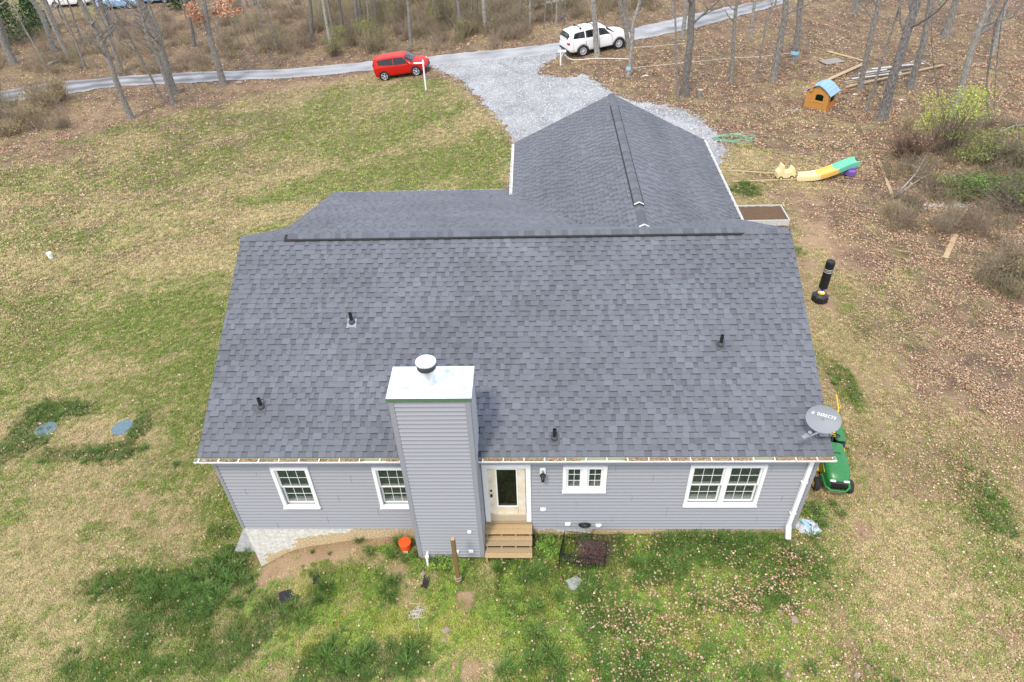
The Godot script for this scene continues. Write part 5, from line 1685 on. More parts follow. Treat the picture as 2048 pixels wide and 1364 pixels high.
func make_cars() -> void:
	var st := [[-2.07, 0.76, 0.46, 0.9, 0.98, 0.68], [-2.02, 0.85, 0.36, 1.02, 1.36, 0.63], [-1.86, 0.885, 0.3, 1.05, 1.57, 0.62], [-1.2, 0.9, 0.26, 1.04, 1.615, 0.66], [-0.3, 0.905, 0.24, 1.01, 1.62, 0.68], [0.3, 0.905, 0.24, 0.99, 1.585, 0.67], [0.5, 0.905, 0.24, 0.985, 1.53, 0.66], [1.12, 0.9, 0.24, 0.98, 1.08, 0.66], [1.6, 0.885, 0.25, 0.93, 1.01, 0.66], [1.92, 0.82, 0.28, 0.8, 0.87, 0.6], [2.07, 0.7, 0.36, 0.62, 0.67, 0.52]]
	var sides := [[[-1.6, 4.25], [-0.42, 4.06], [-0.42, 4.95], [-1.66, 4.93]], [[-0.36, 4.06], [0.95, 4.08], [0.42, 4.94], [-0.36, 4.95]]]
	var o := car_body("red boxy hatchback parked on the verge with its nose to the drive", "car", "red_hatchback", st, M.red_paint, Vector2(772.5, 160.5), Vector2(835.5, 150.5), 2.57, -1.3, 0.36, 0.79, 5, sides, [[0.53, 1.08, 4.75, 1.0], [-2.04, -1.88, 5.0, -1.0], 0.78], false)
	for z in [-0.62, 0.62]:
		part(o, "headlight", MB.new().lathe(Vector3(1.93, 0.74, z), [[0.0, 0.04], [0.1, 0.03], [0.14, -0.05]], 12, Basis(Vector3.BACK, -PI / 2)), M.lamp_lens)
		part(o, "tail_light", MB.new().bevel(Vector3(-2.02, 1.12, z * 1.15), Vector3(0.08, 0.42, 0.14), 0.02), M.tail_lens)
	part(o, "front_bumper", MB.new().bevel(Vector3(2.02, 0.4, 0), Vector3(0.16, 0.22, 1.35), 0.05), M.black)
	part(o, "roof_spoiler", MB.new().bevel(Vector3(-1.92, 1.56, 0), Vector3(0.2, 0.05, 1.15), 0.015), M.red_paint)
	st = [[-2.47, 0.86, 0.52, 0.95, 1.02, 0.8], [-2.42, 0.94, 0.44, 1.1, 1.45, 0.72], [-2.2, 0.975, 0.36, 1.14, 1.68, 0.71], [-1.6, 0.995, 0.3, 1.14, 1.765, 0.73], [-0.5, 1.0, 0.28, 1.12, 1.785, 0.745], [0.25, 1.0, 0.28, 1.11, 1.75, 0.74], [0.5, 1.0, 0.28, 1.1, 1.69, 0.73], [1.2, 1.0, 0.28, 1.09, 1.19, 0.75], [1.75, 0.985, 0.3, 1.05, 1.14, 0.76], [2.22, 0.92, 0.34, 0.93, 1.01, 0.7], [2.47, 0.78, 0.42, 0.72, 0.77, 0.6]]
	sides = [[[-2.05, 4.25], [-1.15, 4.15], [-1.15, 4.9], [-1.9, 4.88]], [[-1.07, 4.13], [-0.12, 4.13], [-0.12, 4.92], [-1.07, 4.92]], [[-0.04, 4.13], [0.9, 4.18], [0.42, 4.88], [-0.04, 4.92]]]
	o = car_body("white three row car with roof bars parked behind a tree on the road edge", "car", "white_car", st, M.white_paint, Vector2(1168, 111.5), Vector2(1233.5, 97.5), 2.82, -1.38, 0.375, 0.86, 10, sides, [[0.52, 1.16, 4.75, 1.0], [-2.43, -2.24, 4.75, -1.0], 0.82], true)
	for x in [-1.35, -0.35]:
		var rb := group_part(o, "roof_bar")
		part(rb, "crossbar", MB.new().box(Vector3(x, 1.875, 0), Vector3(0.07, 0.03, 1.25)), M.black)
		for z in [-0.58, 0.58]: part(rb, "foot", MB.new().bevel(Vector3(x, 1.8, z), Vector3(0.16, 0.12, 0.09), 0.02), M.black)
	for z in [-0.75, 0.75]:
		part(o, "tail_light", MB.new().bevel(Vector3(-2.38, 1.0, z * 1.06), Vector3(0.2, 0.2, 0.3), 0.04), M.tail_lens)
		part(o, "headlight", MB.new().bevel(Vector3(2.27, 0.86, z * 0.98), Vector3(0.22, 0.14, 0.3), 0.03), M.lamp_lens)
	part(o, "licence_plate", MB.new().box(Vector3(-2.475, 0.86, 0), Vector3(0.02, 0.15, 0.31)), M.white)
	part(o, "rear_bumper", MB.new().bevel(Vector3(-2.4, 0.5, 0), Vector3(0.24, 0.2, 1.75), 0.06), M.black)
	part(o, "tow_hitch", MB.new().box(Vector3(-2.55, 0.42, 0), Vector3(0.22, 0.06, 0.06)).box(Vector3(-2.64, 0.48, 0), Vector3(0.05, 0.2, 0.05)), M.black)
	# vehicles far beyond the wood, seen between the trunks
	st = [[-2.2, 0.76, 0.46, 0.85, 0.92, 0.68], [-2.0, 0.86, 0.3, 0.95, 1.05, 0.64], [-1.3, 0.9, 0.26, 0.98, 1.38, 0.62], [-0.3, 0.9, 0.24, 0.96, 1.45, 0.64], [0.3, 0.9, 0.24, 0.94, 1.4, 0.63], [1.1, 0.9, 0.24, 0.92, 1.0, 0.66], [1.8, 0.86, 0.26, 0.8, 0.88, 0.6], [2.2, 0.7, 0.36, 0.6, 0.66, 0.5]]
	sides = [[[-1.35, 4.2], [-0.35, 4.15], [-0.35, 4.9], [-1.1, 4.9]], [[-0.28, 4.15], [0.85, 4.2], [0.4, 4.85], [-0.28, 4.9]]]
	for q in [["white car far off in the field behind the wood", M.white_paint, 118, 16, 160, 13, "distant_car"], ["pale blue car far off behind the trunks, longer of two", M.blue_paint, 212, 20, 262, 17, "distant_car"], ["pale blue car far off behind the road edge trees at the field's end", M.blue_paint, 286, 9, 326, 6, "distant_car"]]:
		car_body(q[0], "car", q[6], st, q[1], Vector2(q[2], q[3]), Vector2(q[4], q[5]), 2.7, -1.32, 0.33, 0.78, 5, sides, [[0.34, 1.05, 4.8, 1.0], [-1.95, -1.32, 4.8, -1.0], 0.7], false)

func make_mower() -> void:
	var o := thing("riding_mower", "green and yellow riding mower parked against the side wall", "mower", Vector3(15.87, hgt(15.9, -1.6), -2.0), -0.12)
	# hood
	var rows := []
	for q in [[-0.25, 0.27, 0.93], [0.0, 0.3, 0.93], [0.35, 0.32, 0.89], [0.65, 0.31, 0.83], [0.85, 0.26, 0.74], [0.94, 0.2, 0.6]]:
		var r := []
		var w: float = q[1]
		var h: float = q[2]
		for e in [[-1.0, 0.42], [-1.02, 0.62], [-1.0, h - 0.1], [-0.86, h - 0.03], [-0.5, h], [0.0, h + 0.012], [0.5, h], [0.86, h - 0.03], [1.0, h - 0.1], [1.02, 0.62], [1.0, 0.42]]:
			r.append(Vector3(e[0] * w, e[1], q[0]))
		rows.append(r)
	rows.reverse()
	var hood := part(o, "hood", MB.new().grid(rows), M.mower_green, "green hood")
	part(hood, "vent_slot", MB.new().box(Vector3(0.0, 0.925, 0.12), Vector3(0.24, 0.012, 0.03)), M.black)
	for x in [-0.3, 0.3]: part(hood, "side_stripe", MB.new().bar(Vector3(x * 1.03, 0.8, -0.2), Vector3(x * 1.08, 0.66, 0.6), 0.012, 0.03), M.mower_yellow)
	part(o, "grille", MB.new().bevel(Vector3(0, 0.56, 0.9), Vector3(0.42, 0.22, 0.1), 0.03), M.black)
	part(o, "bumper", MB.new().tube([Vector3(-0.34, 0.5, 0.55), Vector3(-0.3, 0.44, 0.9), Vector3(-0.18, 0.43, 1.02), Vector3(0.18, 0.43, 1.02), Vector3(0.3, 0.44, 0.9), Vector3(0.34, 0.5, 0.55)], [0.035, 0.035, 0.035, 0.035, 0.035, 0.035], 8), M.mower_green)
	for x in [-0.17, 0.17]: part(o, "headlight", MB.new().bevel(Vector3(x, 0.68, 0.9), Vector3(0.15, 0.05, 0.06), 0.015), M.lamp_lens)
	part(o, "chassis", MB.new().box(Vector3(0, 0.36, 0.0), Vector3(0.4, 0.12, 1.7)), M.black)
	part(o, "mower_deck", MB.new().bevel(Vector3(0, 0.2, -0.25), Vector3(1.05, 0.16, 0.85), 0.06), M.mower_yellow)
	part(o, "footplate", MB.new().box(Vector3(0, 0.45, -0.42), Vector3(0.92, 0.04, 0.5)), M.mower_green)
	for x in [-0.36, 0.36]: part(o, "fender", MB.new().bevel(Vector3(x, 0.66, -0.95), Vector3(0.3, 0.14, 0.72), 0.06), M.mower_green)
	var seat := group_part(o, "seat")
	part(seat, "cushion", MB.new().bevel(Vector3(0, 0.72, -0.9), Vector3(0.46, 0.1, 0.44), 0.04), M.mower_yellow)
	part(seat, "backrest", MB.new().bevel(Vector3(0, 0.95, -1.12), Vector3(0.46, 0.42, 0.1), 0.04), M.mower_yellow)
	var sw := group_part(o, "steering_wheel")
	var pts := []
	var rr := []
	var tilt := Basis(Vector3.RIGHT, -0.5)
	for i in 21:
		pts.append(Vector3(0, 1.05, -0.42) + tilt * Vector3(cos(TAU * i / 20.0) * 0.18, 0, sin(TAU * i / 20.0) * 0.18)); rr.append(0.016)
	part(sw, "rim", MB.new().tube(pts, rr, 7, false), M.black)
	part(sw, "column", MB.new().tube([Vector3(0, 0.8, -0.28), Vector3(0, 1.05, -0.42)], [0.03, 0.025], 8).bar(Vector3(-0.17, 1.05, -0.42), Vector3(0.17, 1.05, -0.42), 0.03, 0.015), M.black)
	for q in [[0.43, 0.19, 0.62, 0.075], [0.45, 0.26, -0.95, 0.13]]:
		for s in [-1.0, 1.0]:
			var w := group_part(o, "wheel")
			w.position = Vector3(q[0] * s, q[1], q[2])
			var bs := Basis(Vector3.BACK, -PI / 2 * s)
			var r: float = q[1]
			var h: float = q[3]
			part(w, "tyre", MB.new().lathe(Vector3.ZERO, [[r * 0.5, -h], [r * 0.85, -h], [r, -h * 0.6], [r, h * 0.6], [r * 0.85, h], [r * 0.52, h], [r * 0.5, h * 0.6]], 22, bs), M.rubber)
			part(w, "rim", MB.new().lathe(Vector3.ZERO, [[r * 0.53, h * 0.95], [r * 0.42, h * 0.6], [r * 0.15, h * 0.7], [r * 0.12, h * 1.0], [0, h * 1.0]], 16, bs), M.mower_yellow)
	var bag := group_part(o, "grab_bar")
	part(bag, "bar", MB.new().tube([Vector3(0.32, 0.7, -1.25), Vector3(0.34, 1.1, -1.4), Vector3(0.36, 1.2, -1.9)], [0.02, 0.02, 0.02], 7), M.mower_yellow)

# ---------- smaller things ----------
func dish() -> void:
	var base := Vector3(14.3, 3.36, -0.12)
	var o := thing("satellite_dish", "grey oval satellite dish with lettering on the roof's lower corner", "satellite dish", base)
	var c := Vector3(-0.2, 0.62, 0.12)
	var n := Vector3(-0.16, 0.72, 0.67).normalized()
	var x := Vector3(1, -0.12, 0.3)
	x = (x - n * x.dot(n)).normalized()
	var bs := Basis(x, n.cross(x), n)
	var front := []
	var back := []
	for i in 9:
		var r := i / 8.0
		var a := []
		var e := []
		for k in 40:
			var t := TAU * k / 40
			var p := Vector3(cos(t) * r * 0.375, sin(t) * r * 0.305, 0.075 * r * r - 0.06)
			a.append(c + bs * p)
			e.append(c + bs * (p - Vector3(0, 0, 0.012)))
		front.append(a); back.append(e)
	back.reverse()
	var b := MB.new()
	b.grid(front, true)
	b.grid(back, true)
	b.grid([front[8], back[0]], true)
	var rf := part(o, "reflector", b, M.dish_grey)
	var tm := TextMesh.new()
	tm.text = "DIRECTV"
	var ft := SystemFont.new()
	ft.font_names = PackedStringArray(["Droid Sans"])
	ft.font_weight = 700
	tm.font = ft
	tm.font_size = 32
	tm.pixel_size = 0.0031
	tm.depth = 0.004
	put(rf, "lettering", tm, M.letter, Transform3D(bs, c + bs * Vector3(0.05, 0.09, -0.016)))
	b = MB.new()
	for k in 5:
		var y := lerpf(-0.032, 0.032, k / 4.0)
		var hw := sqrt(maxf(0.0, 0.038 * 0.038 - y * y))
		b.box(c + bs * Vector3(-0.24, 0.09 + y, -0.018), Vector3(hw * 2, 0.009, 0.004), bs)
	part(rf, "emblem", b, M.letter, "striped globe emblem")
	b = MB.new()
	var root := c + bs * Vector3(-0.03, -0.31, -0.02)
	var tip := c + bs * Vector3(-0.3, -0.5, 0.3)
	b.tube([c + bs * Vector3(0.1, -0.3, -0.06), root, tip], [0.022, 0.022, 0.02], 8)
	part(o, "feed_arm", b, M.dish_grey)
	part(o, "feed_horn", MB.new().bevel(tip + Vector3(-0.03, 0.03, 0), Vector3(0.2, 0.09, 0.1), 0.02, Basis(Vector3.UP, 0.5)).lathe(tip + Vector3(0.05, 0.06, -0.03), [[0.03, 0], [0.045, 0.07], [0, 0.075]], 12), M.dish_grey)
	part(o, "mast", MB.new().tube([Vector3(0, 0.0, 0), Vector3(-0.03, 0.3, 0), c + bs * Vector3(0.05, -0.1, -0.09)], [0.025, 0.025, 0.025], 10), M.dish_grey)
	part(o, "mount_foot", MB.new().box(Vector3(0, 0.02, 0), Vector3(0.2, 0.02, 0.12), Basis(Vector3.RIGHT, PITCH)), M.dish_grey)

func steps() -> void:
	var o := thing("wooden_steps", "weathered wooden steps up to the rear door", "steps", Vector3(7.054, -0.35, 0.0))
	var k := 0
	for q in [[0.583, 0.04], [0.4, 0.262], [0.222, 0.49]]:
		for j in 2:
			var tr := MB.new().bevel(Vector3(0, q[0] - 0.019, q[1] + 0.075 + j * 0.153), Vector3(1.2, 0.038, 0.145), 0.006)
			part(o, "tread_board", tr, M.wood if (k + j) % 3 != 2 else M.wood_old)
		k += 1
	for x in [-0.55, -0.18, 0.18, 0.55]:
		var poly := PackedVector2Array([Vector2(0.05, -0.15), Vector2(0.05, 0.54), Vector2(0.31, 0.54), Vector2(0.31, 0.36), Vector2(0.53, 0.36), Vector2(0.53, 0.182), Vector2(0.76, 0.182), Vector2(0.76, -0.15)])
		part(o, "stringer", MB.new().prism(poly, Vector3(x, 0, 0), 0.038, Basis(Vector3(0, 0, 1), Vector3.UP, Vector3.LEFT)), M.wood)

func plank(label: String, a: Vector3, e: Vector3, w: float, h: float, m: Material, group := "", called := "plank") -> void:
	var p := (a + e) * 0.5
	var z := (e - a).normalized()
	var x := Vector3.UP.cross(z).normalized()
	var o := put(self, called, MB.new().bevel(Vector3.ZERO, Vector3(w, h, (e - a).length()), minf(w, h) * 0.15).mesh(), m, Transform3D(Basis(x, z.cross(x), z), p))
	meta(o, label, "plank", group)

func px_plank(label: String, u0: float, v0: float, u1: float, v1: float, w: float, h: float, up: float, m: Material, group := "") -> void:
	plank(label, at(u0, v0) + Vector3.UP * up, at(u1, v1) + Vector3.UP * up, w, h, m, group)

func rope(called: String, label: String, pts: Array, r: float, m: Material) -> void:
	var o := thing(called, label, "rope", pts[0])
	var c := Curve3D.new()
	for i in pts.size():
		var t: Vector3 = (pts[mini(i + 1, pts.size() - 1)] - pts[maxi(i - 1, 0)]) * 0.17
		c.add_point(pts[i] - pts[0], -t, t)
	var q := []
	var rr := []
	var l := c.get_baked_length()
	var n := maxi(8, int(l / 0.25))
	for i in n + 1:
		q.append(c.sample_baked(l * i / n)); rr.append(r)
	part(o, "strand", MB.new().tube(q, rr, 6), m)

func make_play_things() -> void:
	# playhouse
	var p := at(1637, 212)
	var o := thing("playhouse", "orange plastic playhouse with a pale blue roof", "playhouse", p, -0.72)
	var w := 0.66
	var d := 0.56
	var hh := 0.95
	var walls := MB.new()
	var arch := func(x0: float, x1: float, y0: float, y1: float) -> PackedVector2Array:
		var a := PackedVector2Array([Vector2(x0, y0), Vector2(x1, y0), Vector2(x1, y1)])
		for i in range(1, 6):
			var t := PI * i / 6.0
			a.append(Vector2((x0 + x1) * 0.5 + cos(t) * (x1 - x0) * 0.5, y1 + sin(t) * 0.08))
		a.append(Vector2(x0, y1))
		return a
	for s in [1.0, -1.0]:
		var gable := PackedVector2Array([Vector2(-w, 0), Vector2(w, 0), Vector2(w, hh), Vector2(0, hh + 0.4), Vector2(-w, hh)])
		var ring: Array = Geometry2D.clip_polygons(gable, arch.call(-0.1, 0.36, 0.5, 0.8))
		_holed(walls, gable, arch.call(-0.1, 0.36, 0.5, 0.8), Vector3(0, 0, d * s), 0.05, Basis())
		var side := PackedVector2Array([Vector2(-d + 0.03, 0), Vector2(d - 0.03, 0), Vector2(d - 0.03, hh), Vector2(-d + 0.03, hh)])
		_holed(walls, side, arch.call(-0.3, 0.3, 0.42, 0.75), Vector3(w * s, 0, 0), 0.05, Basis(Vector3.UP, PI / 2))
	part(o, "walls", walls, M.orange_plastic)
	for q in [[Vector3(-0.36, 0.5, d + 0.03), Vector3(0.04, 0.98, 0.02)], [Vector3(0.45, 0.5, d + 0.03), Vector3(0.03, 0.9, 0.02)], [Vector3(0.13, 0.42, d + 0.03), Vector3(0.62, 0.05, 0.03)]]: part(o, "trim", MB.new().box(q[0], q[1]), M.orange_plastic)
	for i in 4: part(o, "door_slat", MB.new().box(Vector3(w + 0.035, 0.2, -0.24 + i * 0.16), Vector3(0.02, 0.36, 0.09)), M.orange_plastic_dark)
	part(o, "floor", MB.new().box(Vector3(0, 0.03, 0), Vector3(w * 2 - 0.1, 0.04, d * 2 - 0.1)), M.orange_plastic_dark)
	part(o, "back_panel", MB.new().box(Vector3(0, 0.45, -d + 0.06), Vector3(w * 2 - 0.12, 0.84, 0.02)), M.dark_green_plastic, "dark green inside panel")
	for s in [-1.0, 1.0]:
		var rows := []
		for i in 9:
			var t := i / 8.0
			var x: float = t * (w + 0.14) * s
			var y := hh + 0.47 - t * 0.5 - 0.06 * sin(t * PI) * -1.0
			rows.append([Vector3(x, y, -d - 0.1), Vector3(x, y, d + 0.12)])
		var under := []
		for r in rows: under.append([r[0] - Vector3(0, 0.04, 0), r[1] - Vector3(0, 0.04, 0)])
		var b := MB.new()
		b.grid(rows); b.grid(under)
		for i in 8:
			b.quad(rows[i][1], rows[i + 1][1], under[i + 1][1], under[i][1]); b.quad(rows[i][0], under[i][0], under[i + 1][0], rows[i + 1][0])
		b.quad(rows[8][0], rows[8][1], under[8][1], under[8][0])
		var rf := part(o, "roof_panel", b, M.blue_plastic, "pale blue roof panel")
		for i in [2, 4, 6]: part(rf, "shingle_ridge", MB.new().box((rows[i][0] + rows[i][1]) * 0.5, Vector3(0.025, 0.03, 2 * d + 0.22)), M.blue_plastic)
	part(o, "toy_chimney", MB.new().bevel(Vector3(-0.42, 1.18, d + 0.02), Vector3(0.2, 0.5, 0.16), 0.02), M.orange_plastic)
	# slide
	var pts := [at(1594, 357) + Vector3(0, 0.1, 0), at_y(1625, 351, -0.05), at_y(1650, 345, 0.02), at_y(1676, 335, 0.14), at_y(1695, 327, 0.26), at_y(1714, 322, 0.34)]
	o = thing("toy_slide", "yellow, orange and green plastic slide with a purple step block", "slide", pts[0] - Vector3(0, 0.1, 0))
	var org: Vector3 = o.position
	var cur := Curve3D.new()
	for i in pts.size():
		var t: Vector3 = (pts[mini(i + 1, pts.size() - 1)] - pts[maxi(i - 1, 0)]) * 0.16
		cur.add_point(pts[i] - org, -t, t)
	var l := cur.get_baked_length()
	for q in [[0.0, 0.3, M.cream_plastic, "pale yellow foot of the slide"], [0.3, 0.62, M.amber_plastic, "orange middle of the slide"], [0.62, 1.0, M.mint_plastic, "green top of the slide"]]:
		var rows := []
		for i in 9:
			var f := lerpf(q[0], q[1], i / 8.0)
			var c := cur.sample_baked(l * f)
			var dd := (cur.sample_baked(l * minf(f + 0.02, 1.0)) - cur.sample_baked(l * maxf(f - 0.02, 0.0))).normalized()
			var sx := Vector3.UP.cross(dd).normalized()
			var upv := dd.cross(sx)
			var row := []
			for e in [[-0.27, -0.14], [-0.29, 0.1], [-0.25, 0.13], [-0.21, 0.1], [-0.19, 0.0], [0.0, -0.02], [0.19, 0.0], [0.21, 0.1], [0.25, 0.13], [0.29, 0.1], [0.27, -0.14]]: row.append(c + sx * e[0] + upv * e[1])
			rows.append(row)
		part(o, "slide_section", MB.new().grid(rows), q[2], q[3])
	var top: Vector3 = pts[5] - org
	part(o, "step_block", MB.new().bevel(Vector3(top.x - 0.28, 0.26, top.z + 0.2), Vector3(0.46, 0.5, 0.3), 0.07).bevel(Vector3(top.x - 0.24, 0.16, top.z + 0.3), Vector3(0.4, 0.36, 0.26), 0.07), M.purple_plastic, "purple step block")
	# ride-on toy car
	p = at(1568, 356)
	o = thing("toy_car", "small cream ride-on toy car beside the slide", "toy car", p, 0.12)
	var side := PackedVector2Array([Vector2(-0.42, 0.1), Vector2(0.42, 0.1), Vector2(0.44, 0.28), Vector2(0.4, 0.4), Vector2(0.34, 0.56), Vector2(0.28, 0.56), Vector2(0.24, 0.36), Vector2(-0.06, 0.34), Vector2(-0.14, 0.44), Vector2(-0.2, 0.72), Vector2(-0.28, 0.72), Vector2(-0.32, 0.5), Vector2(-0.44, 0.36)])
	part(o, "body", MB.new().prism(side, Vector3.ZERO, 0.4), M.cream_plastic)
	for q in [[-0.27, 0.21], [0.27, 0.21], [-0.27, -0.21], [0.27, -0.21]]:
		var wl := group_part(o, "wheel")
		var sg: float = signf(q[1])
		part(wl, "tyre", MB.new().lathe(Vector3(q[0], 0.1, q[1]), [[0.06, -0.02], [0.1, -0.02], [0.1, 0.03], [0.06, 0.035]], 16, Basis(Vector3.RIGHT, PI / 2 * sg)), M.rubber)
		part(wl, "hub", MB.new().lathe(Vector3(q[0], 0.1, q[1]), [[0.062, 0.03], [0.0, 0.035]], 12, Basis(Vector3.RIGHT, PI / 2 * sg)), M.cream_plastic)
	px_plank("long pale board running behind the toy car", 1462, 343, 1600, 351, 0.09, 0.06, 0.04, M.wood_pale)
	px_plank("pale bowed board lying in front of the toy car", 1466, 365, 1611, 359, 0.09, 0.06, 0.04, M.wood_pale)
	# punching bag
	p = at(1638, 601)
	o = thing("punching_bag", "black free-standing punching bag on a wide base beside the roof edge", "punching bag", p)
	var bs := MB.new()
	var prof := [[0.0, -0.02], [0.26, 0.0], [0.28, 0.08], [0.28, 0.2], [0.26, 0.27], [0.16, 0.34], [0.08, 0.36]]
	bs.lathe(Vector3.ZERO, prof, 24)
	for k in 8: bs.bevel(Vector3(cos(TAU * k / 8) * 0.25, 0.14, sin(TAU * k / 8) * 0.25), Vector3(0.1, 0.26, 0.1), 0.03, Basis(Vector3.UP, -TAU * k / 8))
	part(o, "base", bs, M.black)
	part(o, "collar", MB.new().lathe(Vector3(0, 0.345, 0), [[0.13, 0.0], [0.125, 0.02], [0.06, 0.035]], 20), M.mower_yellow, "yellow printed collar")
	part(o, "neck_ring", MB.new().lathe(Vector3(0, 0.38, 0), [[0.07, 0.0], [0.085, 0.02], [0.06, 0.06], [0.05, 0.07]], 18), M.white)
	part(o, "spring_neck", MB.new().lathe(Vector3(0, 0.44, 0), [[0.045, 0.0], [0.05, 0.04], [0.045, 0.08], [0.05, 0.14]], 14), M.blue_bright, "blue spring neck")
	part(o, "bag", MB.new().lathe(Vector3(0, 0.56, 0), [[0.0, 0.0], [0.13, 0.01], [0.155, 0.04], [0.155, 1.12], [0.14, 1.16], [0.11, 1.165], [0.0, 1.15]], 24), M.black_vinyl)
	for y in [1.3, 1.36, 1.42]: part(o, "stripe", MB.new().lathe(Vector3(0, y, 0), [[0.157, -0.009], [0.158, 0.009]], 24), M.white)
	# raised planter
	o = thing("raised_planter", "white raised planter box of soil on wooden legs by the wing eave", "planter", Vector3(17.45, hgt(17.4, -15.6), -15.6))
	var gy: float = o.position.y
	var top_y := 0.45 - gy
	for q in [[0.0, 0.65, 1.95, 0.04], [0.0, -0.65, 1.95, 0.04]]: part(o, "side_board", MB.new().box(Vector3(q[0], top_y - 0.13, q[1]), Vector3(q[2], 0.26, q[3])), M.white_worn)
	for x in [-0.96, 0.96]: part(o, "end_board", MB.new().box(Vector3(x, top_y - 0.13, 0), Vector3(0.04, 0.256, 1.26)), M.white_worn)
	var soil := []
	for i in 13:
		var r := []
		for j in 19: r.append(Vector3(lerpf(-0.94, 0.94, j / 18.0), top_y - 0.06 + rng.randf_range(-0.025, 0.03), lerpf(0.63, -0.63, i / 12.0)))
		soil.append(r)
	part(o, "soil", MB.new().grid(soil), M.soil)
	part(o, "bottom_board", MB.new().box(Vector3(0, top_y - 0.24, 0), Vector3(1.9, 0.03, 1.26)), M.wood_old)
	for x in [-0.85, 0.0, 0.85]:
		for z in [-0.55, 0.55]: part(o, "leg", MB.new().box(Vector3(x, (top_y - 0.255) * 0.5 - 0.03, z), Vector3(0.09, top_y - 0.255 + 0.06, 0.09)), M.wood)
	# hose
	p = at(1466, 278)
	o = thing("garden_hose", "pale green garden hose lying in loose loops", "hose", p)
	var hp := []
	var hr := []
	for i in 150:
		var a := TAU * i / 21.0
		var r := 0.75 + 0.25 * sin(i * 0.37)
		hp.append(Vector3(cos(a) * r * 1.15 + 0.2 * sin(i * 0.11), 0.02 + 0.0004 * i + 0.01 * sin(i * 1.7), sin(a) * r * 0.55 + 0.1 * cos(i * 0.23))); hr.append(0.014)
	part(o, "coil", MB.new().tube(hp, hr, 5), M.hose)

func _holed(b: MB, outer: PackedVector2Array, hole: PackedVector2Array, at_: Vector3, depth: float, bs: Basis) -> void:
	# split the outline into a left and a right half so that the opening lies on their border
	var mid := 0.0
	for q in hole: mid += q.x / hole.size()
	for s in [-1.0, 1.0]:
		var half := PackedVector2Array([Vector2(mid, -9), Vector2(mid + 9 * s, -9), Vector2(mid + 9 * s, 9), Vector2(mid, 9)])
		for piece in Geometry2D.intersect_polygons(outer, half):
			for rest in Geometry2D.clip_polygons(piece, hole): b.prism(rest, at_, depth, bs)

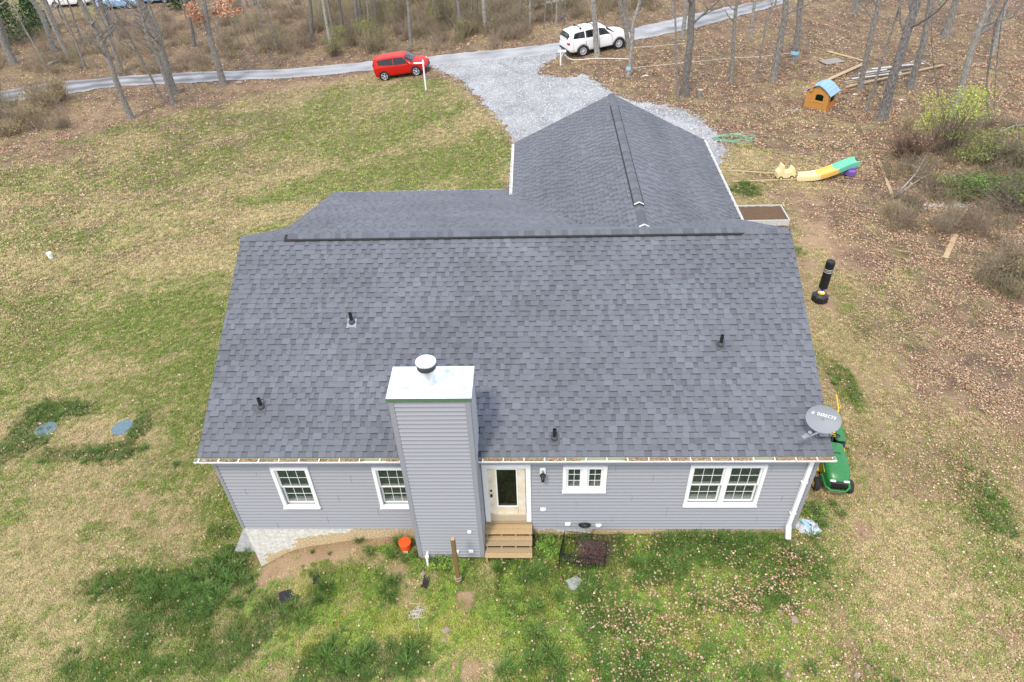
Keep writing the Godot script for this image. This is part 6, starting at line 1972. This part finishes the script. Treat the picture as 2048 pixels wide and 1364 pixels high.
func make_yard_things() -> void:
	# boards in the wood
	var g := "boards of the lumber pile"
	px_plank("long yellow board lying clear of the pile beside the grey sheet", 1655, 104, 1727, 123, 0.24, 0.04, 0.05, M.wood_pale)
	px_plank("wide pale board sloping from the pile towards the playhouse", 1657, 162, 1728, 130, 0.28, 0.04, 0.12, M.wood_pale)
	px_plank("longest pale beam along the near side of the lumber pile", 1690, 179, 1886, 134, 0.14, 0.1, 0.14, M.wood_pale)
	for i in 13:
		var u := 1686.0 + i * 5.0 + rng.randf_range(-8, 8)
		var v := 170.0 - i * 2.3 + rng.randf_range(-3, 3)
		var l := rng.randf_range(50, 110)
		px_plank(["weathered grey board in the lumber pile", "yellowish board in the lumber pile", "weathered grey board in the lumber pile", "whitish board in the lumber pile"][i % 4], u, v, minf(u + l, 1845), v - l * rng.randf_range(0.1, 0.24), rng.randf_range(0.09, 0.18), 0.04, 0.04 + 0.05 * (i % 4), [M.wood_grey, M.wood_pale, M.wood_grey, M.white_worn][i % 4], g)
	px_plank("short pale board end leaning out behind the vine clad tree", 1845, 124, 1862, 133, 0.14, 0.04, 0.06, M.wood_grey)
	px_plank("thin pale strip lying before the pile", 1700, 181, 1725, 172, 0.06, 0.03, 0.03, M.wood_pale)
	px_plank("tan board lying by the brown thicket", 1757, 321, 1786, 396, 0.14, 0.04, 0.03, M.wood_pale)
	px_plank("short tan board alone in the leaves below the ash patch", 1911, 470, 1890, 517, 0.2, 0.04, 0.03, M.wood_pale)
	var p := at(1663, 124)
	var o: Node3D = put(self, "flat_sheet", MB.new().box(Vector3.ZERO, Vector3(1.5, 0.03, 0.9), Basis(Vector3.UP, 0.35)).mesh(), M.wood_grey, Transform3D(Basis(), p + Vector3.UP * 0.06))
	meta(o, "flat grey weathered sheet lying in the leaves near the boards", "sheet")
	for q in [[1710, 190, 0.3, "white scrap of paper below the lumber pile", M.white_worn], [1802, 201, 0.28, "pink scrap lying right of the furrowed tree", M.pink], [1292, 152, 0.3, "silvery scrap in the leaves above the garage roof", M.white_worn], [1763, 194, 0.35, "pale chip of wood behind the furrowed tree", M.wood_pale]]:
		o = put(self, "scrap", MB.new().box(Vector3.ZERO, Vector3(q[2], 0.015, q[2] * 0.6), Basis(Vector3.UP, 0.4) * Basis(Vector3.RIGHT, 0.12)).mesh(), q[4], Transform3D(Basis(), at(q[0], q[1]) + Vector3.UP * 0.04))
		meta(o, q[3], "scrap")
	px_plank("thin white rod with a green end before the playhouse", 1573, 222, 1602, 221, 0.05, 0.03, 0.03, M.white_worn)
	# stump
	p = at(1399, 193)
	o = thing("stump", "short pale cut log standing by the thick dark tree", "stump", p)
	part(o, "log", MB.new().lathe(Vector3.ZERO, [[0.2, -0.05], [0.19, 0.2], [0.18, 0.42]], 14), M.bark)
	part(o, "cut_face", MB.new().lathe(Vector3.ZERO, [[0.18, 0.42], [0.0, 0.425]], 14), M.wood_pale)
	# logs on the slope
	for i in 9:
		var u := 1046.0 + i * 9.0
		var v := 22.0 - i * 1.4 + rng.randf_range(-4, 3)
		var a := at(u, v) + Vector3.UP * (0.12 + 0.14 * (i % 3))
		var e := at(u + rng.randf_range(40, 70), v - rng.randf_range(6, 16)) + Vector3.UP * (0.12 + 0.16 * (i % 3))
		var lg := thing("fallen_log", "grey fallen log in the heap above the drive", "log", a, 0.0, "logs heaped above the drive")
		part(lg, "stem", MB.new().tube([Vector3.ZERO, (e - a) * 0.5 + Vector3(0, rng.randf_range(-0.05, 0.1), rng.randf_range(-0.15, 0.15)), e - a], [0.14, 0.12, 0.08], 7), M.bark_white if i % 2 else M.bark)
	for q in [[695, 46, 745, 42, 0.14, "pale fallen log in the wood behind the shrubs"], [98, 132, 124, 122, 0.12, "short broken white log across the road"], [230, 80, 242, 92, 0.07, "thin broken branch lying across the road near the slender tree"]]:
		var a := at(q[0], q[1]) + Vector3.UP * 0.15
		var e := at(q[2], q[3]) + Vector3.UP * 0.15
		var lg := thing("fallen_log", q[5], "log", a)
		part(lg, "stem", MB.new().tube([Vector3.ZERO, (e - a) * 0.5, e - a], [q[4], q[4] * 0.9, q[4] * 0.6], 7), M.bark_white)
	p = at(479, 167)
	o = thing("rock", "tan flat rock at the road edge beside the oak", "rock", p)
	part(o, "stone", MB.new().bevel(Vector3(0, 0.08, 0), Vector3(0.55, 0.22, 0.35), 0.07), M.stone_tan)
	# dead branches at the yard's side
	for q in [[[1788, 398], [1825, 365], [1850, 322], 0.03, "pale dead branch lying from the board to the thicket"], [[1975, 338], [2020, 331], [2060, 300], 0.035, "white dead branch across the green creepers"], [[1975, 341], [2035, 335], [2075, 345], 0.025, "thin dead branch below the white one"], [[1790, 396], [1830, 378], [1862, 362], 0.02, "thin grey stick beside the pale dead branch"], [[1980, 275], [2020, 268], [2070, 265], 0.03, "grey dead branch above the olive thicket"]]:
		var a := at(q[0][0], q[0][1]) + Vector3.UP * 0.1
		var m2 := at(q[1][0], q[1][1]) + Vector3.UP * 0.45
		var e := at(q[2][0], q[2][1]) + Vector3.UP * 0.5
		var br := thing("dead_branch", q[4], "branch", a)
		var b := MB.new().tube([Vector3.ZERO, m2 - a, e - a], [q[3] * 1.2, q[3], q[3] * 0.5], 6)
		for k in 5:
			var s := (m2 - a).lerp(e - a, rng.randf())
			b.tube([s, s + Vector3(rng.randf_range(-0.6, 0.6), rng.randf_range(0, 0.4), rng.randf_range(-0.6, 0.6))], [q[3] * 0.5, q[3] * 0.2], 4, false)
		part(br, "stem", b, M.bark_white)
	# sign posts
	p = at(852, 181)
	o = thing("sign_post", "white yard post with a short arm on the lawn by the red car", "post", p)
	part(o, "post", MB.new().bevel(Vector3(0, 1.0, 0), Vector3(0.1, 2.2, 0.1), 0.012), M.white)
	part(o, "arm", MB.new().bevel(Vector3(-0.3, 1.95, 0), Vector3(0.75, 0.09, 0.09), 0.01), M.white)
	part(o, "finial", MB.new().lathe(Vector3(0, 2.1, 0), [[0.075, 0.0], [0.075, 0.02], [0.0, 0.09]], 4, Basis(Vector3.UP, PI / 4)), M.white)
	p = at(1121, 131)
	o = thing("sign_post", "low white post with a cross board beside the white car", "post", p)
	part(o, "post", MB.new().bevel(Vector3(0, 0.45, 0), Vector3(0.09, 1.0, 0.09), 0.01), M.white)
	part(o, "cross_board", MB.new().bevel(Vector3(0.1, 0.98, 0), Vector3(0.56, 0.16, 0.12), 0.02), M.white)
	part(o, "brace", MB.new().bar(Vector3(0.03, 0.6, 0), Vector3(0.2, 0.9, 0.0), 0.04, 0.04), M.white)
	var hi := func(u: float, v: float, h: float) -> Vector3:
		var q := at_y(u, v, -0.7 + h)
		return q
	rope("rope", "thick white rope slung from the low post to the curving tree", [hi.call(1129, 109, 0.8), hi.call(1142, 119, 0.42), hi.call(1165, 119, 0.4), hi.call(1185, 117, 0.45), hi.call(1222, 117, 0.5), hi.call(1257, 118, 0.7)], 0.035, M.rope_white)
	rope("cord", "thin pale cord strung from the blue banded tree by the drive to the other", [hi.call(1260, 136, 0.5), hi.call(1372, 125, 0.5), hi.call(1462, 116, 0.5), hi.call(1520, 113, 0.5), hi.call(1590, 105, 0.55)], 0.014, M.rope_white)
	rope("cord", "second thin grey cord further back near the white car", [hi.call(1268, 95, 0.9), hi.call(1310, 92, 0.9), hi.call(1370, 87, 0.9)], 0.012, M.rope_white)
	# septic lids and clean-out
	for q in [[93, 860, "round blue grey septic lid ringed by lush grass, farther from the house"], [247, 856, "round blue grey septic lid nearer the house"]]:
		p = at(q[0], q[1])
		o = thing("septic_lid", q[2], "lid", p)
		part(o, "disc", MB.new().lathe(Vector3.ZERO, [[0.37, -0.1], [0.37, 0.04], [0.35, 0.055], [0.31, 0.05], [0.3, 0.062], [0.0, 0.07]], 30), M.lid_blue)
		for k in 6: part(o, "bolt", MB.new().lathe(Vector3(cos(TAU * k / 6) * 0.33, 0.05, sin(TAU * k / 6) * 0.33), [[0.015, 0.0], [0.012, 0.015], [0, 0.016]], 6), M.white_worn)
	p = at(103, 517)
	o = thing("clean_out", "short white capped pipe standing in the lawn", "pipe", p)
	part(o, "pipe", MB.new().lathe(Vector3.ZERO, [[0.1, -0.05], [0.1, 0.3]], 16), M.white)
	part(o, "cap", MB.new().lathe(Vector3(0, 0.3, 0), [[0.12, -0.06], [0.12, 0.03], [0.0, 0.04]], 16), M.white)
	# things along the rear wall
	p = on_ground(4.36, 0.38)
	o = thing("bucket", "orange lidded bucket between the foundation and the chimney", "bucket", p)
	part(o, "pail", MB.new().lathe(Vector3.ZERO, [[0.0, 0.0], [0.13, 0.0], [0.15, 0.34]], 24), M.orange_bright)
	part(o, "lid", MB.new().lathe(Vector3(0, 0.34, 0), [[0.16, -0.03], [0.162, 0.015], [0.14, 0.02], [0.135, 0.008], [0.0, 0.008]], 24), M.orange_bright)
	part(o, "label_patch", MB.new().box(Vector3(0.02, 0.1, 0.145), Vector3(0.12, 0.1, 0.01), Basis(Vector3.RIGHT, 0.06)), M.white_worn)
	p = on_ground(5.81, 1.3)
	o = thing("wooden_post", "square wooden post standing in the grass before the chimney", "post", p)
	part(o, "shaft", MB.new().bevel(Vector3(0, 0.9, 0), Vector3(0.1, 2.0, 0.1), 0.01), M.wood_brown)
	part(o, "top_face", MB.new().box(Vector3(0, 1.904, 0), Vector3(0.085, 0.012, 0.085)), M.wood_pale)
	var cord := []
	var cr := []
	for i in 16:
		var a := TAU * i / 9.0
		cord.append(Vector3(cos(a) * 0.08, 0.36 - 0.012 * i, sin(a) * 0.08)); cr.append(0.006)
	part(o, "twine", MB.new().tube(cord, cr, 4), M.rope_white)
	# wire pen
	o = thing("wire_pen", "black wire pen round a twiggy bush at the rear wall", "pen", Vector3(8.9, hgt(8.9, 0.6), 0.6))
	var cs := [Vector3(-0.42, 0, -0.36), Vector3(0.66, 0, -0.2), Vector3(0.52, 0, 0.5), Vector3(-0.58, 0, 0.34)]
	for i in 4:
		var a: Vector3 = cs[i]
		var e: Vector3 = cs[(i + 1) % 4]
		var b := MB.new()
		for y in [0.03, 0.27, 0.52]: b.bar(a + Vector3.UP * y, e + Vector3.UP * y, 0.009, 0.009)
		for k in 18: b.bar(a.lerp(e, k / 17.0) - Vector3.UP * 0.04, a.lerp(e, k / 17.0) + Vector3.UP * 0.56, 0.006, 0.006)
		part(o, "wire_panel", b, M.black)
	var rows := []
	for i in 7:
		var r := []
		for j in 9: r.append(Vector3(lerpf(-0.5, 0.5, j / 8.0), 0.03 + rng.randf_range(0, 0.03), lerpf(0.3, -0.02, i / 6.0) + 0.12 * j / 8.0))
		rows.append(r)
	o = thing("weed_fabric", "black fabric sheet spread inside the wire pen", "fabric", Vector3(8.9, hgt(8.9, 0.6), 0.6))
	part(o, "sheet", MB.new().grid(rows), M.black_fabric)
	var sh := shrub("twiggy_shrub", "small purple brown twiggy bush inside the wire pen", 1186, 1118, Vector3(0.6, 0.45, 0.5), 130, Color(0.16, 0.1, 0.09), 260, [Color(0.2, 0.12, 0.1), Color(0.3, 0.19, 0.14)], 0.025)
	sh = shrub("leafy_shrub", "small dark green sprig in the wire pen", 1172, 1082, Vector3(0.25, 0.28, 0.25), 8, Color(0.1, 0.12, 0.05), 220, [Color(0.07, 0.17, 0.04), Color(0.12, 0.25, 0.06)], 0.03)
	shrub("leafy_shrub", "bright leafy weeds growing between steps and pen", 1098, 1098, Vector3(0.7, 0.22, 0.7), 20, Color(0.12, 0.16, 0.05), 900, [Color(0.16, 0.32, 0.04), Color(0.24, 0.42, 0.06)], 0.028)
	shrub("leafy_shrub", "leafy green weeds at the house corner below the mower", 1632, 1028, Vector3(0.7, 0.3, 0.6), 20, Color(0.12, 0.16, 0.05), 500, [Color(0.14, 0.26, 0.04), Color(0.26, 0.36, 0.08)], 0.03)
	shrub("leafy_shrub", "leafy weeds at the foot of the wooden post", 885, 1128, Vector3(0.9, 0.25, 0.5), 20, Color(0.12, 0.16, 0.05), 700, [Color(0.18, 0.34, 0.04), Color(0.28, 0.42, 0.07)], 0.028)
	shrub("leafy_shrub", "small green sprig at the foot of the thick dark tree", 1366, 190, Vector3(0.5, 0.5, 0.4), 8, Color(0.1, 0.12, 0.05), 220, [Color(0.12, 0.28, 0.04), Color(0.2, 0.36, 0.06)], 0.05)
	# flat stone, mats, scraps
	p = at(1147, 1168)
	o = put(self, "flat_stone", MB.new().prism(PackedVector2Array([Vector2(-0.2, 0.06), Vector2(-0.02, 0.14), Vector2(0.08, 0.2), Vector2(0.22, 0.06), Vector2(0.14, -0.06), Vector2(0.02, -0.2), Vector2(-0.12, -0.16), Vector2(-0.13, -0.03)]), Vector3.ZERO, 0.05, Basis(Vector3.RIGHT, Vector3.FORWARD, Vector3.UP)).mesh(), M.slate, Transform3D(Basis(), p + Vector3.UP * 0.04))
	meta(o, "pale grey jagged flat stone in the grass below the wire pen", "stone")
	for q in [[582, 1192, 0.55, 0.35, 0.3, "black plastic sheet in the long grass below the dirt slope"], [634, 1160, 0.2, 0.28, 0.2, "small black plastic scrap beside the larger sheet"], [853, 1163, 0.16, 0.42, -0.2, "black splash tray at the chimney's foot"]]:
		p = at(q[0], q[1])
		var rr := []
		for i in 5:
			var r := []
			for j in 5: r.append(Vector3(lerpf(-0.5, 0.5, j / 4.0) * q[2] * rng.randf_range(0.85, 1.1), 0.05 + rng.randf_range(-0.012, 0.02), lerpf(0.5, -0.5, i / 4.0) * q[3] * rng.randf_range(0.85, 1.1)))
			rr.append(r)
		o = put(self, "black_mat", MB.new().grid(rr).mesh(), M.black_fabric, Transform3D(Basis(Vector3.UP, q[4]), p))
		meta(o, q[5], "mat")
	p = at(1617, 1056)
	o = thing("plastic_bag", "crumpled white and blue plastic bag by the downspout corner", "bag", p)
	var cr2 := []
	for i in 9:
		var r := []
		for k in 18:
			var a := TAU * k / 18
			var t := i / 8.0
			var w := (0.3 - 0.24 * t) * rng.randf_range(0.7, 1.25)
			r.append(Vector3(cos(a) * w, 0.02 + 0.12 * sin(t * 2.2) * rng.randf_range(0.5, 1.2), sin(a) * w * 0.9))
		cr2.append(r)
	part(o, "film", MB.new().grid(cr2, true), M.bag)
	part(o, "blue_fold", MB.new().box(Vector3(-0.08, 0.15, 0.0), Vector3(0.1, 0.02, 0.32), Basis(Vector3.UP, 0.6) * Basis(Vector3.RIGHT, 0.2)), M.blue_plastic)
	p = at(838, 1225)
	o = thing("twine_tangle", "loose tangle of white twine and scraps in the yellowish grass", "twine", p)
	var b2 := MB.new()
	for k in 5:
		var pts := []
		var r2 := []
		var c := Vector3(rng.randf_range(-0.1, 0.1), 0.05, rng.randf_range(-0.1, 0.1))
		for i in 22:
			var a := TAU * i / 14.0 + k
			pts.append(c + Vector3(cos(a * 1.3 + sin(i * 0.9 + k)) * (0.06 + 0.006 * i), 0.02 * sin(i * 1.3), sin(a + 0.6 * sin(i * 1.7)) * (0.06 + 0.005 * i))); r2.append(0.005)
		b2.tube(pts, r2, 4, false)
	b2.tube([Vector3(0.1, 0.05, -0.1), Vector3(0.5, 0.06, -0.25), Vector3(0.9, 0.06, -0.45)], [0.006, 0.006, 0.006], 4, false)
	b2.tube([Vector3(0, 0.05, 0.1), Vector3(0.05, 0.05, 0.4), Vector3(0.12, 0.05, 0.6)], [0.006, 0.006, 0.006], 4, false)
	part(o, "strands", b2, M.rope_white)
	var k2 := 0
	for q in [[893, 1262, 0.16, "pale tan stone alone in the yellowish grass"], [888, 1280, 0.1, ""], [1560, 1226, 0.12, ""], [1588, 1241, 0.16, ""], [1575, 1350, 0.12, ""], [1585, 1340, 0.09, ""], [1640, 1305, 0.09, ""], [1713, 1352, 0.12, ""], [1735, 1335, 0.1, ""], [1050, 1160, 0.08, ""], [846, 1148, 0.12, ""], [500, 1157, 0.1, ""]]:
		p = at(q[0], q[1])
		var s: float = q[2]
		o = put(self, "stone", MB.new().bevel(Vector3.ZERO, Vector3(s * 1.2, s * 0.7, s), s * 0.22, Basis(Vector3.UP, q[0])).mesh(), M.stone_tan, Transform3D(Basis(), p + Vector3.UP * s * 0.25))
		meta(o, q[3] if q[3] != "" else "small pale stone lying in the yard grass", "stone", "" if q[3] != "" else "stones in the rear yard")
	# patio slab at the walk-out side
	o = put(self, "patio_slab", MB.new().box(Vector3(-0.48, -1.97, -2.75), Vector3(0.88, 0.2, 4.46)).mesh(), M.concrete)
	meta(o, "", "", "", "structure")
	# ash patch
	p = at(1900, 411)
	var ash := MB.new()
	for i in 260:
		var q := Vector2(rng.randfn() * 0.5, rng.randfn() * 0.14)
		ash.col = Color(0.6, 0.6, 0.62) * rng.randf_range(0.6, 1.0)
		var s := rng.randf_range(0.02, 0.06)
		ash.box(Vector3(q.x, hgt(p.x + q.x, p.z + q.y) - p.y + 0.02, q.y), Vector3(s * 1.6, 0.02, s), Basis(Vector3.UP, rng.randf() * 3.0))
	o = put(self, "ash_patch", ash.mesh(), M.vcol, Transform3D(Basis(), p))
	meta(o, "patch of pale grey ash and chips in the leaves", "ash", "", "stuff")
	# leaves lying in the rear gutter
	var xf := []
	var cols := PackedColorArray()
	var x := -0.08
	while x < 14.45:
		x += 0.0032
		if x > 4.7 and x < 6.48: continue
		if fine_noise.get_noise_2d(x * 6.0, 3.0) < -0.32: continue
		var bs := Basis(Vector3.UP, rng.randf() * TAU) * Basis(Vector3.RIGHT, rng.randf_range(-0.6, 0.6))
		xf.append(Transform3D(bs.scaled(Vector3.ONE * rng.randf_range(0.3, 0.6)), Vector3(x, EAVE - 0.035 - rng.randf_range(0.004, 0.045), OVER + rng.randf_range(0.015, 0.095))))
		cols.append([Color(0.36, 0.22, 0.13), Color(0.5, 0.36, 0.24), Color(0.2, 0.12, 0.08), Color(0.42, 0.25, 0.14)][rng.randi() % 4])
	scatter("gutter_leaves", "brown leaves packed in the white rear gutter", M.leaf_mesh, M.leafy, xf, cols)

func make_materials() -> void:
	var n1 := noise_image(1, 0.05, 4, 512)
	var n2 := noise_image(2, 0.18, 3, 512)
	var n3 := noise_image(3, 0.012, 5, 512)
	var speck := ramp_tex(n2, Color(0.55, 0.55, 0.55), Color(1, 1, 1))
	var cloud := ramp_tex(n3, Color(0.8, 0.8, 0.8), Color(1, 1, 1))
	var grit := ramp_tex(n1, Color(0.62, 0.62, 0.62), Color(1, 1, 1))
	var nb := normal_tex(n2, 2.0)
	var nb2 := normal_tex(n1, 3.0)
	M.ground = vmat(0.95, speck, 0.33, nb, 1.3)
	M.gravel = vmat(0.95, ramp_tex(n2, Color(0.55, 0.55, 0.56), Color(1, 1, 1)), 0.4, nb, 1.4)
	M.leafy = vmat(0.75)
	M.vcol = vmat(0.8)
	M.shingle = vmat(0.9, ramp_tex(noise_image(5, 0.3, 2, 512), Color(0.72, 0.72, 0.74), Color(1, 1, 1)), 1.6, nb, 0.6)
	M.siding = mat(lin(0.29, 0.295, 0.32), 0.5)
	M.siding_post = mat(lin(0.26, 0.265, 0.29), 0.5)
	M.white = mat(lin(0.8, 0.8, 0.79), 0.45)
	M.white_worn = mat(lin(0.62, 0.62, 0.6), 0.7, 0.0, cloud, 1.5)
	M.drip = mat(lin(0.55, 0.58, 0.38), 0.6, 0.0, grit, 2.0)
	M.deck = mat(lin(0.05, 0.05, 0.055), 0.9)
	M.flash = mat(lin(0.05, 0.052, 0.06), 0.6)
	M.flash_pale = mat(lin(0.22, 0.24, 0.28), 0.6)
	M.black = mat(lin(0.012, 0.012, 0.013), 0.45)
	M.black_vinyl = mat(lin(0.006, 0.006, 0.007), 0.6)
	M.black_fabric = mat(lin(0.028, 0.028, 0.034), 0.9, 0.0, grit, 4.0)
	M.room = mat(lin(0.5, 0.47, 0.42), 0.9)
	M.floor = mat(lin(0.24, 0.15, 0.085), 0.5, 0.0, grit, 1.0)
	M.glass = mat(Color(0.3, 0.36, 0.34, 0.3), 0.03)
	M.glass.transparency = BaseMaterial3D.TRANSPARENCY_ALPHA
	M.door_glass = mat(Color(0.12, 0.12, 0.1, 0.7), 0.02)
	M.door_glass.transparency = BaseMaterial3D.TRANSPARENCY_ALPHA
	M.car_glass = mat(lin(0.012, 0.014, 0.016), 0.04)
	M.concrete = mat(lin(0.36, 0.36, 0.35), 0.9, 0.0, cloud, 0.8)
	M.mortar = mat(lin(0.62, 0.56, 0.45), 0.95, 0.0, grit, 1.2)
	M.brick = mat(lin(0.76, 0.74, 0.68), 0.9, 0.0, cloud, 0.8, nb, 0.5)
	M.brick_stained = mat(lin(0.8, 0.61, 0.36), 0.9, 0.0, grit, 0.6, nb, 0.5)
	var rust := ramp_tex(noise_image(11, 0.01, 4, 256), lin(0.62, 0.47, 0.28), lin(0.74, 0.71, 0.64), 0.6)
	M.door = mat(Color.WHITE, 0.5, 0.0, rust, 1.1)
	M.stain = mat(lin(0.72, 0.6, 0.42), 0.7, 0.0, grit, 2.0)
	M.pale_end = mat(lin(0.55, 0.56, 0.52), 0.7)
	M.galv = mat(lin(0.8, 0.82, 0.85), 0.42, 0.6, ramp_tex(noise_image(31, 0.012, 4, 512), Color(0.45, 0.48, 0.56), Color(1, 1, 1), 0.22), 0.45)
	M.mesh_band = mat(lin(0.1, 0.1, 0.105), 0.6, 0.3, speck, 6.0)
	M.green_film = mat(lin(0.1, 0.2, 0.1), 0.5, 0.0, cloud, 3.0)
	var grain := FastNoiseLite.new()
	var wood_t := ramp_tex(noise_image(14, 0.03, 4, 512), Color(0.72, 0.68, 0.62), Color(1, 1, 1))
	M.wood = mat(lin(0.56, 0.41, 0.23), 0.8, 0.0, wood_t, 2.0)
	M.wood_old = mat(lin(0.45, 0.35, 0.22), 0.85, 0.0, wood_t, 2.5)
	M.wood_pale = mat(lin(0.55, 0.42, 0.26), 0.8, 0.0, wood_t, 1.5)
	M.wood_grey = mat(lin(0.33, 0.31, 0.29), 0.85, 0.0, wood_t, 1.5)
	M.wood_brown = mat(lin(0.26, 0.16, 0.07), 0.8, 0.0, wood_t, 2.5)
	var bark_t := ramp_tex(noise_image(20, 0.05, 4, 512, FastNoiseLite.TYPE_SIMPLEX_SMOOTH), Color(0.3, 0.29, 0.28), Color(1, 1, 1), 0.7)
	var bark_n := normal_tex(noise_image(20, 0.06, 4, 512, FastNoiseLite.TYPE_CELLULAR), 4.0)
	for q in [["bark", 0.4, 0.37, 0.33], ["bark_pale", 0.52, 0.49, 0.44], ["bark_dark", 0.29, 0.265, 0.235], ["bark_white", 0.6, 0.57, 0.52], ["bark_tan", 0.42, 0.35, 0.27], ["bark_rough", 0.32, 0.3, 0.28]]:
		M[q[0]] = mat(lin(q[1], q[2], q[3]), 0.95, 0.0, bark_t, 1.0, bark_n, 1.2 if q[0] != "bark_rough" else 2.0)
		M[q[0]].uv1_scale = Vector3(0.55, 0.13, 0.55)
	M.red_paint = mat(lin(0.46, 0.012, 0.006), 0.4)
	M.red_paint.metallic_specular = 0.35
	M.white_paint = mat(lin(0.78, 0.78, 0.77), 0.3)
	M.white_paint.clearcoat_enabled = true
	M.blue_paint = mat(lin(0.3, 0.45, 0.68), 0.3)
	M.rubber = mat(lin(0.018, 0.018, 0.019), 0.85)
	M.alloy = mat(lin(0.68, 0.68, 0.7), 0.4, 0.15)
	M.lamp_lens = mat(lin(0.65, 0.67, 0.7), 0.12)
	M.tail_lens = mat(lin(0.5, 0.02, 0.015), 0.15)
	M.mower_green = mat(lin(0.025, 0.2, 0.05), 0.35, 0.0, cloud, 2.0)
	M.mower_yellow = mat(lin(0.7, 0.46, 0.02), 0.45)
	M.dish_grey = mat(lin(0.2, 0.21, 0.228), 0.6)
	M.letter = mat(lin(0.6, 0.61, 0.63), 0.7)
	M.orange_plastic = mat(lin(0.58, 0.27, 0.06), 0.6, 0.0, cloud, 1.5)
	M.orange_plastic_dark = mat(lin(0.6, 0.2, 0.04), 0.6)
	M.blue_plastic = mat(lin(0.3, 0.5, 0.68), 0.6, 0.0, cloud, 1.5)
	M.dark_green_plastic = mat(lin(0.02, 0.1, 0.03), 0.6)
	M.cream_plastic = mat(lin(0.75, 0.62, 0.32), 0.55)
	M.amber_plastic = mat(lin(0.72, 0.42, 0.1), 0.55)
	M.mint_plastic = mat(lin(0.12, 0.45, 0.3), 0.5)
	M.purple_plastic = mat(lin(0.16, 0.09, 0.34), 0.55)
	M.soil = mat(lin(0.2, 0.115, 0.06), 0.95, 0.0, speck, 1.2, nb, 1.5)
	M.hose = mat(lin(0.2, 0.4, 0.27), 0.6)
	M.blue_bright = mat(lin(0.03, 0.06, 0.5), 0.5)
	M.blue_tape = mat(lin(0.3, 0.52, 0.62), 0.6)
	M.rope_white = mat(lin(0.62, 0.55, 0.5), 0.85)
	M.lid_blue = mat(lin(0.12, 0.19, 0.23), 0.7, 0.0, cloud, 2.0)
	M.orange_bright = mat(lin(0.72, 0.09, 0.01), 0.5)
	M.slate = mat(lin(0.36, 0.38, 0.38), 0.85, 0.0, cloud, 2.0)
	M.stone_tan = mat(lin(0.42, 0.33, 0.24), 0.9, 0.0, grit, 3.0)
	M.pink = mat(lin(0.6, 0.4, 0.5), 0.8)
	M.bag = mat(lin(0.6, 0.65, 0.7), 0.5, 0.0, cloud, 5.0)

func _ready() -> void:
	# camera, sky, sun, exposure
	var cam := Camera3D.new()
	cam.name = "camera"
	cam.transform = Transform3D(cam_basis, CAM)
	cam.fov = rad_to_deg(2.0 * atan(682.0 / FOC))
	cam.far = 600.0
	add_child(cam)
	cam.current = true
	var env := Environment.new()
	env.background_mode = Environment.BG_SKY
	var sky := Sky.new()
	var sm := ProceduralSkyMaterial.new()
	sm.sky_top_color = Color(0.86, 0.9, 0.97)
	sm.sky_horizon_color = Color(0.9, 0.92, 0.95)
	sm.sky_curve = 0.2
	sm.ground_bottom_color = Color(0.3, 0.28, 0.24)
	sm.ground_horizon_color = Color(0.6, 0.6, 0.6)
	sm.sun_angle_max = 1.0
	sky.sky_material = sm
	env.sky = sky
	env.tonemap_mode = Environment.TONE_MAPPER_LINEAR
	env.tonemap_exposure = 2.1
	env.sdfgi_enabled = true
	env.ssao_enabled = true
	env.ssil_enabled = true
	var we := WorldEnvironment.new()
	we.name = "world_environment"
	we.environment = env
	add_child(we)
	var sun := DirectionalLight3D.new()
	sun.name = "sun"
	sun.light_energy = 0.5
	sun.light_color = Color(1.0, 0.96, 0.9)
	sun.light_angular_distance = 10.0
	sun.shadow_enabled = true
	sun.rotation = Vector3(deg_to_rad(-58), deg_to_rad(-25), 0)
	add_child(sun)

	rng.seed = 4711
	soft_noise.seed = 3
	soft_noise.noise_type = FastNoiseLite.TYPE_SIMPLEX_SMOOTH
	soft_noise.frequency = 0.05
	soft_noise.fractal_octaves = 3
	fine_noise.seed = 8
	fine_noise.noise_type = FastNoiseLite.TYPE_SIMPLEX
	fine_noise.frequency = 0.09
	fine_noise.fractal_octaves = 4
	make_materials()
	make_cover()
	make_road()
	make_ground()
	make_house()
	make_trees()
	make_brush()
	make_cars()
	make_mower()
	dish()
	steps()
	make_play_things()
	make_clumps()
	make_grass_and_leaves()
	make_yard_things()
	print("built in ", Time.get_ticks_msec(), " ms")
